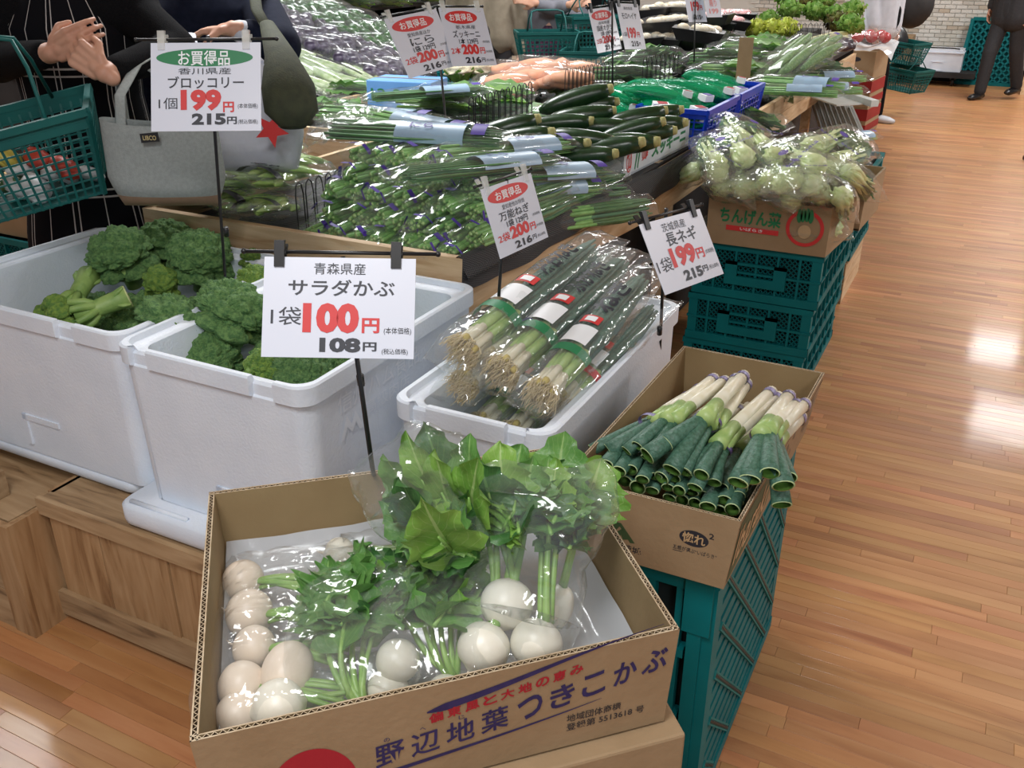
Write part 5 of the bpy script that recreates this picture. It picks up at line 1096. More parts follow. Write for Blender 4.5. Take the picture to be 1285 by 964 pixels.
# ---- pak choi
M_pk = mat('pak_choi_white', srgb(220, 230, 176), srgb(186, 210, 132), .35, 25); M_pkl = leafmat('pak_choi_leaf', srgb(74, 124, 60), srgb(56, 104, 50), srgb(170, 196, 130))
def mk_pak(seed):
    rd = random.Random(seed); t = thing('bagged_pak_choi', 'x', 'bag of pak choi')
    for s in (-1, 1):
        cx = s * .042; mb = MB()
        mb.tube([(cx, .0, .045), (cx, .008, .045), (cx, .035, .046), (cx, .08, .045), (cx * .9, .13, .044)], [.012, .022, .031, .026, .018], 14)
        for k in range(8):
            a = k * .8 + seed; c = lambda q, rr: (cx + math.cos(a) * rr, q, .045 + math.sin(a) * rr); mb.tube([c(.002, .010), c(.03, .024), c(.07, .022), c(.13, .017), c(.18, .026)], [.007, .0125, .0115, .008, .005], 8, 0, True, .6)
        mb.build('pale_stalks', M_pk, t, True, False)
        for k in range(5):
            a = k * 1.26 + seed; mb = MB(); leaf_into(mb, V(cx * .9 + math.cos(a) * .012, .12, .045 + math.sin(a) * .012), V(cx * .7 + math.cos(a) * .03, .26, .045 + math.sin(a) * .02), V(math.cos(a), 0, abs(math.sin(a)) + .3), .032, seed + k, .1, .1, False, 6, 9); mb.build('leaf', M_pkl, t, True, False)
    lbag(t, .26, .092, .044, seed, M_film, .05, 20, 18, .006)
    for k, x in enumerate((-.06, .015)): lettering('ちんげん菜', M_purp, V(x, .03 + k * .02, .1005), V(1, .2, 0).normalized(), V(.2, -1, 0).normalized(), 0, 0, .065, .014, t, .03, V(0, 0, 1))
    mb = MB(); mb.add([(-.01 + .016 * math.cos(a_ * .52), .10 + .014 * math.sin(a_ * .52), .1005) for a_ in range(12)], [tuple(range(12))]); mb.build('round_print', M_purp, t, False, False); return t
PP = [Proto(lambda s=s: mk_pak(s)) for s in (1, 2, 3)]
pk = [((922, 240), .80, 8), ((965, 243), .80, -6), ((1012, 246), .80, 4), ((905, 232), .82, 15), ((950, 235), .83, -3), ((998, 240), .83, 8), ((1030, 238), .84, -5), ((925, 212), .87, 20), ((975, 208), .89, 2), ((1024, 222), .87, 35), ((1042, 214), .85, -12), ((945, 190), .89, 25), ((1000, 190), .90, 0), ((1022, 196), .87, -12), ((900, 205), .85, 40)]
pos = ['front row, left', 'front row, middle', 'front row, right', 'second row, leftmost', 'second row, left of the middle', 'second row, right of the middle', 'second row, rightmost over the carton edge', 'upper left with a bold purple print', 'top of the heap', 'upper right, slanting to the aisle', 'far right, slanting over the aisle side', 'back left of the heap', 'back of the heap', 'back right', 'left edge beside the stand']
for i, (p, z, a) in enumerate(pk):
    c = W(*p, z); c.z -= .04; PP[i % 3].put(tuple(c), (R((-14, 4, -26, 10)[i % 4]), R((0, 18, -15, 30, -25)[i % 5]), R(a * 1.4)), 'bag of two pak choi heads, ' + pos[i], 1.12, 'pak choi bags heaped on the carton')
for i in range(8): PP[i % 3].put((-.78 + .1 * (i % 4), 3.3 + .33 * (i // 4), .60 + .07 * (i // 4)), (0, 0, R(5 * i)), 'bag of pak choi in the lower layer of the carton', 1.1, 'lower layer of pak choi')
# ---- generic leafy, long greens and rounded goods further back
M_film3 = film('clear_film_far', (1, 1, 1), .04, .38, 12, .4)
def mk_leafy(seed, mats, w=.06, Lq=.26, n=9, film_=True, nm='bagged_greens', cat='bag of greens'):
    rd = random.Random(seed); t = thing(nm, 'x', cat)
    for i in range(n):
        x = rd.uniform(-w * .6, w * .6); z = .015 + rd.random() * .04; mb = MB(); mb.tube([(x, 0, z), (x * 1.1, Lq * .5, z)], [.004, .003], 5, 0); leaf_into(mb, V(x, Lq * .3, z), V(x * 1.5, Lq * rd.uniform(.8, 1.05), z + rd.uniform(-.01, .02)), V(rd.uniform(-.5, .5), 0, 1), .035, seed + i, .1, .2, False, 5, 7); mb.build('leaf', mats[i % len(mats)], t, True, False)
    if film_: lbag(t, Lq, w, .034, seed, M_film3, .04, 14, 12, .006)
    return t
def mk_round(seed, m, n, r, nm, cat, film_=True, L_=1.0, vein=None):
    rd = random.Random(seed); t = thing(nm, 'x', cat)
    for i in range(n):
        a = i * 2.4; k = r * 1.05 * math.sqrt(i); mb = MB(); mb.ball((k * math.cos(a), .08 + k * math.sin(a), r + .3 * r * (i % 2)), (r, r * L_, r * .9), 12, 8, fn=lambda p: 1 + .06 * noise.noise(p * 3 + V(seed, i, 0))); mb.build('fruit', m, t, True, False)
    if film_: lbag(t, .17, r * 2.4, r * 1.3, seed, M_film3, .03, 14, 12, .005)
    return t
def mk_long(seed, m, n, r, L_, nm, cat, sq=1, film_=True, mats2=None):
    rd = random.Random(seed); t = thing(nm, 'x', cat)
    for i in range(n):
        x = (i - (n - 1) / 2) * r * 1.7; z = r + (i % 2) * r * .8; c = rd.uniform(-.01, .01); mb = MB(); mb.tube([(x, 0, z), (x + c, L_ * .3, z), (x + c, L_ * .7, z), (x, L_, z)], [r * .6, r, r, r * .5], 9, 0, True, sq); mb.build('piece', m, t, True, False)
    if film_: lbag(t, L_, n * r * .95 + .01, r * 1.6, seed, M_film3, .03, 14, 10, .005)
    return t
M_carrot = mat('pale_orange', srgb(236, 172, 136), srgb(226, 158, 120), .5, 20); M_cuc = mat('cucumber_skin', srgb(74, 118, 58), srgb(122, 156, 90), .4, 130, .5, 200)
M_egg = mat('aubergine_skin', srgb(52, 40, 62), srgb(38, 30, 48), .2); M_pep = mat('green_pepper', srgb(58, 108, 52), srgb(44, 90, 42), .25); M_redp = mat('red_pepper', srgb(186, 34, 38), srgb(168, 24, 30), .25)
M_lett = leafmat('lettuce_leaf', srgb(150, 188, 92), srgb(116, 164, 74), srgb(190, 214, 140)); M_lettr = leafmat('red_lettuce_leaf', srgb(92, 72, 48), srgb(120, 128, 64), srgb(140, 150, 90)); M_yell = leafmat('yellow_leaf', srgb(206, 212, 96), srgb(180, 196, 76), srgb(224, 226, 150))
PL = [Proto(lambda s=s: mk_leafy(s, [M_leafA, M_leafB])) for s in (3, 4)]; PLd = Proto(lambda: mk_leafy(8, [M_leafC, M_leafB, M_on2])); PSp = Proto(lambda: mk_chive(14, .36))
PCa = Proto(lambda: mk_long(1, M_carrot, 4, .026, .17, 'bagged_sweet_potatoes', 'bag of roots')); PCu = Proto(lambda: mk_long(2, M_cuc, 4, .018, .22, 'bagged_cucumbers', 'bag of cucumbers')); PEg = Proto(lambda: mk_long(3, M_egg, 3, .024, .15, 'bagged_aubergines', 'bag of aubergines')); PPe = Proto(lambda: mk_round(5, M_pep, 5, .028, 'bagged_green_peppers', 'bag of peppers', L_=1.3)); PRe = Proto(lambda: mk_round(6, M_redp, 2, .045, 'bagged_red_peppers', 'bag of peppers', L_=1.1))
def mk_tray(seed, m1):
    t = thing('food_tray', 'x', 'tray'); mb = MB(); P8 = lambda k, z: [(-.09 + k, -.065 + k, z), (.09 - k, -.065 + k, z), (.09 - k, .065 - k, z), (-.09 + k, .065 - k, z)]
    mb.hexa(P8(.02, 0) + P8(0, .04)); mb.build('black_tray', M_blk, t, False, False); rd = random.Random(seed)
    for i in range(9):
        mb = MB(); mb.ball((rd.uniform(-.06, .06), rd.uniform(-.04, .04), .043), (.022, .016, .014), 8, 6); mb.build('piece', m1, t, True, False)
    mb = MB(); mb.grid(8, 6, lambda u, v: V((u - .5) * .18, (v - .5) * .13, .042 + .02 * math.sin(u * 3.14) * math.sin(v * 3.14))); mb.build('film', M_film3, t, True, False); return t
M_pinky = mat('pink_ginger', srgb(206, 120, 128), srgb(236, 210, 204), .5, 60)
PT = [Proto(lambda: mk_tray(1, M_pinky)), Proto(lambda: mk_tray(2, mat('pale_sprouts', srgb(222, 214, 196), srgb(196, 180, 150), .6, 60)))]
def mk_lettuce(seed, m, r=.09):
    rd = random.Random(seed); t = thing('lettuce', 'x', 'lettuce')
    for i in range(16):
        a = i * 2.4; e = .25 + .9 * i / 16; d = V(math.cos(a) * math.sin(e), math.sin(a) * math.sin(e), math.cos(e)); mb = MB(); leaf_into(mb, d * r * .15, d * r * 1.15, V(-d.x, -d.y, .4), r * .55, seed + i, -.15, .3, False, 8, 9); mb.build('leaf', m, t, True, False)
    return t
PLt = Proto(lambda: mk_lettuce(1, M_lett)); PLr = Proto(lambda: mk_lettuce(2, M_lettr)); PLy = Proto(lambda: mk_lettuce(3, M_yell))
def scatter(pr, items, text, group, sc_=1.0, tilt=0):
    pr = pr if isinstance(pr, list) else [pr]
    for i, it in enumerate(items):
        (px, py), z, a = it[:3]; p = W(px, py, z); pr[i % len(pr)].put(tuple(p), (R(tilt), R(6 * (i % 3) - 6), R(a)), text % (it[3] if len(it) > 3 else ORD[i] + ' from the left'), sc_, group)
scatter(PL, [((895, 88), .90, -50, 'left of the cardboard divider'), ((925, 80), .93, -30, 'behind the cardboard divider'), ((905, 72), .95, -70, 'on top at the left'), ((952, 88), .90, -60, 'right of the cardboard divider'), ((880, 100), .88, -80, 'above the farther blue basket'), ((940, 70), .95, -20, 'highest, behind the divider'), ((965, 78), .92, -50, 'next to the cucumbers')], 'crinkled bag of leafy greens %s', 'leafy bags in the middle of the stand', 1.5)
scatter(PSp, [((940, 120), .88, -80, 'right behind the farther basket'), ((975, 118), .87, -70, 'at the pine side board'), ((955, 108), .90, -95, 'upper of the three by the side board'), ((990, 105), .88, -60, 'farthest by the side board')], 'long bag of thin greens %s', 'long green bags by the side board', 1.15)
scatter(PCu, [((975, 100), .92, -20, 'nearest to the side board'), ((995, 96), .93, -28, 'second from the side board'), ((985, 84), .95, -15, 'upper left one'), ((1005, 84), .93, -25, 'right upper one')], 'bag of bumpy green cucumbers %s', 'cucumber bags', 1.4, 20)
scatter(PT[0], [((884, 44), 1.0, 10), ((900, 40), 1.02, 5), ((915, 36), 1.04, 15), ((893, 32), 1.08, 0), ((925, 28), 1.06, 10), ((910, 27), 1.02, 5)], 'black tray of pink ginger under film, %s', 'black trays of pink ginger', 1.5)
scatter(PT[1], [((805, 62), .95, 10), ((830, 62), .95, 0), ((856, 62), .95, 8), ((822, 42), 1.04, 5), ((850, 38), 1.05, -5), ((875, 52), 1.02, 12), ((815, 26), 1.1, 0), ((845, 22), 1.12, 15)], 'black tray of pale sprouts under film, %s', 'black trays of sprouts', 1.75)
a_, b2_ = W(800, 62, .95), W(862, 62, .95); t = thing('display_riser', 'black riser under the trays of pale sprouts', 'riser', ((a_.x + b2_.x) / 2, (a_.y + b2_.y) / 2, .795)); mb = MB(); q_ = V(-.1, .3, 0); mb.hexa([V(p_.x, p_.y, z_) for z_ in (.795, .948) for p_ in (a_ - V(.1, .12, 0), b2_ + V(.1, -.1, 0), b2_ + V(.1, .2, 0), a_ + V(-.1, .18, 0))]); mb.build('riser_box', M_blkrough, t, False)
t = thing('display_riser', 'black riser under the trays of pink ginger and the lettuces', 'riser', (-1.85, 7.4, .795)); mb = MB(); mb.bb((-2.25, 6.45, .795), (-1.45, 8.5, .93)); mb.build('riser_box', M_blkrough, t, False)
scatter(PLt, [((965, 38), .93, 0), ((990, 25), 1.02, 40), ((1020, 28), 1.0, 80), ((1048, 32), .98, 20), ((1065, 45), .95, 60), ((1032, 12), 1.05, 30), ((1070, 25), 1.0, 10), ((985, 8), 1.1, 10)], 'frilly pale green lettuce, %s', 'green lettuces at the far end', 1.5)
scatter(PLr, [((1015, 12), 1.03, 0, 'high on the left'), ((1050, 42), .93, 30, 'low in front of the green ones')], 'dark red brown lettuce %s', 'red lettuces', 1.6)
scatter(PLy, [((950, 50), .97, 0, 'left'), ((968, 50), .97, 50, 'middle'), ((985, 48), .97, 20, 'right')], 'bright yellow green leaf bunch, %s one', 'yellow green bunches', 1.3)
scatter(PEg, [((1020, 68), .92, -40, 'left'), ((1032, 64), .92, -60, 'right')], 'dark aubergine bag at the far side board, %s', 'aubergine bags at the far end', 1.3)
t = thing('long_radishes', 'pale yellow long radishes with a purple tape at the far end of the stand', 'radish', W(1045, 48, .95))
for i in range(3): mb = MB(); mb.tube([W(1010, 52 + 5 * i, .97), W(1045, 44 + 5 * i, .97), W(1062, 42 + 5 * i, .97)], [.02, .022, .016], 8); mb.build('root', mat('pale_yellow', srgb(226, 224, 180), srgb(206, 210, 150), .5), t)
mb = MB(); mb.tube([W(1044, 50, .97), W(1048, 49, .97)], .05, 12, 0, False, .9); mb.build('purple_tape', M_purp, t)
t = thing('cardboard_divider', 'upright brown cardboard strip behind the blue baskets', 'cardboard'); a = W(931, 108, .87); mb = MB(); mb.box(a + V(0, 0, .12), (.075, .006, .25), rz=R(20)); o = mb.build('strip', M_card, t, False); 
t.location = a; o.location = -a
# dark green leafy heap between chives and okra and behind
scatter(PLd, [((760, 92), .92, -40, 'left of the okra'), ((745, 105), .9, -60, 'behind the wire divider'), ((790, 84), .95, -30, 'above the okra heap'), ((865, 85), .93, -50, 'under the black trays'), ((885, 62), .95, -20, 'right of the black trays')], 'dark bag of greens %s', 'dark green bags', 1.4)
scatter(PCa, [((612, 118), .88, -30), ((640, 108), .90, -50), ((668, 112), .90, -20), ((690, 112), .9, -60), ((632, 128), .86, 0), ((655, 98), .93, -30), ((680, 100), .92, 10), ((700, 100), .90, -40), ((622, 104), .91, -20)], 'bag of pale orange roots, %s', 'orange root bags behind the chives', 1.25)
scatter(PL[0], [((500, 140), .88, -70, 'in front of the light blue box'), ((535, 128), .90, -90, 'right of the light blue box'), ((580, 128), .88, -80, 'left of the wire divider')], 'flat leafy bag %s', 'leafy bags by the blue box', 1.3)
for i in range(60):       # floor of goods in the stand so that nothing reads empty
    x = -2.85 + (i % 6) * .33; y = 3.35 + (i // 6) * .4
    if x < -1.1 and (y < 4.5 or x > -2.4): (PLd if i % 3 else PL[1]).put((x, y, .80), (0, 0, R(37 * i)), 'bag of greens in the bottom layer of the stand, row %s, place %s' % (ORD[min(i // 6, 11)], ORD[i % 6]), 1.5, 'bottom layer of bagged greens')
# light blue boxes with writing, cauliflowers
for i, (z, lb) in enumerate(((.79, 'lower'), (.885, 'upper'))):
    p = W(515, 130, .86); t = closed_box('light blue plastic box with dark handwritten numbers, %s of two' % lb if i else 'light blue plastic box under the numbered one', [(p.x - .16, p.y - .13), (p.x + .17, p.y - .08), (p.x + .13, p.y + .14), (p.x - .2, p.y + .09)], z, z + .09, M_bluebox, 'plastic_box', 'box')
    if i: lettering('12-299', M_green, V(p.x - .155, p.y - .132, z + .085), V(.33, .05, 0).normalized(), V(0, 0, -1), .02, .03, .26, .05, t, .01)
M_caul = mat('cauliflower_curd', srgb(228, 222, 196), srgb(212, 204, 172), .7, 60, .6, 200)
def mk_caul():
    t = thing('cauliflower', 'x', 'cauliflower'); mb = MB(); buds(mb, (0, 0, .03), .07, 3, 48, 30, .7, 0, .5); mb.build('curd', M_caul, t, True, False)
    for k in range(6): a = k * 1.05; mb = MB(); leaf_into(mb, V(0, 0, -.03), V(math.cos(a) * .09, math.sin(a) * .09, .02), V(-math.cos(a), -math.sin(a), 1), .04, k, -.2, .1, False, 5, 6); mb.build('leaf', M_leafA, t, True, False)
    return t
PCl = Proto(mk_caul); scatter(PCl, [((577, 98), .93, 0, 'left'), ((602, 96), .93, 60, 'right'), ((590, 84), .95, 20, 'back')], 'cream cauliflower in the teal crate, %s one', 'cauliflowers', 1.15)
p = W(590, 112, .80); tk = basket('shallow teal crate holding the cauliflowers', .5, .3, .09, M_teal, 3, 10, 6, .01, loc=(p.x, p.y + .2, .795), rot=(0, 0, R(10)), name='plastic_crate', cat='crate')
# ================================================================== FAR RIGHT: trays, cartons, crates, greens
t = None
M_gtray = mat('white_foam_tray', srgb(208, 214, 212), srgb(198, 205, 204), .5, 10)
A = D(1033, 168, 5.55); B = D(1072, 172, 5.35)
for i in range(8):
    f = i / 7; p = D(1030 + 52 * f, 150 + 16 * f, 5.6 - .25 * f); q = D(1018 + 50 * f, 112 + 22 * f, 5.7 - .25 * f)
    t = thing('foam_tray', 'pale foam tray leaning by the pine side board, %s from the left' % ORD[i], 'tray', p, group='leaning foam trays'); u = (q - p).normalized(); dp = V(-.35, .93, 0); n_ = u.cross(dp).normalized()
    a = p - u * .10; b = q; th = .011
    mb = MB(); mb.hexa([a - n_ * th, a + n_ * th, a + n_ * th + dp * .02, a - n_ * th + dp * .02, b - n_ * th, b + n_ * th, b + n_ * th + dp * .02, b - n_ * th + dp * .02]); mb.build('tray_side', M_gtray, t, False)
    mb = MB(); mb.hexa([a - n_ * .003, a + n_ * .003, a + n_ * .003 + dp * .2, a - n_ * .003 + dp * .2, b - n_ * .003, b + n_ * .003, b + n_ * .003 + dp * .2, b - n_ * .003 + dp * .2]); mb.build('tray_floor', M_gtray, t, False)
t = thing('foam_tray', 'pale foam tray lying slantwise across the top of the leaning trays', 'tray', D(1055, 118, 5.45)); p, q = D(1014, 104, 5.75), D(1098, 130, 5.2); mb = MB(); mb.bar(p, q, .05, .035); mb.build('tray_side', M_gtray, t, False); mb = MB(); mb.bar(p + V(-.12, -.03, -.01), q + V(-.12, -.03, -.01), .2, .008); mb.build('tray_floor', M_gtray, t, False)
M_redc = mat('red_carton', srgb(150, 28, 30), srgb(140, 24, 26), .6, 8)
for i, (z0, z1, m, lb) in enumerate(((.002, .24, M_redc, 'red banded cardboard carton on the floor, lowest of three'), (.242, .48, M_redc, 'red banded cardboard carton in the middle of three'), (.482, .72, M_card, 'brown cardboard carton with a hand hole under the red peppers'))):
    c4 = [(-1.42, 9.0), (-1.05, 9.0), (-1.0, 9.5), (-1.40, 9.5)]; c4 = [(x + .0 * i, y) for x, y in c4]
    t = closed_box(lb, c4, z0, z1, M_card)
    if i < 2:
        for zz, h in ((z1 - .06, .10), (z0 + .06, .06)):
            mb = MB(); mb.hexa([(x_ + dx, y_ + dy, zz - h / 2) for (x_, y_), (dx, dy) in zip(c4, ((-.002, -.003), (.003, -.003), (.003, .002), (-.002, .002)))] + [(x_ + dx, y_ + dy, zz + h / 2) for (x_, y_), (dx, dy) in zip(c4, ((-.002, -.003), (.003, -.003), (.003, .002), (-.002, .002)))]); mb.build('red_band', M_redc, t, False)
    else:
        shape2d(ell(.2, .07, .05, .02), M_dk, V(-1.42, 8.998, z1), V(1, 0, 0), V(0, 0, -1), t, 'hand_hole'); shape2d([(.03, .13), (.18, .13), (.18, .17), (.03, .17)], M_white, V(-1.42, 8.998, z1), V(1, 0, 0), V(0, 0, -1), t, 'paper_slip')
for i, (x, y) in enumerate(((1092, 50), (1108, 48), (1124, 54))): PRe.put(tuple(V(-1.30 + i * .14, 9.05 + .02 * i, .77)), (0, 0, R(-40 + 20 * i)), 'bag of red peppers on the brown carton, %s of three' % ('left', 'middle', 'right')[i], 1.15, 'red pepper bags')
mb = MB(); mb.grid(14, 8, lambda u, v: V(-1.44 + .52 * u, 9.0 + .4 * v, .765 + .03 * math.sin(u * 9) - .16 * max(0, u - .75) * 4 * (1 - v) * .6 - (.10 * max(0, .3 - v) if u > .3 else 0))); o = origin(mb.build('plastic_sheet', M_filmw)); tag(o, 'milky plastic sheet under the red pepper bags', 'plastic sheet')
# far teal crate with bagged spinach
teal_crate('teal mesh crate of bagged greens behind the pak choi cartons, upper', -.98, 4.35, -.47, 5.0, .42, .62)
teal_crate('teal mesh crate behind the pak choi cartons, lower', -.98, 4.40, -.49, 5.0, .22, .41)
t = thing('wooden_crate', 'small wooden crate on the floor under the farther teal crates', 'crate', (-.7, 4.7, 0))
for z0, z1 in ((.0, .1), (.105, .2)): board(t, (-.93, 4.42, z0), (-.5, 4.44, z1), M_cratex); board(t, (-.52, 4.44, z0), (-.5, 4.98, z1), M_pine)
board(t, (-.93, 4.44, .19), (-.5, 5.0, .21), M_cratex, 'top_board')
for i, (x, y, z, a) in enumerate([(1090, 200, .68, -40), (1075, 185, .71, -60), (1095, 180, .71, -30), (1060, 178, .74, -80), (1085, 170, .74, -50), (1050, 190, .72, -100), (1040, 175, .75, -60), (1020, 178, .75, -90)]):
    (PLd if i % 2 else PSp).put(tuple(W(x, y, z) - V(.1, .1, .03)), (R(-5), R(8 * (i % 3) - 8), R(a + 30)), 'bag of long dark greens on the farther teal crate, %s' % ['frontmost at the aisle corner', 'second from the front', 'right edge', 'left, by the foam trays', 'top', 'left front', 'behind, under the foam trays', 'leftmost behind the pak choi'][i], .95, 'greens on the farther teal crate')
# back wall things
t = thing('dolly', 'black low dolly by the back wall under the foam box and carton', 'dolly', (-1.3, 13.05, 0)); board(t, (-2.6, 12.85, .10), (-.35, 13.3, .16), M_blkrough, 'deck')
for x in (-2.4, -1.4, -.6):
    mb = MB(); mb.tube([(x, 12.95, .05), (x + .03, 12.95, .05)], .048, 16); mb.build('wheel', M_blk, t); mb = MB(); mb.box((x + .015, 12.95, .085), (.07, .05, .03)); mb.build('caster', M_teal2 if x == -1.4 else M_blk, t, False)
t = closed_box('white lidded foam box on the dolly by the back wall', [(-.98, 12.9), (-.52, 12.9), (-.52, 13.25), (-.98, 13.25)], .163, .42, M_styro, 'foam_box', 'foam box')
mb = MB(); mb.bb((-.99, 12.885, .375), (-.51, 13.26, .39)); mb.build('lid_line', M_styro, t, False); mb = MB()
for z_ in (.17, .27): mb.bb((-.86, 12.89, z_), (-.72, 12.9, z_ + .012))
mb.bb((-.86, 12.89, .17), (-.848, 12.9, .28)); mb.bb((-.732, 12.89, .17), (-.72, 12.9, .28)); mb.build('grip_frame', M_styro, t, False)
t = thing('black_strap', 'thin dark strap lying on the white foam box by the back wall', 'strap', (-.8, 13, .472)); mb = MB(); mb.tube([(-.93, 13.0, .428), (-.8, 12.95, .432), (-.65, 12.98, .43), (-.57, 12.94, .428)], .008, 6); mb.build('strap', M_blk, t)
closed_box('tan carton on the dolly behind the hanging shopping basket', [(-1.5, 12.95), (-1.12, 12.95), (-1.12, 13.3), (-1.5, 13.3)], .163, .55, M_card)
t = thing('standing_crate', 'teal mesh crate stood on end against the back wall behind the walking man', 'crate', (-.2, 13.2, 0))
mesh_panel(t, V(-.52, 13.2, .02), V(1, 0, 0), V(0, .12, 1).normalized(), .60, .70, .085, .02)
for a, b in (((-.55, 13.18, 0), (-.50, 13.30, .75)), ((.07, 13.18, 0), (.04, 13.30, .75)), ((-.50, 13.30, .75), (.04, 13.30, .75)), ((-.55, 13.19, .02), (.07, 13.19, .02))): mb = MB(); mb.bar(a, b, .04, .04); mb.build('frame_bar', M_teal, t, False)
mb = MB(); mb.hexa([(-.53, 13.24, 0), (.06, 13.24, 0), (.06, 13.26, 0), (-.53, 13.26, 0), (-.49, 13.33, .73), (.03, 13.33, .73), (.03, 13.35, .73), (-.49, 13.35, .73)]); mb.build('crate_floor', M_teal, t, False)
t = thing('door_post', 'pale brown post at the right end of the back wall', 'post', (.25, 12.6, 0)); mb = MB(); mb.bb((.17, 12.5, 0), (.4, 12.7, 1.2)); mb.build('post', M_pine, t, False)

# ================================================================== PEOPLE
M_skin = mat('skin', srgb(206, 158, 132), srgb(196, 144, 120), .5, 12, sss=.15); M_hair = mat('dark_hair', (.015, .012, .01), None, .5)
M_black = mat('black_knit', (.005, .005, .006), (.008, .008, .009), .95, 200, .2, 300, spec=.1); M_navyc = mat('navy_coat', (.006, .009, .022), (.009, .012, .028), .9, 60, spec=.15)
M_suit = mat('charcoal_suit', (.016, .016, .018), (.022, .022, .025), .8, 60); M_shoe = mat('black_leather', (.008, .008, .009), None, .25); M_shirtw = mat('pale_grey_shirt', srgb(196, 200, 208), srgb(188, 192, 200), .8, 20)
def blob(segs, vox, smooth=3):
    mb = MB()
    for p, r, q, r2 in segs:
        p, q = Vector(p), Vector(q); d = q - p; ln = max(d.length, 1e-4); dn = d / ln
        pts = []; rs = []
        for k in range(5): a = k / 4 * math.pi / 2; pts.append(p - dn * r * math.cos(a)); rs.append(max(.0005, r * math.sin(a)))
        for k in range(5): a = k / 4 * math.pi / 2; pts.append(q + dn * r2 * math.sin(a)); rs.append(max(.0005, r2 * math.cos(a)))
        t_ = [dn] * 10; b = len(mb.v); a_ = dn.orthogonal().normalized(); c_ = dn.cross(a_); vs = []
        for i in range(10):
            for j in range(14): th = 2 * math.pi * j / 14; vs.append(pts[i] + (a_ * math.cos(th) + c_ * math.sin(th)) * rs[i])
        mb.add(vs, [(i * 14 + j, i * 14 + (j + 1) % 14, (i + 1) * 14 + (j + 1) % 14, (i + 1) * 14 + j) for i in range(9) for j in range(14)] + [tuple(range(13, -1, -1)), tuple(126 + j for j in range(14))])
    me = mb.mesh('blob', M_skin); o = bpy.data.objects.new('blob', me); COL.objects.link(o)
    rm = o.modifiers.new('r', 'REMESH'); rm.mode = 'VOXEL'; rm.voxel_size = vox; rm.use_smooth_shade = True
    sm = o.modifiers.new('s', 'SMOOTH'); sm.iterations = smooth; sm.factor = .5
    m2 = bpy.data.meshes.new_from_object(o.evaluated_get(bpy.context.evaluated_depsgraph_get())); bpy.data.objects.remove(o); return m2
def blob_obj(name, segs, vox, m, parent, smooth=3):
    me = blob(segs, vox, smooth); me.materials.clear(); me.materials.append(m); me.transform(wm(parent).inverted()); me.name = name
    for p in me.polygons: p.use_smooth = True
    o = bpy.data.objects.new(name, me); COL.objects.link(o); o.parent = parent; return o
def hand(w, d, pn, th, curl=.9, size=1.0):
    """segments of a hand from wrist w along d; pn palm normal (fingers curl towards it), th thumb side"""
    d = Vector(d).normalized(); pn = Vector(pn); pn = (pn - d * pn.dot(d)).normalized(); s = d.cross(pn).normalized(); s = s if s.dot(Vector(th)) > 0 else -s; w = Vector(w); S = size; out = []
    for k, off in enumerate((.033, .011, -.011, -.031)):
        k0 = w + d * .085 * S + s * off * S; out.append((w + d * .02 * S + s * off * .7 * S, .013 * S, k0, .011 * S)); ln = (.042, .046, .043, .034)[k] * S; a = -.15; p = k0
        for j in range(3):
            a += curl * (.9, 1.0, .7)[j]; q = p + (d * math.cos(a) + pn * math.sin(a)) * ln * (1, .68, .52)[j]; out.append((p, (.0090 - .0008 * j) * S, q, (.0083 - .0008 * j) * S)); p = q
    t0 = w + d * .03 * S + s * .030 * S; t1 = t0 + (d * .6 + s * .55 + pn * .4).normalized() * .038 * S; t2 = t1 + (d * .85 - s * .1 + pn * .6).normalized() * .030 * S
    out += [(w + d * .012 * S + s * .012 * S, .015 * S, t0, .014 * S), (t0, .0125 * S, t1, .0105 * S), (t1, .0105 * S, t2, .0085 * S), (w - d * .02, .022 * S, w + d * .03 * S, .019 * S)]
    return out
def head_segs(c, f, s=1.0):
    """c centre of the head, f facing"""
    c = Vector(c); f = Vector((f[0], f[1], 0)).normalized(); r = V(-f.y, f.x, 0); u = V(0, 0, 1)
    return [(c + u * .03 - f * .015, .082, c + u * .03 + f * .01, .078), (c - u * .04 + f * .02, .06, c - u * .075 + f * .05, .035), (c + f * .085 - u * .005, .008, c + f * .105 - u * .028, .012), (c + r * .08 - u * .01, .012, c + r * .084 + u * .02, .012), (c - r * .08 - u * .01, .012, c - r * .084 + u * .02, .012),
            (c + f * .088 - u * .058 + r * .018, .007, c + f * .088 - u * .058 - r * .018, .007), (c - u * .08, .05, c - u * .2, .055)]
def face_bits(t, c, f):
    c = Vector(c); f = Vector((f[0], f[1], 0)).normalized(); r = V(-f.y, f.x, 0)
    for s_ in (-1, 1): mb = MB(); mb.ball(c + f * .082 + r * (.03 * s_) + V(0, 0, .008), (.011, .011, .007), 8, 6); mb.build('eye', M_shoe, t)
def hair(t, c, f, long=True):
    c = Vector(c); f = Vector((f[0], f[1], 0)).normalized()
    sg = [(c + V(0, 0, .05) - f * .03, .094, c + V(0, 0, .06) + f * .0, .088), (c - f * .05, .08, c - f * .055 - V(0, 0, .08 + (.12 if long else 0)), .06)]
    blob_obj('hair', sg, .009, M_hair, t)
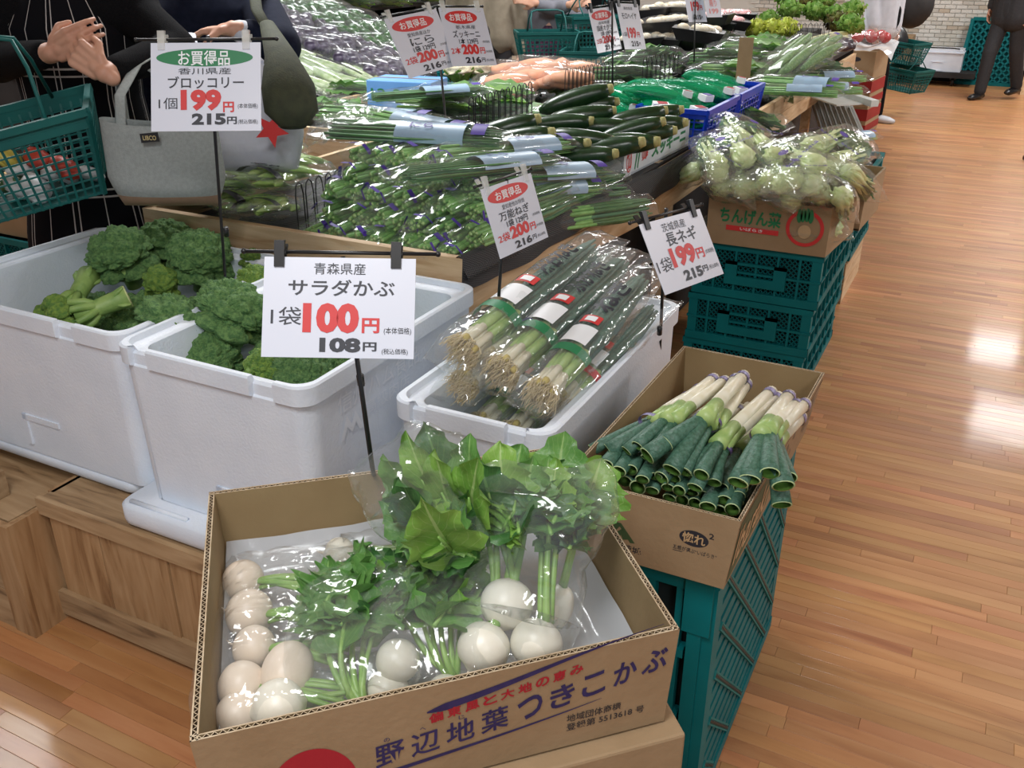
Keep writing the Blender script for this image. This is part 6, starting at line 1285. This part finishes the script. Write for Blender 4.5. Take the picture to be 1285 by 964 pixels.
def loft(name, rings, m, t, nu=48, fold=0, uvw=1.0):
    """rings of (centre, rx, ry, yaw); closed cloth tube with optional folds"""
    mb = MB(); k = len(rings) - 1; nv = k * 6
    def g(u, v):
        f = v * k; i = min(int(f), k - 1); f -= i; f2 = f * f * (3 - 2 * f) * .4 + f * .6; A, B = rings[i], rings[i + 1]
        c = Vector(A[0]).lerp(Vector(B[0]), f2); rx = A[1] * (1 - f2) + B[1] * f2; ry = A[2] * (1 - f2) + B[2] * f2; yw = A[3]
        a = u * 2 * math.pi; w_ = 1 + fold * v * math.sin(a * 9 + 1.3 * math.sin(v * 5)) ; x = rx * math.cos(a) * w_; y = ry * math.sin(a) * w_
        return c + V(x * math.cos(yw) - y * math.sin(yw), x * math.sin(yw) + y * math.cos(yw), 0)
    mb.grid(nu, nv, g, 0, True)
    n = nu; mb.f += [tuple(range(n - 1, -1, -1)), tuple(nv * n + j for j in range(n))]; mb.m += [0, 0]
    return mb.build(name, m, t)
# plaid cloth: thin white double lines on black, woven in object space
def plaid():
    m, t, b = nt('plaid_cloth'); b.inputs['Roughness'].default_value = .9; b.inputs['Specular IOR Level'].default_value = .1
    tc = N(t, 'ShaderNodeTexCoord'); sp = N(t, 'ShaderNodeSeparateXYZ'); L(t, tc.outputs['Object'], sp.inputs[0])
    uv = N(t, 'ShaderNodeUVMap'); su = N(t, 'ShaderNodeSeparateXYZ'); L(t, uv.outputs[0], su.inputs[0])
    def line(src, sc_, w, off):
        a = N(t, 'ShaderNodeMath', operation='MULTIPLY_ADD'); a.inputs[1].default_value = sc_; a.inputs[2].default_value = off; L(t, src, a.inputs[0])
        f = N(t, 'ShaderNodeMath', operation='FRACT'); L(t, a.outputs[0], f.inputs[0]); l = N(t, 'ShaderNodeMath', operation='LESS_THAN'); l.inputs[1].default_value = w; L(t, f.outputs[0], l.inputs[0]); return l.outputs[0]
    fr = [line(su.outputs[0], 8, .022, 0), line(su.outputs[0], 8, .022, .1), line(su.outputs[0], 8, .018, .55), line(sp.outputs[2], 3.0, .016, .30), line(sp.outputs[2], 3.0, .016, .36)]
    cur = fr[0]
    for q in fr[1:]: mx = N(t, 'ShaderNodeMath', operation='MAXIMUM'); L(t, cur, mx.inputs[0]); L(t, q, mx.inputs[1]); cur = mx.outputs[0]
    mx = N(t, 'ShaderNodeMixRGB'); mx.inputs[1].default_value = (.006, .006, .008, 1); mx.inputs[2].default_value = (.5, .47, .45, 1); L(t, cur, mx.inputs[0]); L(t, mx.outputs[0], b.inputs['Base Color']); return m
M_plaid = plaid()
def standing(label, base, facing, name='person', Ht=1.66, body=M_black, legs=True):
    t = thing(name, label, 'person', base); return t
# ---- woman in the plaid dress
c1 = D(110, 150, 2.78); bx, by = c1.x, c1.y; f1 = V(.30, -1, 0).normalized(); r1 = V(f1.y, -f1.x, 0)          # r1: her left, image right
r1 = V(rgt.x, rgt.y, 0); yw = YAW
t = thing('person', 'person in a black knit and black dress with thin white plaid, hands clasped', 'person', (bx, by, 0)); P0 = V(bx, by, 0)
ra, la = D(-2, 78, 2.62), D(222, 62, 2.6)                   # elbows
wr, wl = D(66, 66, 2.40), D(132, 92, 2.36)                  # wrists, as seen left and right
hd = P0 + V(0, 0, 1.62) + f1 * .02
segs = head_segs(hd, f1) + [(P0 + V(0, 0, 1.36), .10, P0 + V(0, 0, 1.0), .12), (P0 + r1 * .1 + V(0, 0, 1.36), .06, P0 - r1 * .1 + V(0, 0, 1.36), .06), (P0 + V(0, 0, 1.0), .13, P0 + V(0, 0, .82), .14)]
for s_ in (-1, 1): segs += [(P0 + r1 * .09 * s_ + V(0, 0, .82), .08, P0 + r1 * .09 * s_ + V(0, 0, .46), .052), (P0 + r1 * .09 * s_ + V(0, 0, .46), .05, P0 + r1 * .09 * s_ + V(0, 0, .09), .034), (P0 + r1 * .09 * s_ + V(0, 0, .05), .035, P0 + r1 * .09 * s_ + f1 * .14 + V(0, 0, .03), .026)]
sh = 1.38; SR, SL = P0 - r1 * .19 + V(0, 0, sh), P0 + r1 * .19 + V(0, 0, sh)
segs += [(SR, .05, ra, .04), (ra, .038, wr, .026), (SL, .05, la, .04), (la, .038, wl, .026)]
cen = D(100, 68, 2.36)
fw_ = V(fwd.x, fwd.y, 0)
segs += hand(wr, D(112, 42, 2.33) - wr, fw_, V(0, 0, 1), .62, .92) + hand(wl, D(84, 58, 2.34) - wl, fw_, V(0, 0, 1), 1.1, .95)
blob_obj('body', segs, .0042, M_skin, t, 1); face_bits(t, hd, f1); hair(t, hd, f1)
blob_obj('black_sleeves', [(SR, .066, ra, .058), (ra, .055, ra.lerp(wr, .86), .037), (SL, .066, la, .058), (la, .055, la.lerp(wl, .86), .037), (SR, .08, SL, .08)], .009, M_black, t)
loft('plaid_dress', [(P0 + V(0, 0, .42), .28, .23, yw), (P0 + V(0, 0, .75), .24, .19, yw), (P0 + V(0, 0, 1.0), .19, .15, yw), (P0 + V(0, 0, 1.15), .175, .13, yw), (P0 + V(0, 0, 1.34), .19, .12, yw), (P0 + V(0, 0, 1.44), .12, .09, yw)], M_plaid, t, 56, -.0)
for s_ in (-1, 1): mb = MB(); q = P0 + r1 * .09 * s_; mb.ball(q + f1 * .05 + V(0, 0, .038), (.055, .055, .038), 12, 8); mb.ball(q + f1 * .13 + V(0, 0, .032), (.05, .05, .032), 12, 8); mb.build('shoe', M_shoe, t)
# shopping basket hanging on her arm
pB = D(52, 195, 2.38); 
basket('dark teal shopping basket with packaged food, hanging on the arm of the person in plaid', .44, .30, .215, mat('dark_teal_basket', srgb(22, 96, 92), srgb(18, 86, 84), .5, 8, spec=.3), 9, 16, 11, .045, .19, 'shopping_basket', 'shopping basket', None, (pB.x - .055, pB.y + .0, pB.z - .125), (R(4), R(-12), YAW + R(20)))
rd = random.Random(9); FC = [mat('pack_' + n_, srgb(*c), None, .4) for n_, c in (('white', (214, 218, 220)), ('yellow', (206, 190, 90)), ('green', (90, 130, 80)), ('red', (176, 60, 44)))]
for i in range(14):
    q = V(pB.x - .03 + rd.uniform(-.12, .12), pB.y + .02 + rd.uniform(-.08, .08), pB.z - .085 + .03 * (i % 3)); mb = MB(); mb.ball((0, 0, 0), (.045, .03, .018), 10, 6, fn=lambda p: 1 + .2 * noise.noise(p * 2 + V(i, 0, 0)))
    o = mb.build('food_pack', FC[(0, 0, 1, 2, 0, 3)[i % 6]], None, True); o.location = q; o.rotation_euler = (rd.random(), rd.random(), rd.random() * 3); tag(o, '%s food pack in the shopping basket of the person in plaid' % ('white', 'white', 'yellow', 'green', 'white', 'red')[i % 6], 'food pack', 'packs in the held basket')
# grey tote
M_tote = mat('grey_canvas', srgb(150, 156, 154), srgb(140, 146, 144), .9, 120, .25, 400); M_leather = mat('tan_leather_bottom', srgb(150, 122, 100), srgb(140, 112, 92), .7, 30)
def tote(label, cpx, d, w, h, th, m, m2, straps, yawx=0, nm='tote_bag', flap=None):
    c = D(*cpx, d); t = thing(nm, label, 'bag', c - V(0, 0, h / 2)); r_ = V(math.cos(YAW + yawx), math.sin(YAW + yawx), 0); n_ = V(-r_.y, r_.x, 0)
    def g(u, v):
        a = u * 2 * math.pi; e = min(1, v / .25); k = (.80 + .2 * min(1, v / .35)) * (1 - .05 * v); x = math.copysign(abs(math.cos(a)) ** .6, math.cos(a)) * w / 2 * k; y = math.copysign(abs(math.sin(a)) ** .8, math.sin(a)) * th / 2 * (e ** .5) * (1 - .4 * v)
        z = (v - .5) * h - .03 * h * math.cos(math.pi * 2 * (u - .0)) * v; q = c + r_ * x + n_ * y + V(0, 0, z - (.05 * h * (1 - (2 * x / w) ** 2) if v > .9 else 0)); nz = noise.noise(q * 9) * .008; return q + n_ * nz
    mb = MB(); mb.grid(40, 20, g, 0, True); n = 40; mb.f += [tuple(range(n - 1, -1, -1))]; mb.m += [0]
    if m2:
        for i, f in enumerate(mb.f[:-1]):
            if i // 40 < 3: mb.m[i] = 1
        mb.m[-1] = 1
    mb.build('bag_body', [m, m2 or m], t)
    for pts in straps:
        P_ = [D(*p[:2], p[2]) for p in pts]; mb = MB(); mb.tube(P_, .013, 8, 0, True, .25); mb.build('strap', m, t)
    return t, c, r_, n_
tt, c, r_, n_ = tote('pale grey canvas tote bag with tan bottom and a small dark label', (207, 205), 2.33, .30, .215, .12, M_tote, M_leather, [[(152, 165, 2.3), (150, 120, 2.33), (172, 80, 2.42), (205, 60, 2.5)], [(262, 165, 2.36), (240, 130, 2.4), (195, 90, 2.45), (165, 75, 2.5)], [(158, 165, 2.38), (150, 105, 2.42), (205, 70, 2.5)]], 0)
lab = D(175, 168, 2.24); mb = MB(); O_ = lab; shape2d([(0, 0), (.045, -.004), (.046, .018), (.001, .022)], M_blk, lab, V(r_.x, r_.y, 0), V(0, 0, -1), tt, 'dark_label', .0); lettering('LIBCO', mat('print_gold', srgb(196, 180, 130)), lab, V(r_.x, r_.y, 0), V(0, 0, -1), .007, .004, .032, .011, tt, .01, lift=.0012)
# ---- person in navy
c2_ = D(274, 150, 3.32); P0 = V(c2_.x, c2_.y, 0); t = thing('person', 'person in a dark navy coat holding a white carrier bag', 'person', P0); f2 = V(.3, -1, 0).normalized(); hd = P0 + V(0, 0, 1.6)
h2 = D(292, 36, 2.84); e2 = D(352, 58, 2.95); SL = P0 + r1 * .19 + V(0, 0, 1.36); SR = P0 - r1 * .19 + V(0, 0, 1.36); e3 = P0 - r1 * .25 + V(0, 0, 1.1); h3 = P0 - r1 * .2 + f2 * .1 + V(0, 0, .85)
segs = head_segs(hd, f2) + [(P0 + V(0, 0, 1.34), .10, P0 + V(0, 0, 1.0), .12), (P0 + V(0, 0, 1.0), .13, P0 + V(0, 0, .82), .14), (SR, .05, SL, .05), (SL, .05, e2, .04), (e2, .038, h2, .025), (SR, .05, e3, .04), (e3, .038, h3, .026)]
for s_ in (-1, 1): segs += [(P0 + r1 * .09 * s_ + V(0, 0, .82), .08, P0 + r1 * .09 * s_ + V(0, 0, .46), .052), (P0 + r1 * .09 * s_ + V(0, 0, .46), .05, P0 + r1 * .09 * s_ + V(0, 0, .09), .034), (P0 + r1 * .09 * s_ + V(0, 0, .05), .035, P0 + r1 * .09 * s_ + f2 * .14 + V(0, 0, .03), .026)]
segs += hand(h2, D(240, 40, 2.84) - h2, V(0, 0, -1), -f2 * -1, .55) + hand(h3, V(0, 0, -1), -f2, r1, .5)
blob_obj('body', segs, .006, M_skin, t, 2); face_bits(t, hd, f2); hair(t, hd, f2)
blob_obj('navy_coat', [(SR, .075, SL, .075), (SL, .075, e2, .068), (e2, .062, e2.lerp(h2, .62), .05), (SR, .075, e3, .06), (e3, .058, e3.lerp(h3, .85), .045), (P0 + V(0, 0, 1.3) - r1 * .05, .15, P0 + V(0, 0, .9) - r1 * .05, .17), (P0 + V(0, 0, 1.3) + r1 * .05, .15, P0 + V(0, 0, .9) + r1 * .05, .17)], .012, M_navyc, t)
loft('long_skirt', [(P0 + V(0, 0, .25), .22, .19, yw), (P0 + V(0, 0, .8), .20, .17, yw), (P0 + V(0, 0, 1.0), .18, .15, yw)], M_navyc, t)
blob_obj('white_cuff', [(e2.lerp(h2, .66), .041, e2.lerp(h2, .84), .036)], .009, M_shirtw, t)
for s_ in (-1, 1): mb = MB(); q = P0 + r1 * .09 * s_; mb.ball(q + f2 * .05 + V(0, 0, .038), (.055, .055, .038), 12, 8); mb.ball(q + f2 * .13 + V(0, 0, .032), (.05, .05, .032), 12, 8); mb.build('shoe', M_shoe, t)
M_carrier = mat('white_carrier_bag', srgb(206, 208, 218), srgb(196, 198, 210), .45, 10, .5, 14)
tt, c, r_, n_ = tote('white carrier bag with a red print held by the person in navy', (318, 145), 2.72, .29, .33, .14, M_carrier, None, [[(262, 90, 2.72), (244, 60, 2.76), (240, 42, 2.8)], [(340, 90, 2.74), (300, 50, 2.86), (250, 40, 2.86)]], 0, 'carrier_bag')
O_ = D(323, 163, 2.60); star = [((.022 if k % 2 else .05) * math.cos(k * .628 + .2), (.022 if k % 2 else .05) * math.sin(k * .628 + .2)) for k in range(10)]; shape2d(star, M_red, O_ + r_ * .04, r_, V(0, 0, -1), tt, 'red_print', 0.004); shape2d([(x_ * .4 + .02, y_ * .4 - .07) for x_, y_ in star], M_red, O_ + r_ * .04, r_, V(0, 0, -1), tt, 'red_print', 0.004)
M_olive = mat('olive_cloth', srgb(62, 66, 46), srgb(52, 56, 40), .85, 40, .2, 200)
t = thing('shoulder_bag', 'dark olive cloth bag hanging from the shoulder of the person in navy', 'bag', D(365, 150, 2.6)); mb = MB(); cb = [D(335, 30, 2.78), D(352, 70, 2.66), D(362, 110, 2.6), D(366, 140, 2.6), D(368, 160, 2.6)]
mb.tube(cb, [.022, .045, .075, .075, .035], 18, 0, True, .6); mb.build('bag_body', M_olive, t); mb = MB(); mb.tube([D(338, 40, 2.76), D(322, 12, 2.86), D(318, -20, 2.95), D(330, -25, 3.05)], .018, 8, 0, True, .3); mb.build('strap', M_olive, t)
# ---- people further back
def walker(label, base, f, jacket, trouser, lf, rf, Ht=1.72, shoe=M_shoe, arms=None, low=.1):
    P0 = Vector(base); f = Vector(f).normalized(); s = V(f.y, -f.x, 0); t = thing('person', label, 'person', P0); hd = P0 + V(0, 0, Ht - .12); hip = .92; S1, S2 = P0 + s * .2 + V(0, 0, Ht * .82), P0 - s * .2 + V(0, 0, Ht * .82)
    E1, E2 = S1 + V(0, 0, -.28) + s * .04 - f * .04, S2 + V(0, 0, -.28) - s * .04 - f * .04; W1_, W2_ = (arms if arms else (E1 + V(0, 0, -.25) + f * .06, E2 + V(0, 0, -.25) + f * .06))
    segs = head_segs(hd, f) + [(P0 + V(0, 0, Ht * .8), .1, P0 + V(0, 0, 1.0), .12), (S1, .05, S2, .05), (S1, .05, E1, .042), (E1, .04, W1_, .028), (S2, .05, E2, .042), (E2, .04, W2_, .028)]
    segs += hand(W1_, (W1_ - E1), -s, f, .5) + hand(W2_, (W2_ - E2), s, f, .5); tro = [(P0 + V(0, 0, 1.0), .155, P0 + V(0, 0, hip - .02), .155)]
    for k, (fo, lift) in enumerate((lf, rf)):
        sd = s * (.095 if k == 0 else -.095); H_ = P0 + sd + V(0, 0, hip - .04); A_ = P0 + sd + f * fo + V(0, 0, .09 + lift); K = H_.lerp(A_, .5) + f * .04
        segs += [(H_, .08, K, .055), (K, .05, A_, .035)]; tro += [(H_, .098, K, .078), (K, .076, A_ + V(0, 0, .0), .062)]
        mb = MB(); q = A_ + V(0, 0, -.05); mb.tube([q - f * .06 + V(0, 0, .0), q - f * .05, q + f * .05 - V(0, 0, .004), q + f * .13 - V(0, 0, .012), q + f * .19 - V(0, 0, .014)], [.02, .042, .047, .044, .02], 14, 0, True, .8); mb.tube([q + V(0, 0, .02), q + V(0, 0, .07)], [.046, .042], 14); mb.build('shoe', shoe, t)
    blob_obj('body', segs, .010, M_skin, t, 2); face_bits(t, hd, f); hair(t, hd, f, False)
    blob_obj('trousers', tro, .013, trouser, t); blob_obj('jacket', [(S1, .085, S2, .085), (S1, .078, E1, .066), (E1, .062, E1.lerp(W1_, .9), .05), (S2, .078, E2, .066), (E2, .062, E2.lerp(W2_, .9), .05), (P0 + s * .06 + V(0, 0, Ht * .78), .15, P0 + s * .06 + V(0, 0, .85 + low), .155), (P0 - s * .06 + V(0, 0, Ht * .78), .15, P0 - s * .06 + V(0, 0, .85 + low), .155)], .014, jacket, t)
    return t
walker('person in a charcoal suit walking with black leather shoes by the back wall', (-.08, 12.0, 0), (-.55, -1, 0), M_suit, M_suit, (.16, 0), (-.22, .05), 1.78, low=.0)
wb_ = D(1135, 60, 9.4); walker('person in a pale grey shirt and black trousers with a black backpack', (-1.15, 9.95, 0), (1, -.3, 0), M_shirtw, M_black, (.12, 0), (-.1, .0), 1.70, mat('pale_sneaker', srgb(196, 200, 204), None, .5), low=.02)
t = thing('backpack', 'black backpack worn by the person in the pale grey shirt', 'backpack', D(1142, 20, 9.7)); c = D(1146, 6, 9.6); mb = MB(); mb.ball(c, (.2, .14, .23), 20, 14, fn=lambda p: 1 + .07 * noise.noise(p * 2.2)); mb.build('bag_body', M_blkrough, t); mb = MB(); mb.tube([D(1128, 0, 9.5), D(1124, 15, 9.5), D(1118, 30, 9.5)], .018, 8, 0, True, .4); mb.build('strap', M_blkrough, t)
M_dtb = MATS['dark_teal_basket']
c = D(1137, 84, 9.2); basket('dark teal shopping basket held at the far end by the person with the backpack', .42, .30, .21, M_dtb, 7, 12, 9, .04, .12, 'shopping_basket', 'shopping basket', None, (c.x, c.y, c.z - .22), (0, R(4), R(-30)))
c = D(1137, 56, 9.25); basket('second shopping basket nested in the far one', .40, .28, .20, M_dtb, 7, 12, 9, .04, .0, 'shopping_basket', 'shopping basket', None, (c.x - .02, c.y, c.z - .17), (0, R(4), R(-30)))
t = thing('hand_bag', 'black handbag below the pale grey shirt', 'bag', D(1105, 60, 9.3)); mb = MB(); mb.ball(D(1108, 52, 9.35), (.24, .12, .2), 16, 12); mb.build('bag_body', M_blk, t)
walker('person in dark clothes whose brown shoe shows at the right edge of the picture', (.62, 8.35, 0), (-1, .05, 0), M_suit, M_suit, (.2, 0), (-.15, .0), 1.7, mat('brown_leather', srgb(72, 44, 32), None, .3), low=0)
M_beige = mat('beige_jacket', srgb(150, 138, 120), srgb(138, 126, 108), .85, 20); M_floral = mat('floral_cloth', (.02, .012, .03), (.16, .06, .12), .9, 55)
walker('person in a beige jacket at the top centre behind the hanging signs', tuple(D(610, 20, 6.7).xy) + (0,), (.5, -1, 0), M_beige, mat('dark_trousers', (.02, .018, .02), None, .8), (0, 0), (0, 0), 1.66)
pb_ = D(692, 20, 6.9); a1 = D(672, 4, 6.6); a2 = D(715, 6, 6.6)
t = walker('person in grey top and dark floral skirt carrying a teal basket, top centre', (pb_.x, pb_.y, 0), (.3, -1, 0), mat('grey_top', srgb(120, 120, 128), None, .9), M_skin, (0, 0), (.03, 0), 1.62, arms=(a2, a1), low=.15)
P0 = V(pb_.x, pb_.y, 0); loft('floral_skirt', [(P0 + V(0, 0, .58), .21, .19, yw), (P0 + V(0, 0, .8), .20, .18, yw), (P0 + V(0, 0, 1.02), .17, .15, yw)], M_floral, t)
c = D(686, 46, 6.35); basket('teal shopping basket of green and yellow packs held at the top centre', .42, .28, .20, M_dtb, 7, 12, 9, .04, .14, 'shopping_basket', 'shopping basket', None, (c.x, c.y, c.z - .17), (0, 0, YAW + .1))
c = D(741, 30, 6.6); basket('teal shopping basket at the top, left of the okra sign', .42, .28, .22, M_dtb, 7, 12, 9, .04, .12, 'shopping_basket', 'shopping basket', None, (c.x, c.y, c.z - .17), (0, 0, YAW + .4))
c = D(745, 76, 6.2); basket('teal shopping basket low behind the okra sign', .42, .28, .20, M_dtb, 7, 12, 9, .04, .12, 'shopping_basket', 'shopping basket', None, (c.x, c.y, c.z - .14), (0, 0, YAW - .2))
walker('person in a black coat standing behind the okra sign at the top', tuple(D(755, 20, 7.4).xy) + (0,), (0, -1, 0), M_black, M_black, (0, 0), (0, 0), 1.7)
# ================================================================== LEFT: sloping display and far shelves
sd = thing('sloped_display', 'black sloping vegetable display beyond the stand, full of bagged goods', 'display', (-4.2, 5.6, 0))
fa, fb = W(330, 168, .70), W(462, 128, .74); 
def SL_(u, v):       # u along the front edge (towards the right/back), v up the slope, away from the camera
    a = V(-3.35, 3.0, .74); b = V(-3.2, 5.95, .74); p = a.lerp(b, u); return p + V(-1.7 * v, .15 * v, .42 * v)
mb = MB(); mb.hexa([SL_(0, 0) - V(0, 0, .7), SL_(1, 0) - V(0, 0, .7), SL_(1, 1) - V(0, 0, 1.1), SL_(0, 1) - V(0, 0, 1.1), SL_(0, 0), SL_(1, 0), SL_(1, 1), SL_(0, 1)]); mb.build('display_body', M_blkrough, sd, False)
for u in (0, .2, .4, .6, .8, 1.0): mb = MB(); mb.bar(SL_(u, 0) + V(0, 0, .03), SL_(u, 1) + V(0, 0, .03), .02, .07); mb.build('black_divider', M_blk, sd, False)
mb = MB(); mb.bar(SL_(0, 0) + V(0, 0, .02), SL_(1, 0) + V(0, 0, .02), .02, .09); mb.build('front_lip', M_blk, sd, False)
PWh = Proto(lambda: mk_long(21, mat('pale_leaf_stem', srgb(206, 214, 186), srgb(150, 176, 110), .5, 30), 5, .014, .34, 'bagged_long_greens', 'bag of greens')); PSh = Proto(lambda: mk_leafy(22, [mat('sprout_green', srgb(150, 180, 120), srgb(186, 200, 160), .6, 60), M_leafB], .06, .2, 12, True, 'bagged_sprouts', 'bag of sprouts')); PEr = Proto(lambda: mk_round(9, mat('aubergine_purple', srgb(44, 34, 56), srgb(104, 94, 120), .35, 30), 5, .03, 'bagged_aubergines', 'bag of aubergines', L_=1.2))
zones = [(0, .2, PWh, 'long pale greens'), (.2, .42, PSh, 'sprouts'), (.42, .62, PWh, 'slender pale greens'), (.62, .82, PEr, 'small aubergines'), (.82, 1.0, PPe, 'green peppers')]
rd = random.Random(31)
for zi, (u0, u1, pr, nm_) in enumerate(zones):
    for i in range(5):
        for j in range(7):
            p = SL_(u0 + (i + .5) / 5 * (u1 - u0), .06 + j * .135) + V(0, 0, .012 + .02 * rd.random()); pr.put(tuple(p), (R(10), R(14), R(rd.uniform(70, 110)) if zi else R(75)), 'bag of %s, sloping display, row %s up, place %s' % (nm_, ORD[j], ORD[i]), 1.35, 'bags of %s in the sloping display' % nm_)
# second island and shelves behind
t = thing('far_island', 'far produce island of stacked cartons and goods at the top centre', 'display', (-3.6, 9.2, 0)); mb = MB(); mb.bb((-4.9, 8.4, .0), (-2.5, 10.4, .72)); mb.build('island_body', M_blkrough, t, False)
for i in range(14):
    x = -4.8 + (i % 7) * .34; z = .0 + (i // 7) * .3; closed_box('brown carton stacked in front of the far island, %s row' % ('upper' if i > 6 else 'lower'), [(x, 8.05), (x + .32, 8.05), (x + .32, 8.38), (x, 8.38)], z + .002, z + .295)['group'] = 'cartons before the far island'
for i in range(40): p = V(-4.75 + (i % 10) * .24, 8.6 + (i // 10) * .42, .725 + .06 * (i % 2)); [PCa, PL[0], PRe, PCa][i % 4].put(tuple(p), (0, 0, R(30 * i)), 'bag of ' + ['pale orange roots', 'leafy greens', 'red peppers', 'pale orange roots'][i % 4] + ' on the far island', 1.4, 'bags on the far island')
wl = MB(); wl.bb((-7.2, -2, 0), (-7.0, 13.4, 2.8)); struct(wl.build('wall_left', mat('dark_wall', srgb(70, 66, 62), None, .9), None, False))
t = thing('shelf_unit', 'long dark shelf unit of produce along the left wall', 'shelf', (-6.5, 7, 0))
for z in (.5, .95, 1.35, 1.75): mb = MB(); mb.bb((-6.98, 1.0, z - .03), (-6.1 - (z - .5) * .25, 13.0, z)); mb.build('shelf_board', M_blkrough, t, False)
for y in (1.0, 4.0, 7.0, 10.0, 12.97): mb = MB(); mb.bb((-6.98, y, 0), (-6.4, y + .03, 1.95)); mb.build('side_panel', M_blkrough, t, False)
for k, z in enumerate((.5, .95, 1.35)):
    for i in range(26): [PL[1], PPe, PEr, PLd, PSh][(i // 4 + k) % 5].put((-6.55 + .1 * (i % 2), 1.4 + i * .44, z + .005), (0, 0, R(-90 + 10 * (i % 3))), 'bag of ' + ['leafy greens', 'green peppers', 'small aubergines', 'dark greens', 'sprouts'][(i // 4 + k) % 5] + ' on the %s shelf along the left wall' % ('lowest', 'middle', 'upper')[k], 2.2, 'bags on the left wall shelf, ' + ('lowest', 'middle', 'upper')[k])
# left edge: brown carton and teal crates behind the foam box
c = W(8, 300, .60); closed_box('brown carton at the far left edge on dark teal crates', [(c.x - .4, c.y + .1), (c.x + .06, c.y + .1), (c.x + .1, c.y + .5), (c.x - .4, c.y + .5)], .57, .74)
teal_crate('dark teal crate under the brown carton at the far left edge', c.x - .4, c.y + .08, c.x + .12, c.y + .52, .30, .565); teal_crate('lowest teal crate at the far left edge', c.x - .4, c.y + .08, c.x + .12, c.y + .52, .002, .295)

# ================================================================== labels that would still be shared: told apart by their place
ORD2 = ORD + ['thirteenth', 'fourteenth', 'fifteenth', 'sixteenth', 'seventeenth', 'eighteenth', 'nineteenth', 'twentieth']
same = {}
for o in sc.objects:
    if o.parent is None and o.get('label'): same.setdefault(o['label'], []).append(o)
for lb, os_ in same.items():
    if len(os_) > 1:
        os_.sort(key=lambda o: Vector(o.location).dot(rgt))
        for i, o in enumerate(os_[:20]):
            if len(lb.split()) <= 12: o['label'] = lb + ', %s from the left' % ORD2[i]
